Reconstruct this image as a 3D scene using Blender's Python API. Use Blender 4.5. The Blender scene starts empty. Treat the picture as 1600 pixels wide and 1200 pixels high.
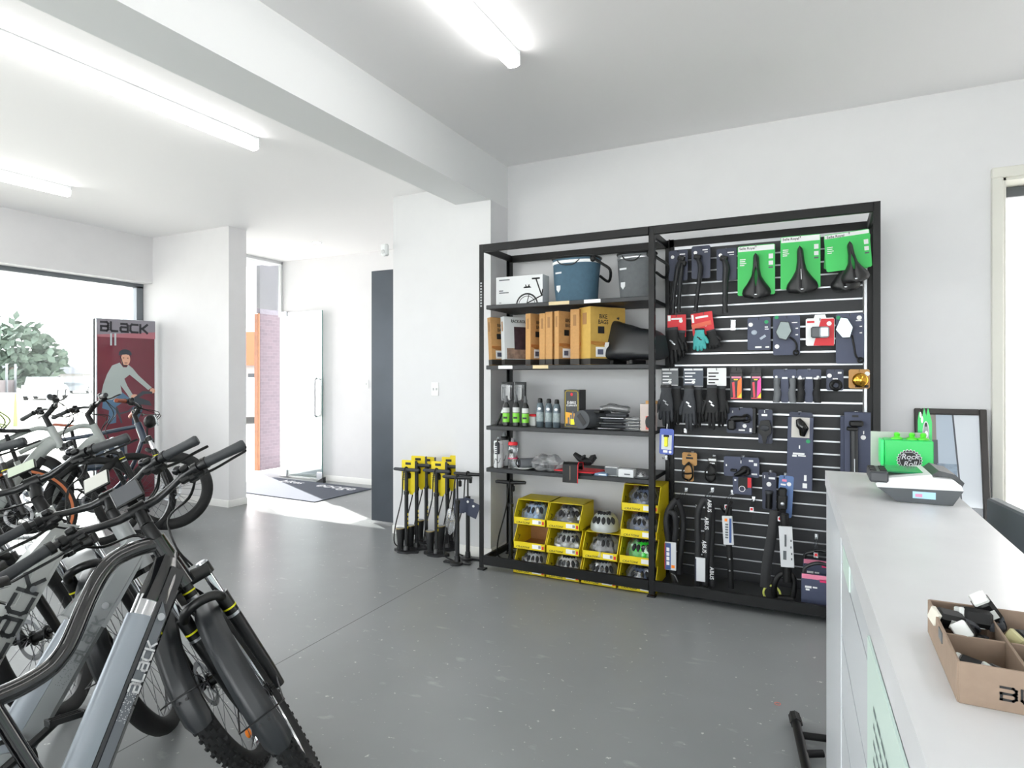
import bpy, math, random
from mathutils import Vector as V, Matrix as M
random.seed(7)
PI = math.pi
SC = bpy.context.scene
COL = SC.collection

# ------------------------------------------------------------------ camera
CAM_H, YAW, FPX = 1.43, math.radians(26.6), 966.0
cam_d = bpy.data.cameras.new('camera')
cam = bpy.data.objects.new('camera', cam_d)
COL.objects.link(cam)
cam.location = (0, 0, CAM_H)
cam.rotation_euler = (PI/2, 0, YAW)
cam_d.sensor_width = 36.0
cam_d.lens = FPX/1600*36.0
cam_d.shift_y = -12/1600
cam_d.clip_start = 0.02
SC.camera = cam

# ------------------------------------------------------------------ world, sun, exposure
w = bpy.data.worlds.new('sky')
SC.world = w
w.use_nodes = True
bg = w.node_tree.nodes['Background']
bg.inputs[0].default_value = (0.99, 0.98, 1.0, 1)
bg.inputs[1].default_value = 3.0
sun_d = bpy.data.lights.new('sun', 'SUN')
sun = bpy.data.objects.new('sun', sun_d)
COL.objects.link(sun)
sun_d.energy = 8.0
sun_d.angle = math.radians(0.6)
sun_d.color = (1.0, 0.97, 0.92)
sun.rotation_euler = V((0.9, -0.436, -0.75)).to_track_quat('-Z', 'Y').to_euler()
sun.location = (-9, 9, 8)
LAMP = 5.0
vs = SC.view_settings
vs.view_transform = 'Standard'
vs.look = 'None'
vs.gamma = 1.0
vs.use_curve_mapping = False
vs.exposure = 1.5
SC.cycles.use_denoising = True
SC.cycles.max_bounces = 12
SC.cycles.diffuse_bounces = 6
SC.cycles.transparent_max_bounces = 24
SC.cycles.sample_clamp_indirect = 8.0
SC.cycles.caustics_reflective = False
SC.cycles.caustics_refractive = False

# ------------------------------------------------------------------ pixel <-> place helpers (1600x1200 frame)
AV = V((-math.sin(YAW), math.cos(YAW), 0)); RV = V((math.cos(YAW), math.sin(YAW), 0)); UV = V((0, 0, 1))
CC = V((0, 0, CAM_H))
def ray(px, py): return AV + RV*((px-800)/FPX) + UV*((588-py)/FPX)
def on_y(px, py, y):
    d = ray(px, py); return CC + d*(y/d.y)
def on_x(px, py, x):
    d = ray(px, py); return CC + d*(x/d.x)
def on_z(px, py, z=0.0):
    d = ray(px, py); return CC + d*((z-CAM_H)/d.z)
def at_d(px, py, dep): return CC + ray(px, py)*dep

# ------------------------------------------------------------------ materials
def lin(h):
    if isinstance(h, str):
        h = h.lstrip('#'); c = [int(h[i:i+2], 16)/255 for i in (0, 2, 4)]
        return tuple(x/12.92 if x <= .04045 else ((x+.055)/1.055)**2.4 for x in c)
    return tuple(h)
MATS = {}
def mat(name, color, rough=.5, metal=0., noise=0., nscale=30., bump=0., coat=0., spec=.5):
    if name in MATS: return MATS[name]
    m = bpy.data.materials.new(name); m.use_nodes = True
    nt = m.node_tree; b = nt.nodes['Principled BSDF']
    c = lin(color)
    b.inputs['Base Color'].default_value = (*c, 1)
    b.inputs['Roughness'].default_value = rough
    b.inputs['Metallic'].default_value = metal
    b.inputs['Specular IOR Level'].default_value = spec
    if coat:
        b.inputs['Coat Weight'].default_value = coat; b.inputs['Coat Roughness'].default_value = .05
    if noise or bump:
        tc = nt.nodes.new('ShaderNodeTexCoord'); n = nt.nodes.new('ShaderNodeTexNoise')
        n.inputs['Scale'].default_value = nscale; n.inputs['Detail'].default_value = 5
        nt.links.new(tc.outputs['Object'], n.inputs['Vector'])
        if noise:
            r = nt.nodes.new('ShaderNodeValToRGB')
            r.color_ramp.elements[0].position = .3; r.color_ramp.elements[1].position = .7
            r.color_ramp.elements[0].color = (*[max(0, x*(1-noise)) for x in c], 1)
            r.color_ramp.elements[1].color = (*[min(1, x*(1+noise)) for x in c], 1)
            nt.links.new(n.outputs['Fac'], r.inputs['Fac']); nt.links.new(r.outputs['Color'], b.inputs['Base Color'])
        if bump:
            bp = nt.nodes.new('ShaderNodeBump'); bp.inputs['Strength'].default_value = bump; bp.inputs['Distance'].default_value = .004
            nt.links.new(n.outputs['Fac'], bp.inputs['Height']); nt.links.new(bp.outputs['Normal'], b.inputs['Normal'])
    MATS[name] = m; return m
def glassy(name, tint=(1, 1, 1), gl=.12, rough=.02):
    m = bpy.data.materials.new(name); m.use_nodes = True; nt = m.node_tree; nt.nodes.clear()
    o = nt.nodes.new('ShaderNodeOutputMaterial'); mx = nt.nodes.new('ShaderNodeMixShader')
    t = nt.nodes.new('ShaderNodeBsdfTransparent'); t.inputs[0].default_value = (*tint, 1)
    g = nt.nodes.new('ShaderNodeBsdfGlossy'); g.inputs['Roughness'].default_value = rough
    lw = nt.nodes.new('ShaderNodeLayerWeight'); lw.inputs[0].default_value = .35
    mt = nt.nodes.new('ShaderNodeMath'); mt.operation = 'MULTIPLY_ADD'
    mt.inputs[1].default_value = .6; mt.inputs[2].default_value = gl
    nt.links.new(lw.outputs['Fresnel'], mt.inputs[0]); nt.links.new(mt.outputs[0], mx.inputs[0])
    nt.links.new(t.outputs[0], mx.inputs[1]); nt.links.new(g.outputs[0], mx.inputs[2]); nt.links.new(mx.outputs[0], o.inputs[0])
    MATS[name] = m; return m
def emit(name, color, s):
    m = bpy.data.materials.new(name); m.use_nodes = True; nt = m.node_tree; nt.nodes.clear()
    o = nt.nodes.new('ShaderNodeOutputMaterial'); e = nt.nodes.new('ShaderNodeEmission')
    e.inputs[0].default_value = (*lin(color), 1); e.inputs[1].default_value = s
    nt.links.new(e.outputs[0], o.inputs[0]); MATS[name] = m; return m

# ------------------------------------------------------------------ mesh builder
class MB:
    def __init__(s, T=None):
        s.v = []; s.f = []; s.fm = []; s.T = T or M(); s.mi = 0
    def add(s, vs_, fs):
        n = len(s.v); T = s.T
        s.v += [T @ V(p) for p in vs_]
        for f in fs: s.f.append([i+n for i in f]); s.fm.append(s.mi)
        return s
    def box(s, c, d, R=None, bev=0.):
        """chamfered box: centre c, full size d, optional 3x3/4x4 rotation R"""
        hx, hy, hz = d[0]/2, d[1]/2, d[2]/2; c = V(c)
        b = min(bev, hx*.49, hy*.49, hz*.49)
        if b <= 0:
            P = [V((x*hx, y*hy, z*hz)) for x in (-1, 1) for y in (-1, 1) for z in (-1, 1)]
            F = [(0, 1, 3, 2), (4, 6, 7, 5), (0, 4, 5, 1), (2, 3, 7, 6), (0, 2, 6, 4), (1, 5, 7, 3)]
        else:
            P = []; idx = {}
            for x in (-1, 1):
                for y in (-1, 1):
                    for z in (-1, 1):
                        for a in range(3):
                            q = [x*(hx-b), y*(hy-b), z*(hz-b)]; q[a] += (x, y, z)[a]*b
                            idx[x, y, z, a] = len(P); P.append(V(q))
            F = []
            for a in range(3):
                o = [i for i in range(3) if i != a]
                for sg in (-1, 1):
                    q = []
                    for (u, t) in ((-1, -1), (1, -1), (1, 1), (-1, 1)):
                        k = [0, 0, 0]; k[a] = sg; k[o[0]] = u; k[o[1]] = t; q.append(idx[(*k, a)])
                    flip = (sg < 0) ^ (a == 1)
                    F.append(q[::-1] if flip else q)
            for a in range(3):
                o = [i for i in range(3) if i != a]
                for u in (-1, 1):
                    for t in (-1, 1):
                        def K(sg, ax):
                            k = [0, 0, 0]; k[a] = sg; k[o[0]] = u; k[o[1]] = t; return idx[(*k, ax)]
                        F.append([K(-1, o[0]), K(1, o[0]), K(1, o[1]), K(-1, o[1])])
            for x in (-1, 1):
                for y in (-1, 1):
                    for z in (-1, 1): F.append([idx[x, y, z, a] for a in range(3)])
        if R is not None: R = R.to_3x3(); P = [R @ p for p in P]
        return s.add([p+c for p in P], F)
    def tube(s, pts, r, n=8, cap=True, closed=False, sq=(1, 1), up=None):
        pts = [V(p) for p in pts]; N = len(pts)
        rs = r if isinstance(r, (list, tuple)) else [r]*N
        tg = []
        for i in range(N):
            a = pts[(i-1) % N] if (closed or i > 0) else pts[i]; b = pts[(i+1) % N] if (closed or i < N-1) else pts[i]
            d = b-a; tg.append(d.normalized() if d.length > 1e-9 else V((0, 0, 1)))
        nrm = V(up) if up else (V((0, 0, 1)) if abs(tg[0].z) < .9 else V((0, 1, 0)))
        nrm = (nrm-tg[0]*nrm.dot(tg[0])).normalized(); P = []
        for i in range(N):
            nrm = (nrm-tg[i]*nrm.dot(tg[i]))
            nrm = nrm.normalized() if nrm.length > 1e-6 else tg[i].orthogonal().normalized()
            bn = tg[i].cross(nrm)
            for k in range(n):
                an = 2*PI*k/n; P.append(pts[i]+nrm*(math.cos(an)*rs[i]*sq[0])+bn*(math.sin(an)*rs[i]*sq[1]))
        F = []
        for i in range(N if closed else N-1):
            j = (i+1) % N
            for k in range(n): F.append((i*n+k, i*n+(k+1) % n, j*n+(k+1) % n, j*n+k))
        if cap and not closed:
            F.append(list(range(n))[::-1]); F.append([(N-1)*n+k for k in range(n)])
        return s.add(P, F)
    def cyl(s, a, b, r, r2=None, n=16): return s.tube([a, b], [r, r if r2 is None else r2], n)
    def lathe(s, prof, n=24, T=None):
        T = T or M(); P = []; F = []
        for (r, z) in prof:
            for k in range(n): an = 2*PI*k/n; P.append(T @ V((r*math.cos(an), r*math.sin(an), z)))
        for i in range(len(prof)-1):
            for k in range(n): F.append((i*n+k, i*n+(k+1) % n, (i+1)*n+(k+1) % n, (i+1)*n+k))
        F.append(list(range(n))[::-1]); F.append([(len(prof)-1)*n+k for k in range(n)])
        return s.add(P, F)
    def prism(s, poly, h, T=None):
        """2-D polygon (local xy) extruded 0..h along local z"""
        T = T or M(); n = len(poly)
        P = [T @ V((x, y, 0)) for x, y in poly]+[T @ V((x, y, h)) for x, y in poly]
        F = [list(range(n))[::-1], list(range(n, 2*n))]+[(i, (i+1) % n, n+(i+1) % n, n+i) for i in range(n)]
        return s.add(P, F)
    def ell(s, c, r, n=16, m=10, R=None, z0=-1., fn=None):
        c = V(c); P = []; F = []
        for i in range(m+1):
            la = math.asin(z0)+(PI/2-math.asin(z0))*i/m
            for k in range(n):
                an = 2*PI*k/n
                p = V((math.cos(la)*math.cos(an)*r[0], math.cos(la)*math.sin(an)*r[1], math.sin(la)*r[2]))
                if fn: p = fn(p)
                if R is not None: p = R.to_3x3() @ p
                P.append(c+p)
        for i in range(m):
            for k in range(n): F.append((i*n+k, i*n+(k+1) % n, (i+1)*n+(k+1) % n, (i+1)*n+k))
        F.append(list(range(n))[::-1])
        return s.add(P, F)
    def ring(s, c, ax, R, r, n=32, m=8, a0=0., a1=2*PI, sq=(1, 1), cap=True):
        ax = V(ax).normalized(); u = ax.orthogonal().normalized() if abs(ax.y) < .99 else V((1, 0, 0)); v = ax.cross(u)
        full = abs(a1-a0-2*PI) < 1e-6; k = n if full else n+1
        pts = [V(c)+u*(R*math.cos(a0+(a1-a0)*i/n))+v*(R*math.sin(a0+(a1-a0)*i/n)) for i in range(k)]
        return s.tube(pts, r, m, cap, full, sq, up=ax)
    def quad(s, a, b, c, d): return s.add([a, b, c, d], [(0, 1, 2, 3)])
    def grid(s, fn, nu, nv, wrap=False):
        P = [fn(i/(nu if wrap else nu-1), j/(nv-1)) for j in range(nv) for i in range(nu)]
        F = []
        for j in range(nv-1):
            for i in range(nu if wrap else nu-1):
                k = (i+1) % nu; F.append((j*nu+i, j*nu+k, (j+1)*nu+k, (j+1)*nu+i))
        return s.add(P, F)
    def strokes(s, lines, wd, fn):
        """flat ink strokes: polylines in (u,v); fn maps (u,v) to a point"""
        for L in lines:
            for (a, b) in zip(L, L[1:]):
                a = V(a); b = V(b); d = (b-a).normalized(); n = V((-d.y, d.x))*wd/2; e = d*wd/2
                s.add([fn(*(a-e-n)), fn(*(b+e-n)), fn(*(b+e+n)), fn(*(a-e+n))], [(0, 1, 2, 3)])
        return s
    def build(s, name, mats, parent=None, ang=38, label=None):
        me = bpy.data.meshes.new(name)
        if parent is None:
            xs = [p.x for p in s.v]; ys = [p.y for p in s.v]; zs = [p.z for p in s.v]
            org = V(((min(xs)+max(xs))/2, (min(ys)+max(ys))/2, min(zs)))
        else: org = ORG[parent.name]
        me.from_pydata([p-org for p in s.v], [], s.f)
        for m in (mats if isinstance(mats, (list, tuple)) else [mats]): me.materials.append(m)
        me.polygons.foreach_set('material_index', s.fm)
        me.polygons.foreach_set('use_smooth', [True]*len(me.polygons))
        me.update(); me.validate()
        me.set_sharp_from_angle(angle=math.radians(ang))
        o = bpy.data.objects.new(name, me); COL.objects.link(o)
        ORG[o.name] = org
        if parent is None: o.location = org
        else: o.parent = parent
        if label: o['label'] = label
        return o
ORG = {}
def thing(name, label, cat, loc=(0, 0, 0), rot=(0, 0, 0), group=None, local=True):
    o = bpy.data.objects.new(name, None); COL.objects.link(o)
    o.empty_display_size = .05
    o.location = loc; o.rotation_euler = rot; o['label'] = label; o['category'] = cat
    if group: o['group'] = group
    ORG[o.name] = V((0, 0, 0)) if local else V(loc)
    return o
def tag(o, label, cat, group=None):
    o['label'] = label; o['category'] = cat
    if group: o['group'] = group
    return o
def struct(o): o['kind'] = 'structure'; return o
def text(parent, name, m, s, size, T, ext=.0004, align='CENTER', sx=1., shear=0.):
    c = bpy.data.curves.new(name, 'FONT'); c.body = s; c.size = size; c.align_x = align; c.align_y = 'CENTER'
    c.extrude = ext; c.resolution_u = 3; c.shear = shear; c.offset = size*.012
    t = bpy.data.objects.new(name, c); COL.objects.link(t)
    bpy.context.view_layer.update()
    me = bpy.data.meshes.new_from_object(t.evaluated_get(bpy.context.evaluated_depsgraph_get()))
    bpy.data.objects.remove(t)
    me.name = name; me.transform(T @ M.Diagonal((sx, 1, 1, 1)))
    me.materials.clear(); me.materials.append(m)
    if parent is not None: me.transform(M.Translation(-ORG[parent.name]))
    o = bpy.data.objects.new(name, me); COL.objects.link(o)
    if parent is not None: o.parent = parent
    ORG[o.name] = ORG[parent.name] if parent is not None else V((0, 0, 0))
    return o
def basis(o, x, y, z=None):
    x = V(x).normalized(); y = V(y).normalized(); z = V(z).normalized() if z else x.cross(y)
    return M(((x.x, y.x, z.x, o[0]), (x.y, y.y, z.y, o[1]), (x.z, y.z, z.z, o[2]), (0, 0, 0, 1)))
def rz(a): return M.Rotation(a, 4, 'Z')
def rx(a): return M.Rotation(a, 4, 'X')
def ry(a): return M.Rotation(a, 4, 'Y')
def tr(*p): return M.Translation(p)
def copy_tree(o, loc, label, rot=None):
    """a copy of a thing, its parts and their sub-parts"""
    r = o.copy(); COL.objects.link(r); r.location = loc; r['label'] = label
    if rot is not None: r.rotation_euler = rot
    for ch in list(o.children):
        c = ch.copy(); COL.objects.link(c); c.parent = r
        for g in list(ch.children):
            d = g.copy(); COL.objects.link(d); d.parent = c
    return r
def catmull(P, k=6):
    P = [V(p) for p in P]; Q = [P[0]]+P+[P[-1]]; out = []
    for i in range(1, len(Q)-2):
        for j in range(k):
            t = j/k; a, b, c, d = Q[i-1], Q[i], Q[i+1], Q[i+2]
            out.append(.5*((2*b)+(c-a)*t+(2*a-5*b+4*c-d)*t*t+(-a+3*b-3*c+d)*t**3))
    out.append(P[-1]); return out

# palette
WALL = mat('wall_paint', (.74, .735, .745), .75, noise=.012, nscale=6, bump=.02)
CEIL = mat('ceiling_paint', (.87, .865, .87), .8)
WALLG = mat('wall_paint_grey', (.675, .68, .695), .75, noise=.012, nscale=6, bump=.02)
WALLG2 = mat('wall_paint_white', (.74, .755, .76), .75)
TRIMW = mat('trim_paint', (.78, .78, .76), .5)
BLACKM = mat('black_steel', '#0f1011', .42, spec=.3)
BLACKP = mat('black_plastic', '#0e0f10', .42, noise=.1, spec=.35)
RUBBER = mat('rubber', '#1d1e1f', .72, noise=.12, nscale=80)
GRIPM = mat('grip_rubber', '#2d3033', .62, noise=.1, nscale=120)
ALUM = mat('aluminium', '#b9bcc0', .3, .9)
CHROME = mat('chrome', '#d4d6d9', .12, 1.0)
STEELW = mat('wire_steel', '#c9cccf', .22, 1.0)
WHITEP = mat('white_print', '#eef0f1', .5)
DARKP = mat('dark_print', '#1b1c1e', .55)
NAVY = mat('navy_card', '#40475f', .5, noise=.03)
NAVY2 = mat('dark_navy_card', '#33394e', .5, noise=.03)
KRAFT = mat('kraft_card', '#c0935c', .75, noise=.06, nscale=60)
RED = mat('red_print', '#d8232f', .5)
YEL = mat('yellow_card', '#e6cf12', .5, noise=.03)
GREEN = mat('green_card', '#3cc860', .5)
PLASTIC = glassy('clear_plastic', (.93, .95, .96), .10, .08)
BAGP = glassy('bag_plastic', (.95, .96, .97), .12, .18)
_nt = BAGP.node_tree; _o = [n for n in _nt.nodes if n.type == 'OUTPUT_MATERIAL'][0]; _m = _o.inputs[0].links[0].from_node
_d = _nt.nodes.new('ShaderNodeBsdfTranslucent'); _d.inputs[0].default_value = (.9, .92, .95, 1); _x = _nt.nodes.new('ShaderNodeMixShader'); _x.inputs[0].default_value = .20
_d2 = _nt.nodes.new('ShaderNodeBsdfDiffuse'); _d2.inputs[0].default_value = (.85, .87, .9, 1); _a = _nt.nodes.new('ShaderNodeMixShader'); _a.inputs[0].default_value = .6
_nt.links.new(_d.outputs[0], _a.inputs[1]); _nt.links.new(_d2.outputs[0], _a.inputs[2])
_nt.links.new(_m.outputs[0], _x.inputs[1]); _nt.links.new(_a.outputs[0], _x.inputs[2]); _nt.links.new(_x.outputs[0], _o.inputs[0])
GLASS = glassy('window_glass', (.96, .985, .98), .03, .0)
GREYP = mat('grey_plastic', '#5b6064', .45)
# ------------------------------------------------------------------ floor and ceilings
def floor_mat():
    m = mat('painted_concrete', '#86898a', .3, noise=.05, nscale=2.2, spec=.45)
    nt = m.node_tree; b = nt.nodes['Principled BSDF']
    tc = nt.nodes.new('ShaderNodeTexCoord')
    src = b.inputs['Base Color'].links[0].from_socket
    # pale scuffs and scratches
    mp = nt.nodes.new('ShaderNodeMapping'); mp.inputs['Scale'].default_value = (6, 14, 1); mp.inputs['Rotation'].default_value = (0, 0, .6)
    n = nt.nodes.new('ShaderNodeTexNoise'); n.inputs['Scale'].default_value = 1.0; n.inputs['Detail'].default_value = 8
    nt.links.new(tc.outputs['Object'], mp.inputs[0]); nt.links.new(mp.outputs[0], n.inputs['Vector'])
    r = nt.nodes.new('ShaderNodeValToRGB'); r.color_ramp.elements[0].position = .645; r.color_ramp.elements[1].position = .74
    r.color_ramp.elements[1].color = (.33, .33, .33, 1)
    nt.links.new(n.outputs['Fac'], r.inputs[0])
    mx = nt.nodes.new('ShaderNodeMix'); mx.data_type = 'RGBA'; mx.inputs[7].default_value = (.5, .51, .5, 1)
    nt.links.new(r.outputs[0], mx.inputs[0]); nt.links.new(src, mx.inputs[6])
    # small chips
    n3 = nt.nodes.new('ShaderNodeTexNoise'); n3.inputs['Scale'].default_value = 38; n3.inputs['Detail'].default_value = 3
    nt.links.new(tc.outputs['Object'], n3.inputs['Vector'])
    r3 = nt.nodes.new('ShaderNodeValToRGB'); r3.color_ramp.elements[0].position = .70; r3.color_ramp.elements[1].position = .74
    nt.links.new(n3.outputs['Fac'], r3.inputs[0])
    m3 = nt.nodes.new('ShaderNodeMix'); m3.data_type = 'RGBA'; m3.inputs[7].default_value = (.55, .55, .54, 1)
    nt.links.new(r3.outputs[0], m3.inputs[0]); nt.links.new(mx.outputs[2], m3.inputs[6])
    # saw-cut joint running along the beam line
    sp = nt.nodes.new('ShaderNodeSeparateXYZ'); nt.links.new(tc.outputs['Object'], sp.inputs[0])
    ad = nt.nodes.new('ShaderNodeMath'); ad.operation = 'MULTIPLY_ADD'; ad.inputs[1].default_value = .034; nt.links.new(sp.outputs[1], ad.inputs[0])
    nt.links.new(sp.outputs[0], ad.inputs[2])
    cp = nt.nodes.new('ShaderNodeMath'); cp.operation = 'COMPARE'; cp.inputs[1].default_value = JOINT; cp.inputs[2].default_value = .0028
    nt.links.new(ad.outputs[0], cp.inputs[0])
    m2 = nt.nodes.new('ShaderNodeMix'); m2.data_type = 'RGBA'; m2.inputs[7].default_value = (.035, .037, .04, 1)
    nt.links.new(cp.outputs[0], m2.inputs[0]); nt.links.new(m3.outputs[2], m2.inputs[6]); nt.links.new(m2.outputs[2], b.inputs['Base Color'])
    # roughness variation
    n2 = nt.nodes.new('ShaderNodeTexNoise'); n2.inputs['Scale'].default_value = 1.6; n2.inputs['Detail'].default_value = 6
    nt.links.new(tc.outputs['Object'], n2.inputs['Vector'])
    mr = nt.nodes.new('ShaderNodeMapRange'); mr.inputs[3].default_value = .24; mr.inputs[4].default_value = .42
    nt.links.new(n2.outputs['Fac'], mr.inputs[0]); nt.links.new(mr.outputs[0], b.inputs['Roughness'])
    return m
FX0, FX1, FY0, FY1 = -7.34, 3.2, -4.0, 6.6
JOINT = -2.345 - (FX0+FX1)/2 + .034*(0-(FY0+FY1)/2)
mb = MB(); mb.box(((FX0+FX1)/2, (FY0+FY1)/2, -.05), (FX1-FX0, FY1-FY0, .1)); struct(mb.build('floor', floor_mat()))
ZL, ZR, ZB = 3.07, 3.168, 2.818
BX0, BX1 = -2.65, -2.327
mb = MB(); mb.box(((FX0+BX0)/2, 1.3, ZL+.1), (BX0-FX0, 10.6, .2)); mb.box(((BX1+FX1)/2, .3, ZR+.1), (FX1-BX1, 8.6, .2)); struct(mb.build('ceiling', CEIL))
mb = MB(); mb.box(((BX0+BX1)/2, .2825, (ZB+3.4)/2), (BX1-BX0, 8.565, 3.4-ZB)); struct(mb.build('trim_1', WALLG2))       # downstand beam
mb = MB(); mb.box(((BX0+BX1)/2, 4.4185, ZB/2), (BX1-BX0, .293, ZB)); struct(mb.build('trim_2', WALLG))                # nib under the beam
# ------------------------------------------------------------------ walls
YW = 4.565
DX0, DX1, DZ = .955, 1.85, 2.60
mb = MB()
mb.box(((-2.5+DX0)/2, YW+.1, 1.65), (DX0+2.5, .2, 3.3)); mb.box(((DX1+FX1)/2, YW+.1, 1.65), (FX1-DX1, .2, 3.3))
mb.box(((DX0+DX1)/2, YW+.1, (DZ+3.3)/2), (DX1-DX0, .2, 3.3-DZ)); struct(mb.build('wall_back', WALLG))
mb = MB(); mb.box((-3.0, YW+.1, 1.65), (1.0, .2, 3.3)); struct(mb.build('wall_back_left', WALLG))
mb = MB(); mb.box(((-6.93-3.1)/2, 6.525, 1.6), (3.83, .15, 3.2)); struct(mb.build('wall_entry', WALL))
mb = MB(); mb.box((-3.2, 5.605, 1.6), (.2, 1.68, 3.2)); struct(mb.build('wall_porch', WALL))
mb = MB(); mb.box(((-7.34-5.78)/2, 4.76, 1.6), (1.56, .23, 3.2)); struct(mb.build('wall_pier', WALL))
mb = MB(); mb.box((-7.215, .3225, (2.53+3.2)/2), (.25, 8.645, .67)); struct(mb.build('wall_front', WALL))
mb = MB(); mb.box((FX1+.05, .3, 1.65), (.1, 8.6, 3.3)); struct(mb.build('wall_right', WALL))
mb = MB(); mb.box(((FX0-6.9)/2, FY0-.05, 1.65), (-6.9-FX0, .1, 3.3)); mb.box((3.0, FY0-.05, 1.65), (.4, .1, 3.3))
mb.box((-2.05, FY0-.05, .06), (9.7, .1, .12)); mb.box((-2.05, FY0-.05, 3.02), (9.7, .1, .56)); struct(mb.build('wall_rear', WALL))
# baseboards
def bb(nm, a, b, t=.014, h=.075):
    a = V((*a, 0)); b = V((*b, 0)); d = (b-a).normalized(); n = V((d.y, -d.x, 0))
    m_ = MB(); m_.prism([(0, 0), (t, 0), (t, h-.01), (t*.5, h), (0, h)], (b-a).length, basis(a, n, (0, 0, 1), d)); struct(m_.build(nm, TRIMW))
bb('baseboard_entry', (-6.9, 6.45), (-3.3, 6.45)); bb('baseboard_pier', (-7.3, 4.645), (-5.766, 4.645)); bb('baseboard_pier_end', (-5.78, 4.645), (-5.78, 4.875))
bb('baseboard_back', (-3.5, YW), (BX0, YW)); bb('baseboard_nib', (BX0, 4.272), (BX1+.014, 4.272)); bb('baseboard_nib_side', (BX1, 4.272), (BX1, YW))
bb('baseboard_back_right', (BX1, YW), (.9, YW))
# back door opening with architrave
mb = MB()
for x in (.9275, 1.8775): mb.box((x, YW-.008, DZ/2), (.055, .05, DZ), bev=.004)
mb.box(((.9+1.905)/2, YW-.008, DZ+.03), (1.005, .05, .06), bev=.004)
for x in (DX0+.008, DX1-.008): mb.box((x, YW+.1, DZ/2), (.016, .22, DZ))
mb.box(((DX0+DX1)/2, YW+.1, DZ-.008), (DX1-DX0, .22, .016))
d1 = struct(mb.build('door_1', mat('architrave', '#d3d3cb', .5)))
mb = MB(); mb.box(((DX0+DX1)/2, YW+.17, DZ-.05), (DX1-DX0-.03, .04, .06), bev=.003); mb.build('closer_track', mat('dark_grey_metal', '#55585b', .4, .6), d1)
# light switch and power point on the white wall
def plate(nm, label, p, wd, ht, n=2):
    t = thing(nm, label, 'switch', (p.x, p.y, p.z-ht/2))
    m_ = MB(); m_.box((0, -.004, ht/2), (wd, .008, ht), bev=.002); m_.build('plate', mat('switch_white', '#e4e5e5', .4), t)
    for i in range(n):
        m_ = MB(); m_.box((0 if n == 1 else (-.016+.032*i), -.010, ht/2), (.014, .006, .024), bev=.002); m_.build('rocker', mat('switch_rocker', '#c9cbcc', .35), t)
plate('light_switch', 'white double light switch plate on the wall beside the column', on_y(680, 608, YW), .075, .118)
plate('power_outlet', 'white power outlet low on the wall behind the yellow-tagged pumps', on_y(672, 785, YW), .115, .072)
plate('light_switch', 'small white switch plate on the far entry wall behind the glass door', on_y(573, 600, 6.45), .07, .11, 1)
# ------------------------------------------------------------------ shop window
FR = mat('window_frame_metal', '#74797e', .4, .5)
mb = MB()
mb.box((-7.3, .32, 2.505), (.08, 8.64, .05)); mb.box((-7.3, .32, .04), (.1, 8.64, .08)); mb.box((-7.3, 4.6, 1.25), (.08, .08, 2.5))
mb.box((-7.3, .2, 1.25), (.08, .06, 2.5)); mb.box((-7.3, -3.9, 1.25), (.08, .06, 2.5))
w1 = struct(mb.build('window_1', FR))
for (a, b) in ((.23, 4.56), (-3.87, .17)):
    mb = MB(); mb.box((-7.3, (a+b)/2, 1.28), (.008, b-a, 2.4)); mb.build('pane', GLASS, w1)
mb = MB(); mb.box((-2.05, FY0-.05, .15), (9.7, .06, .06)); mb.box((-2.05, FY0-.05, 2.71), (9.7, .06, .06))  # unseen rear glazing, added to fill the room with frontal light
for x in (-6.87, -4.47, -2.05, .37, 2.77): mb.box((x, FY0-.05, 1.43), (.06, .06, 2.56))
w3 = struct(mb.build('window_added', FR))
mb = MB(); mb.box((-2.05, FY0-.05, 1.43), (9.6, .008, 2.5)); mb.build('pane', GLASS, w3)  # pane of the added unseen rear glazing
# entry glazing with open glass door
XG = -6.93
mb = MB(); mb.box((XG, 5.66, 3.05), (.05, 1.58, .04)); mb.box((XG, 4.89, 1.5), (.05, .03, 3.0)); mb.box((XG, 6.435, 2.7), (.05, .03, .7))
w2 = struct(mb.build('window_2', mat('white_frame', '#d8dadb', .4)))
mb = MB(); mb.box((XG, 5.25, 1.52), (.01, .69, 3.02)); mb.build('pane', GLASS, w2)
mb = MB(); mb.box((XG, 6.01, 2.7), (.01, .81, .67)); mb.build('pane', GLASS, w2)
gd0 = V((XG+.03, 6.40, 0)); gd1 = on_z(504, 752); gd1.z = 0; gdd = (gd1-gd0).normalized(); GL = (gd1-gd0).length
DOORG = glassy('door_glass', (.93, .97, .96), .05, .0)
Td = basis(gd0, gdd, (0, 0, 1))
mb = MB(Td); mb.box((GL/2, 1.18, 0), (GL, 2.3, .012)); d2 = struct(mb.build('door_2', DOORG))
mb = MB(Td); mb.box((GL-.004, 1.18, 0), (.006, 2.3, .0125)); mb.build('polished_edge', mat('glass_edge', '#4f7f7c', .2), d2)
mb = MB(Td)
mb.box((.06, 2.31, 0), (.16, .07, .03), bev=.004); mb.box((.06, .06, 0), (.16, .09, .03), bev=.004); mb.box((GL-.05, .07, 0), (.1, .1, .026), bev=.003)
mb.build('hinge_patch', ALUM, d2)
mb = MB(Td)
for sg in (-1, 1):
    mb.tube(catmull([(GL-.09, .88, sg*.01), (GL-.09, .9, sg*.05), (GL-.09, 1.0, sg*.055), (GL-.09, 1.28, sg*.055), (GL-.09, 1.38, sg*.05), (GL-.09, 1.40, sg*.01)], 4), .014, 8)
mb.build('door_handle', CHROME, d2)
wp = on_z(507, 752.5)
mb = MB(); mb.prism([(-.07, 0), (.07, 0), (-.07, .075)], .05, basis((wp.x, wp.y-.10, 0), (-gdd.x, -gdd.y, 0), (0, 0, 1)))
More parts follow.
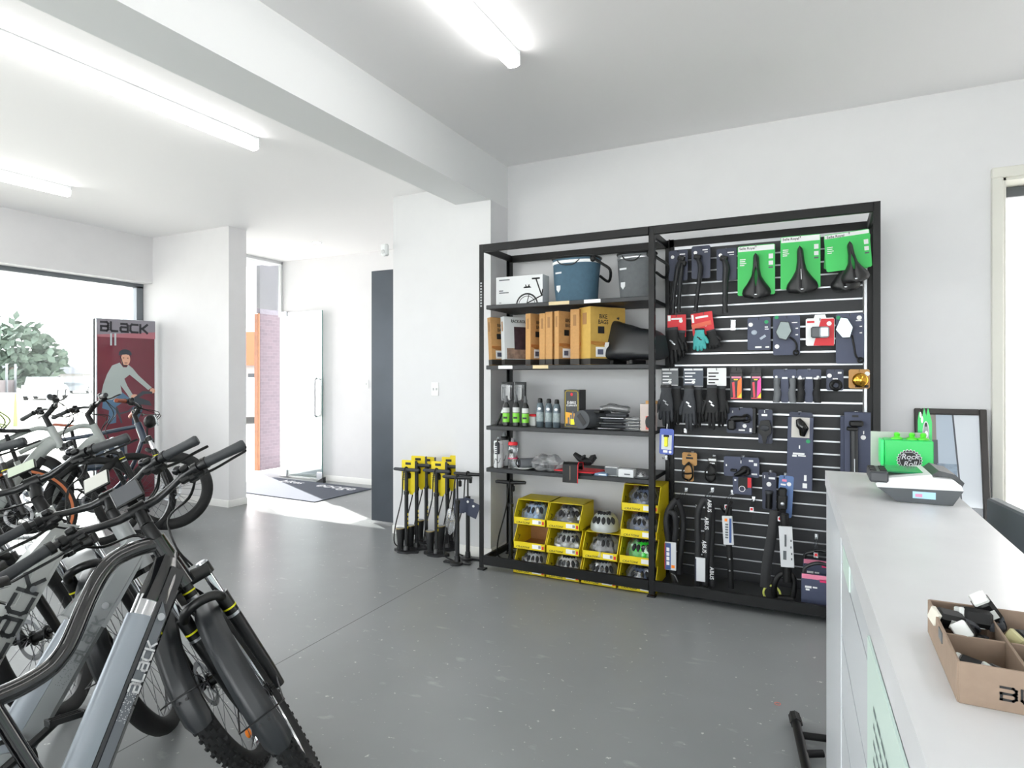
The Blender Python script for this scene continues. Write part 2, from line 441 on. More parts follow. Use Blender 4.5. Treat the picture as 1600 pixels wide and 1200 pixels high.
tag(mb.build('door_wedge', mat('wedge_rubber', '#2f3134', .7)), 'dark rubber wedge holding the open glass door', 'door stop')
# dark upright panel behind the wall end
p0 = on_y(581, 424, 4.80); 
mb = MB(); mb.box(((p0.x-3.42)/2, 4.81, p0.z/2+.012), (-3.42-p0.x, .035, p0.z-.024), bev=.003)
tag(mb.build('steel_panel', mat('blue_grey_steel', '#454b53', .42, .35, noise=.12, nscale=3)), 'tall dark blue-grey steel panel standing behind the wall end by the entrance', 'panel')
# door mat
c1 = on_z(581, 764.5); c2 = on_z(512.5, 780.5); c3 = on_z(429, 747)
ux = (c3-c1); ux.z = 0; 
mt = thing('door_mat', 'dark grey rectangular entrance mat with white lettering', 'mat', (0, 0, 0), local=False)
ex = ux.normalized(); ey = V((c2.x-c1.x, c2.y-c1.y, 0)); ey = (ey-ex*ey.dot(ex)); wy = .95; ey.normalize()
T = basis((c1.x, c1.y, .006), ex, ey)
mb = MB(T); mb.box((ux.length/2, wy/2, 0), (ux.length, wy, .010), bev=.003); mb.build('pile', mat('mat_pile', '#4a4f5a', .95, noise=.15, nscale=200, bump=.3), mt)
MATL = mat('mat_lettering', '#d9dadd', .9)
text(mt, 'lettering', MATL, 'eooge', .26, basis(T @ V((.45, .15, .0057)), -ex, -ey), .0003)
text(mt, 'lettering', MATL, 'bikes', .2, basis(T @ V((1.25, .15, .0057)), -ex, -ey), .0003)
# ------------------------------------------------------------------ outside
CONC = mat('pale_paving', '#c9c7c2', .8, noise=.06, nscale=4)
mb = MB(); mb.box((-52, 20, -.09), (89.3, 140, .08)); struct(mb.build('ground_outside', CONC))
mb = MB(); mb.box((3.6, 8.1, -.06), (17, 6.2, .1)); struct(mb.build('yard_outside', CONC))
mb = MB(); mb.box((3, -16.2, -.06), (32, 24.2, .1)); struct(mb.build('bounce_ground_outside', CONC))  # unseen paving added so sunlight bounces up to the ceiling
def brick(name, c1, c2, mortar, s=4.5):
    m = mat(name, c1, .85); nt = m.node_tree; b = nt.nodes['Principled BSDF']
    t = nt.nodes.new('ShaderNodeTexBrick'); tc = nt.nodes.new('ShaderNodeTexCoord'); mp = nt.nodes.new('ShaderNodeMapping')
    sx_ = nt.nodes.new('ShaderNodeSeparateXYZ'); cx_ = nt.nodes.new('ShaderNodeCombineXYZ')
    nt.links.new(tc.outputs['Object'], sx_.inputs[0]); nt.links.new(sx_.outputs[0 if 'block' in name else 1], cx_.inputs[0]); nt.links.new(sx_.outputs[2], cx_.inputs[1])
    t.inputs['Color1'].default_value = (*lin(c1), 1); t.inputs['Color2'].default_value = (*lin(c2), 1); t.inputs['Mortar'].default_value = (*lin(mortar), 1)
    t.inputs['Scale'].default_value = s; t.inputs['Mortar Size'].default_value = .012
    nt.links.new(cx_.outputs[0], mp.inputs[0]); nt.links.new(mp.outputs[0], t.inputs[0]); nt.links.new(t.outputs['Color'], b.inputs['Base Color'])
    return m
mb = MB(); mb.box((3.2, 6.9, 2.0), (6, .2, 4.0)); struct(mb.build('wall_yard', brick('white_block', '#e6e5e2', '#dddcd9', '#cfcecb', 1.3)))
# outer brick pier of the porch with timber edge
pr = thing('brick_pier', 'brick porch pier with orange timber edge seen through the entry glazing', 'pier', (-7.75, 7.0, 0), local=False)
mb = MB(); mb.box((-7.64, 7.03, 1.19), (.08, .74, 2.38)); mb.build('brickwork', brick('porch_brick', '#524a50', '#5a5056', '#625a60', 5), pr)
mb = MB(); mb.box((-7.64, 7.03, 2.88), (.08, .74, 1.0)); mb.build('shaded_brick_top', mat('grey_shaded_brick', '#5f5d64', .8, noise=.08), pr)  # upper brick greyed by shade and glass, put into its colour
mb = MB(); mb.box((-7.64, 6.64, 1.19), (.085, .04, 2.38), bev=.006); mb.build('timber_edge', mat('orange_timber', '#7a4a28', .5, noise=.12, nscale=12), pr)
mb = MB(); mb.box((-8.25, -.3, 3.3), (1.8, 13.43, .5)); mb.box((-7.15, 5.648, 3.3), (.4, 1.53, .5)); struct(mb.build('sun_blocker_outside', mat('sun_blocker_grey', '#b7bbbd', .7)))  # unseen slab shaped to cut the edge of the entry sun patch
# ------------------------------------------------------------------ outside things
def far_tree(px, py, dep, r, label):
    c = at_d(px, py, dep); t = thing('tree', label, 'tree', (c.x, c.y, -.05))
    m_ = MB(); m_.tube([(0, 0, 0), (.1, 0, c.z*.6), (0, 0, c.z+.6)], [.28, .2, .1], 8); m_.build('trunk', mat('bark', '#6b6258', .9), t)
    rnd = random.Random(3); m_ = MB()
    for k in range(900):
        a = rnd.uniform(0, 2*PI); h = rnd.uniform(-1, 1); rr = (1-h*h)**.5; q = rnd.uniform(.45, 1)**.5
        lump = 1+.16*math.sin(3*a+2*h)+.12*math.sin(5*h+a*2)
        p = V((math.cos(a)*rr, math.sin(a)*rr, h*.8))*r*q*lump + V((0, 0, c.z+.05))
        d = V((rnd.uniform(-1, 1), rnd.uniform(-1, 1), rnd.uniform(-1, 1))).normalized(); e = d.orthogonal().normalized(); s_ = r*.13
        m_.add([p-d*s_, p+e*s_*.6, p+d*s_, p-e*s_*.6], [(0, 1, 2, 3)])
    m_.build('foliage', mat('leaf_green', '#46544a', .8, noise=.3, nscale=1), t)
far_tree(18, 556, 48, 3.3, 'rounded green street tree across the road outside the shop window')
def car(px, dep, rot, col, label, ln=4.3):
    p = at_d(px, 588, dep); t = thing('car', label, 'car', (p.x, p.y, -.05), (0, 0, rot), 'parked cars across the road')
    m_ = MB(); m_.prism([(-ln/2, .25), (ln/2, .25), (ln/2, .7), (ln*.32, .92), (-ln*.48, .95), (-ln/2, .75)], 1.7, basis((0, .85, 0), (1, 0, 0), (0, 0, 1)))
    m_.build('body', mat('car_'+col, col, .3, coat=.5), t)
    m_ = MB(); m_.prism([(-ln*.42, .93), (ln*.28, .93), (ln*.12, 1.42), (-ln*.32, 1.45)], 1.5, basis((0, .75, 0), (1, 0, 0), (0, 0, 1))); m_.build('cabin', mat('car_'+col, col), t)
    m_ = MB(); m_.prism([(-ln*.37, .97), (ln*.23, .97), (ln*.10, 1.36), (-ln*.30, 1.38)], 1.52, basis((0, .76, 0), (1, 0, 0), (0, 0, 1))); m_.build('windows', mat('car_glass', '#20262b', .5), t)
    for x in (-ln*.3, ln*.3):
        for y in (-.78, .78):
            m_ = MB(); m_.cyl((x, y-.1, .32), (x, y+.1, .32), .32, n=18); w_ = m_.build('wheel', RUBBER, t)
            m_ = MB(); m_.cyl((x, y-.11, .32), (x, y+.11, .32), .2, n=14); m_.build('hubcap', ALUM, w_)
car(72, 40, 2.5, '#74787c', 'white parked car across the road seen through the left of the shop window')
car(124, 54, 2.5, '#62676c', 'silver parked car across the road just left of the advertising lightbox')
car(392, 21, 2.6, '#70757a', 'pale car parked outside, seen in the gap beside the white entrance pier')
def house(px, py, dep, wd, label, roof, rot=.5):
    p = at_d(px, py, dep); t = thing('house', label, 'house', (p.x, p.y, -.05), (0, 0, rot))
    h = max(1.2, p.z-.8)
    m_ = MB(); m_.box((0, 0, h/2), (wd, wd*.7, h)); m_.build('house_wall', mat('house_wall', '#7d7c7a', .8), t)
    m_ = MB(); m_.prism([(-wd*.55, h), (wd*.55, h), (wd*.3, h+1.7), (-wd*.3, h+1.7)], wd*.8, basis((0, wd*.4, 0), (1, 0, 0), (0, 0, 1))); m_.build('roof', mat(roof, roof, .8), t)
    m_ = MB(); m_.box((wd*.2, -wd*.35, h*.55), (1.2, .06, 1.0)); m_.build('house_window', mat('car_glass', '#56626c'), t)
house(92, 574, 80, 11, 'low grey roofed house beyond the parked cars outside the window', '#606368')
house(392, 548, 34, 7, 'house with orange tiled roof seen beside the white entrance pier', '#a04a30')
fp = thing('fence', 'long pale boundary fence across the road behind the parked cars', 'fence', at_d(8, 600, 37).to_tuple()[:2]+(-.05,), (0, 0, 2.45))
mb = MB(); mb.box((0, 0, .7), (3.4, .06, 1.1)); mb.build('fence_panel', mat('fence_grey', '#5d5758', .8), fp)
for k in range(3):
    mb = MB(); mb.box((-1.6+1.6*k, -.07, 1.1), (.12, .1, 2.3)); mb.build('post', mat('fence_post', '#666a6e', .7), fp)
hp = thing('bike_hoop', 'grey metal bike parking hoop on the pavement outside the window', 'bike rack', on_z(76, 634, -.05), (0, 0, 2.5))
mb = MB(); mb.tube(catmull([(-.35, 0, 0), (-.35, 0, 1.0), (-.2, 0, 1.3), (.2, 0, 1.3), (.35, 0, 1.0), (.35, 0, 0)], 5), .035, 8); mb.build('hoop', mat('galvanised', '#6d7277', .5, .3), hp)
mb = MB(); mb.box((-.35, 0, .01), (.16, .16, .02)); mb.box((.35, 0, .01), (.16, .16, .02)); mb.build('foot_plate', MATS['galvanised'], hp)
sg = thing('pavement_sign', 'pale green sandwich board sign on the pavement at the window edge', 'sign', on_z(4, 668, -.05), (0, 0, .9))
mb = MB(); mb.box((0, -.16, .5), (.6, .025, 1.0), rx(-.16)); mb.build('sign_board', mat('pale_green', '#8f9c6c', .5), sg)
mb = MB(); mb.box((0, .16, .5), (.6, .025, 1.0), rx(.16)); mb.build('back_board', mat('pale_green', '#8f9c6c'), sg)
sg2 = thing('round_sign', 'grey round hanging sign outside behind the top of the lightbox', 'sign', at_d(214, 500, 9.0), (0, 0, YAW-.55))
mb = MB(); mb.cyl((0, -.03, 0), (0, .03, 0), .34, n=40); mb.build('disc', mat('sign_grey', '#9aa0aa', .6), sg2)
mb = MB(); mb.box((.3, 0, 0), (.5, .05, .06)); mb.build('bracket', FR, sg2)
mb = MB(); mb.cyl((.55, 0, -.05-sg2.location.z), (.55, 0, .2), .035, n=12); mb.build('pole', FR, sg2)
# ------------------------------------------------------------------ LED batten lamps
LED = emit('led_diffuser', (1.0, .985, .96), LAMP)
BAT = mat('batten_white', '#dfe2e3', .4)
def batten(x, y0, y1, zc, label):
    t = thing('ceiling_batten_light', label, 'light', (x, (y0+y1)/2, zc-.085), group='LED battens')
    L = y1-y0
    m_ = MB(); m_.box((0, 0, .068), (.066, L, .034), bev=.004); m_.build('housing', BAT, t)
    m_ = MB(basis((0, -L/2+.004, 0), (1, 0, 0), (0, 0, 1), (0, 1, 0)))
    pts = [(-.036, .052), (-.036, .018), (-.030, .005), (-.018, 0), (.018, 0), (.030, .005), (.036, .018), (.036, .052)]
    m_.T = basis((0, L/2-.004, 0), (1, 0, 0), (0, 0, 1)); m_.prism(pts, L-.008); m_.build('diffuser', LED, t)
    m_ = MB()
    for s_ in (-1, 1):
        m_ = MB(); m_.box((0, s_*(L/2-.002), .045), (.074, .006, .08), bev=.002); m_.build('end_cap', BAT, t)
LZ, LY = on_z(400, 234, 2.99), 3.0
batten(-3.49, .6, 3.02, ZL, 'long white batten light on the left ceiling nearest the beam, running out of frame')
batten(-5.83, .6, 3.07, ZL, 'short visible end of batten light on the far left ceiling towards the window')
batten(-1.475, .55, 2.97, ZR, 'bright batten light on the ceiling right of the beam')
batten(-1.475, -3.2, -.8, ZR, 'added unseen batten light on the right ceiling behind the viewpoint')  # this and the next three: unseen battens added to brighten the room
batten(1.3, -3.2, -.8, ZR, 'added unseen batten light on the right ceiling beyond the counter, behind the viewpoint')
batten(1.3, .5, 2.9, ZR, 'added unseen batten light on the right ceiling beyond the counter, out of frame')
batten(-3.49, -3.2, -.8, ZL, 'added unseen batten light on the left ceiling behind the viewpoint')
dl = thing('downlight', 'small round recessed downlight in the entry ceiling', 'light', on_z(495, 380.5, ZL-.012))
mb = MB(); mb.lathe([(.03, .010), (.06, .006), (.062, .012)], 24); mb.build('trim_ring', BAT, dl)
mb = MB(); mb.lathe([(.045, .004), (.045, .010)], 20); mb.build('lamp', LED, dl)
dk = thing('motion_sensor', 'small white sensor high on the entry wall corner beside the column', 'sensor', on_y(612, 392, 4.60)-V((.03, .06, .05)))
mb = MB(); mb.box((0, 0, .05), (.07, .06, .11), bev=.02); mb.build('sensor_body', BAT, dk)
mb = MB(); mb.ell((0, -.028, .03), (.022, .012, .02)); mb.build('lens', mat('switch_rocker', '#c9cbcc'), dk)
# ------------------------------------------------------------------ shelf rack (left bay) and slatwall rack (right bay)
YF, YB = 3.99, 4.47
XA, XM, XR = -2.25, -.987, .275
HP = 2.405
def post(nm, root, x, y, h=HP, front=True):
    m_ = MB(); s_ = 1 if front else -1
    m_.box((x, y, h/2+.008), (.036, .006, h-.016)); m_.box((x+(.016 if x > -1.5 else -.016), y+s_*.02, h/2+.008), (.005, .036, h-.016))
    m_.box((x, y+s_*.012, .005), (.055, .06, .010), bev=.003)
    o = m_.build(nm, BLACKM, root)
    m_ = MB()
    for k in range(28): m_.box((x+(.0186 if x > -1.5 else -.0186), y+s_*.022, .12+.082*k), (.001, .014, .022))
    m_.build('slots', mat('slot_dark', '#6d7073', .6), o)
    return o
rack = thing('shelf_rack', 'tall black steel shelving rack stocked with boxes, bags and bottles', 'shelving', ((XA+XM)/2, (YF+YB)/2, 0), local=False)
for x, y, f in ((XA, YF, True), (XM, YF, True), (XA, YB, False), (XM, YB, False)): post('post', rack, x, y, HP, f)
for y in (YF, YB):
    mb = MB(); mb.box(((XA+XM)/2, y, HP-.03), (XM-XA-.03, .03, .055), bev=.003); mb.build('top_rail', BLACKM, rack)
for y in (YF, YB):
    mb = MB(); mb.box(((XA+XM)/2, y, .075), (XM-XA-.03, .03, .065), bev=.003); mb.build('bottom_rail', BLACKM, rack)
for x in (XA+.012, XM-.012):
    for z in (HP-.03, .075):
        mb = MB(); mb.box((x, (YF+YB)/2, z), (.02, YB-YF-.03, .05), bev=.003); mb.build('side_rail', BLACKM, rack)
SHZ = [1.955, 1.511, 1.067, .757]
SHM = mat('charcoal_shelf', '#232528', .5)
for z in SHZ:
    mb = MB(); mb.box(((XA+XM)/2+.01, (YF+YB)/2, z-.016), (XM-XA-.05, YB-YF-.01, .030), bev=.003); sh = mb.build('shelf', SHM, rack)
def shelf_tag(px0, px1, py, z, m, nm):
    a = on_y(px0, py, YF-.004); b = on_y(px1, py, YF-.004)
    m_ = MB(); m_.box(((a.x+b.x)/2, YF+.002, z-.015), (b.x-a.x, .004, .024), bev=.001); return m_.build(nm, m, rack)
TAPE = mat('masking_tape', '#d9c7a0', .7)
shelf_tag(857, 889, 470, SHZ[0], TAPE, 'price_strip'); shelf_tag(912, 938, 467, SHZ[0], WHITEP, 'price_strip')
shelf_tag(778, 800, 571, SHZ[1], WHITEP, 'price_strip'); shelf_tag(832, 856, 571, SHZ[1], TAPE, 'price_strip')
mb = MB()
for k in range(9): mb.box((XA-.002, YF-.0035, 1.95+.021*k), (.014, .001, .012))
mb.build('post_lettering', mat('pale_lettering', '#a9acae', .6), rack)
slat = thing('slatwall_rack', 'black framed slatwall display with silver grooves hung with bicycle accessories', 'display', ((XM+XR)/2, (YF+YB)/2, 0), local=False)
for x, y, f in ((XR, YF, True), (XR, YB, False)): post('post', slat, x, y, HP, f)
mb = MB(); mb.box((XM+.03, YB, HP/2), (.03, .03, HP)); mb.build('post', BLACKM, slat)
for y in (YF, YB):
    mb = MB(); mb.box(((XM+XR)/2, y, HP-.03), (XR-XM-.03, .03, .055), bev=.003); mb.build('top_rail', BLACKM, slat)
mb = MB(); mb.box(((XM+XR)/2, YF, .075), (XR-XM-.03, .03, .065), bev=.003); mb.build('bottom_rail', BLACKM, slat)
for z in (HP-.03, .075):
    mb = MB(); mb.box((XR-.012, (YF+YB)/2, z), (.02, YB-YF-.03, .05), bev=.003); mb.build('side_rail', BLACKM, slat)
mb = MB(); mb.box((XR-.03, YB-.02, 1.22), (.014, .03, 2.25)); mb.build('edge_trim', ALUM, slat)
mb = MB(); mb.box(((XM+XR)/2, (YF+YB)/2-.02, .0455), (XR-XM-.05, YB-YF-.06, .012), bev=.003); mb.build('deck', mat('deck_grey', '#3b3d3f', .55), slat)
YS = 4.44; SX0, SX1 = XM+.05, XR-.045
mb = MB(); mb.box(((SX0+SX1)/2, YS+.022, 1.21), (SX1-SX0, .012, 2.3)); mb.build('groove_insert', ALUM, slat)
SLM = mat('slat_charcoal', '#24262a', .55, noise=.05, nscale=14)
for k in range(28):
    z0 = .022+.0825*k+.006; m_ = MB(); m_.box(((SX0+SX1)/2, YS+.009, z0+.0352), (SX1-SX0, .018, .0705), bev=.002); m_.build('slat', SLM, slat)
# ------------------------------------------------------------------ white service counter
CZ = 1.10
ctr = thing('service_counter', 'narrow white raised service counter with slab top at lower right', 'counter', (.2, 1.0, 0), local=False)
y1, y0 = 2.431, -.6
def lx(y): return .011+(y1-y)*.0381
xr = .336
WLAM = mat('white_laminate', (.66, .69, .72), .32, coat=.2)
WST = mat('white_stone_top', (.67, .68, .695), .28, noise=.03, nscale=9)
def xyprism(poly, z, h, m, nm, par, bev=0):
    m_ = MB(); m_.prism(poly, h, tr(0, 0, z)); return m_.build(nm, m, par)
xyprism([(lx(y1), y1), (lx(y0), y0), (xr, y0), (xr, y1)], CZ-.05, .05, WST, 'countertop', ctr)
xyprism([(lx(y1)+.004, y1-.004), (lx(1.72)+.004, 1.72), (xr-.01, 1.72), (xr-.01, y1-.004)], 0, CZ-.05, WLAM, 'end_panel', ctr)
xyprism([(lx(1.72)+.012, 1.72), (lx(y0)+.012, y0), (xr-.01, y0), (xr-.01, 1.72)], 0, CZ-.05, mat('groove_dark', '#3a3d40', .6), 'carcass', ctr)
zb = [.0, .09, .267, .444, .622, .797, .976, CZ-.05]
for a, b in zip(zb, zb[1:]):
    xyprism([(lx(1.72)+.0055, 1.72), (lx(y0)+.0055, y0), (lx(y0)+.013, y0), (lx(1.72)+.013, 1.72)], a+.0035, b-a-.007, WLAM, 'front_board', ctr)
xyprism([(xr-.0095, 1.72), (xr-.0095, y0), (xr-.003, y0), (xr-.003, 1.72)], 0, CZ-.05, WLAM, 'back_panel', ctr)
nt_ = thing('notice_sheet', 'pale green printed notice sheet fixed to the counter front', 'notice', (lx(.7), .7, .5), local=False)
PG = mat('pale_green_sheet', '#cfe3da', .3)
xyprism([(lx(1.1)+.0015, 1.1), (lx(.1)+.0015, .1), (lx(.1)+.0045, .1), (lx(1.1)+.0045, 1.1)], .45, .58, PG, 'sheet', nt_)
mb = MB()
rnd = random.Random(5)
for blk in range(3):
    for r_ in range(4):
        zz = .96-.125*blk-.024*r_
        yy = 1.02
        while yy > .25:
            l_ = rnd.uniform(.012, .045); 
            mb.add([(lx(yy)+.001, yy, zz), (lx(yy-l_)+.001, yy-l_, zz), (lx(yy-l_)+.001, yy-l_, zz-.008), (lx(yy)+.001, yy, zz-.008)], [(0, 1, 2, 3)]); yy -= l_+.008
mb.build('printed_lines', mat('grey_ink', '#6f7d7c', .6), nt_)
xyprism([(lx(1.62)+.002, 1.62), (lx(1.45)+.002, 1.45), (lx(1.45)+.005, 1.45), (lx(1.62)+.005, 1.62)], .985, .055, PG, 'small_sheet', None)
tag(bpy.data.objects['small_sheet'], 'small pale green sticker under the counter top edge near its far end', 'sticker'); bpy.data.objects['small_sheet'].name = 'counter_sticker'
# service desk and monitor behind the counter
dsk = thing('service_desk', 'white lower desk hidden behind the raised counter', 'desk', (.7, 1.4, 0), local=False)
mb = MB(); mb.box((.72, 1.4, .70), (.74, 2.1, .035), bev=.004); mb.build('desktop', WST, dsk)
for y in (.4, 2.42):
    mb = MB(); mb.box((.72, y, .341), (.7, .03, .682)); mb.build('side_panel', WLAM, dsk)
mo = thing('monitor', 'grey computer monitor back showing behind the counter at the right edge', 'monitor', (.52, 2.2, .7185), (0, 0, .13))
MG = mat('monitor_grey', '#646b71', .5)
mb = MB(); mb.box((0, 0, .18), (.035, .5, .29), bev=.006); mb.build('screen_case', MG, mo)
mb = MB(); mb.box((.019, 0, .185), (.004, .48, .26)); mb.build('screen', mat('screen_black', '#0c0d10', .15), mo)
mb = MB(); mb.box((.03, 0, .006), (.16, .2, .012), bev=.004); mb.box((.04, 0, .07), (.02, .05, .12)); mb.build('monitor_stand', BLACKP, mo)
# ------------------------------------------------------------------ bicycles
HTA = math.radians(67)
AX = V((-math.cos(HTA), 0, math.sin(HTA))); AP = V((1.089, 0, .337)); FW = V((math.sin(HTA), 0, math.cos(HTA)))
def axp(s, f=0., y=0.): return AP+AX*s+FW*f+V((0, y, 0))
# block lettering of the logo, each glyph in a unit cell
GL_ = {'B': [[(0, 0), (.8, 0), (1, .15), (1, .38), (.85, .5), (1, .62), (1, .85), (.8, 1), (0, 1)], [(0, .5), (.85, .5)], [(.02, 0), (.02, .5)]],
       'L': [[(0, 1), (0, .15), (.15, 0), (.9, 0)]],
       'a': [[(.1, .9), (.85, .9), (1, .75), (1, 0), (.15, 0), (0, .15), (0, .4), (.12, .52), (1, .52)]],
       'c': [[(1, .9), (.2, .9), (0, .72), (0, .18), (.2, 0), (1, 0)]],
       'k': [[(0, 0), (0, .9)], [(.95, .95), (.3, .48), (.95, 0)], [(0, .48), (.35, .48)]]}
def logo(m_, fn, height, width, wd=.17):
    """the maker's wordmark written along u, letter tops towards v"""
    cw = width/6.0; u = 0
    for ch in 'BLack':
        for L in GL_[ch]:
            m_.strokes([[(u+x*cw*.92, y*height) for x, y in L]], wd*height, fn)
        u += cw*1.27
TYRE = mat('tyre_rubber', '#18191a', .8, noise=.15, nscale=60)
TAN = mat('tan_sidewall', '#b5673f', .75)
RIMM = mat('rim_black', '#1b1c1e', .35, .3)
SPOKE = mat('spoke_steel', '#5c5f63', .35, .8)
DISC = mat('brake_disc_steel', '#a9acb0', .3, .95)
GUARD = mat('mudguard_charcoal', '#212427', .42)
FORKM = mat('fork_black', '#101112', .36)
LCDM = mat('display_dark', '#4a4c50', .35)
ORANGE = mat('orange_reflector', '#ff8a12', .3)
def wheel(root, T, R, tr_, o, front=True, name='front_wheel'):
    """tyre is the part; rim, spokes, hub, disc and reflector are its pieces. local wheel axis = y"""
    Rm = R-tr_
    m_ = MB(T); m_.ring((0, 0, 0), (0, 1, 0), Rm, tr_, 56, 12)
    if o.get('knobs'):
        N = 62
        for i in range(N):
            for j, an in enumerate((-.95, -.5, 0, .5, .95)):
                th = 2*PI*(i+.5*(j % 2))/N; rr = Rm+tr_*math.cos(an)*1.03; y = tr_*math.sin(an)*1.03
                m_.box((rr*math.cos(th), y, rr*math.sin(th)), (.013, .0105, .0125), basis((0, 0, 0), (math.cos(th), 0, math.sin(th)), (0, 1, 0)) @ rz(an*.9))
    mats = [TYRE]
    ty = m_.build(name, mats, root)
    if o.get('tan'):
        m_ = MB(T)
        for sg in (-1, 1): m_.ring((0, sg*tr_*.72, 0), (0, 1, 0), Rm-tr_*.22, tr_*.50, 56, 6, sq=(.62, 1))
        m_.build('tan_sidewall', TAN, ty)
    m_ = MB(T); m_.ring((0, 0, 0), (0, 1, 0), Rm-tr_*.72, .013, 56, 8, sq=(1.25, .8)); m_.build('rim', CHROME if o.get('rim_c') else RIMM, ty)
    m_ = MB(T); N = 28
    for i in range(N):
        th = 2*PI*i/N; sg = 1 if i % 2 else -1; t2 = th+(.9 if i % 4 < 2 else -.9)
        m_.tube([(.026*math.cos(t2), sg*.026, .026*math.sin(t2)), ((Rm-tr_*.7)*math.cos(th), sg*.003, (Rm-tr_*.7)*math.sin(th))], .0012, 4, cap=False)
    m_.build('spokes', SPOKE, ty)
    hr = .065 if (not front and o.get('motor_hub')) else .021
    m_ = MB(T); m_.cyl((0, -.034, 0), (0, .034, 0), hr, n=16); m_.cyl((0, -.055, 0), (0, .055, 0), .009, n=10)
    for sg in (-1, 1): m_.cyl((0, sg*.024, 0), (0, sg*.029, 0), .031 if hr < .05 else .07, n=18)
    m_.build('hub', BLACKP, ty)
    m_ = MB(T); m_.ring((0, .040, 0), (0, 1, 0), .078, .011, 32, 4, sq=(.08, 1))
    for i in range(6): th = 2*PI*i/6; m_.tube([(.02*math.cos(th), .04, .02*math.sin(th)), (.07*math.cos(th+.4), .04, .07*math.sin(th+.4))], .003, 4)
    m_.build('brake_disc', DISC, ty)
    if o.get('reflector') is not None:
        th = o['reflector']; m_ = MB(T); m_.ell(((Rm-.085)*math.cos(th), 0, (Rm-.085)*math.sin(th)), (.028, .008, .018), 14, 8, ry(-th+PI/2)); m_.build('reflector', ORANGE, ty)
    return ty
def tube_between(m_, a, b, prof, up=(0, 1, 0)):
    """sweep a profile of (n, y) pairs from a to b; n is in-plane, upward"""
    a = V(a); b = V(b); d = (b-a).normalized(); n = V((-d.z, 0, d.x))
    m_.prism(prof, (b-a).length, basis(a, n, (0, 1, 0), d))
def make_bike(name, label, pose, o, group):
    X, Y, psi, phi, de = pose; S = o.get('S', 1.0)
    root = thing(name, label, 'bicycle', (X, Y, 0), (-phi, 0, psi), group)
    T0 = M.Scale(S, 4) @ tr(-1.13, 0, 0)
    TS = T0 @ tr(*AP) @ M.Rotation(de, 4, AX) @ tr(*(-AP))
    kind = o['kind']; FM = o['frame']; R, tr_ = o.get('R', .355), o.get('tr', .034)
    hub = V((1.13, 0, .355)); rh = V((0, 0, .355)); BBP = V((.485, 0, .295))
    hl, ht = axp(.50), axp(.655)
    # --- frame
    m_ = MB(T0)
    m_.tube([axp(.49), axp(.67)], [.031, .028], 16)
    if kind in ('swoop', 'low'):
        a = axp(.575, -.01); d = (a-BBP).normalized(); n = V((-d.z, 0, d.x)); Ld = (a-BBP).length
        def dtp(u, v, y): return BBP+d*u+n*v+V((0, y, 0))
        prof = [(-.055, -.018), (-.055, .018), (-.042, .033), (.005, .037), (.005, -.037), (-.042, -.033)]
        if kind == 'swoop':
            m_.prism(prof, Ld*.98, basis(BBP, n, (0, 1, 0), d)); 
            QA = [(-.055, -.022), (-.055, .022), (-.02, .036), (.04, .030), (.055, 0), (.04, -.030), (-.02, -.036)]; QB = [(-.03, -.016), (-.03, .016), (-.01, .028), (.022, .024), (.03, 0), (.022, -.024), (-.01, -.028)]
            PA = [dtp(Ld-.125, u, v) for u, v in QA]; PM = [dtp(Ld-.04, u*.92, v) for u, v in QA]; PB_ = [dtp(Ld+.035, u+.012, v) for u, v in QB]
            m_.add(PA+PM+PB_, [list(range(7))[::-1], list(range(14, 21))]+[(k+7*j, (k+1) % 7+7*j, (k+1) % 7+7*j+7, k+7*j+7) for j in (0, 1) for k in range(7)])
        else:
            q = [(x*1.02, y*1.03) for x, y in prof]; m_.prism(q, Ld*.98, basis(BBP, n, (0, 1, 0), d))
            e = BBP+d*Ld
            m_.add([e+d*.03+n*.02+V((0, -.03, 0)), e+d*.03+n*.02+V((0, .03, 0)), e-d*.26+n*.078+V((0, .034, 0)), e-d*.26+n*.078+V((0, -.034, 0)),
                    e+d*.05-n*.055+V((0, -.03, 0)), e+d*.05-n*.055+V((0, .03, 0)), e-d*.26-n*.056+V((0, .034, 0)), e-d*.26-n*.056+V((0, -.034, 0))],
                   [(0, 1, 2, 3), (7, 6, 5, 4), (0, 4, 5, 1), (3, 2, 6, 7), (0, 3, 7, 4), (1, 5, 6, 2)])
    elif kind == 'trek':
        m_.tube(catmull([axp(.535), axp(.525)+V((-.07, 0, -.015)), (.70, 0, .66), (.52, 0, .33)], 5), .036, 12, sq=(1.25, .8))
        m_.tube(catmull([axp(.64), (.74, 0, .945), (.55, 0, .86), (.36, 0, .76)], 5), .0185, 12)
    else:   # moto
        m_.tube(catmull([axp(.64), (.70, 0, .90), (.40, 0, .84), (.12, 0, .80)], 5), .018, 10)
        m_.tube(catmull([axp(.53), (.80, 0, .55), (.66, 0, .36), (.50, 0, .30)], 5), .018, 10)
    st = V((.345, 0, .70))
    m_.tube([BBP, st], .019, 12); m_.cyl(BBP-V((0, .05, 0)), BBP+V((0, .05, 0)), .042 if kind != 'moto' else .03, n=18)
    for sg in (-1, 1):
        m_.tube(catmull([BBP+V((-.04, sg*.03, 0)), (.25, sg*.055, .31), rh+V((0, sg*.068, 0))], 4), .011, 8)
        m_.tube(catmull([st+V((.01, sg*.015, -.06)), (.17, sg*.05, .54), rh+V((0, sg*.066, 0))], 4), .009, 8)
    fr = m_.build('frame', FM, root)
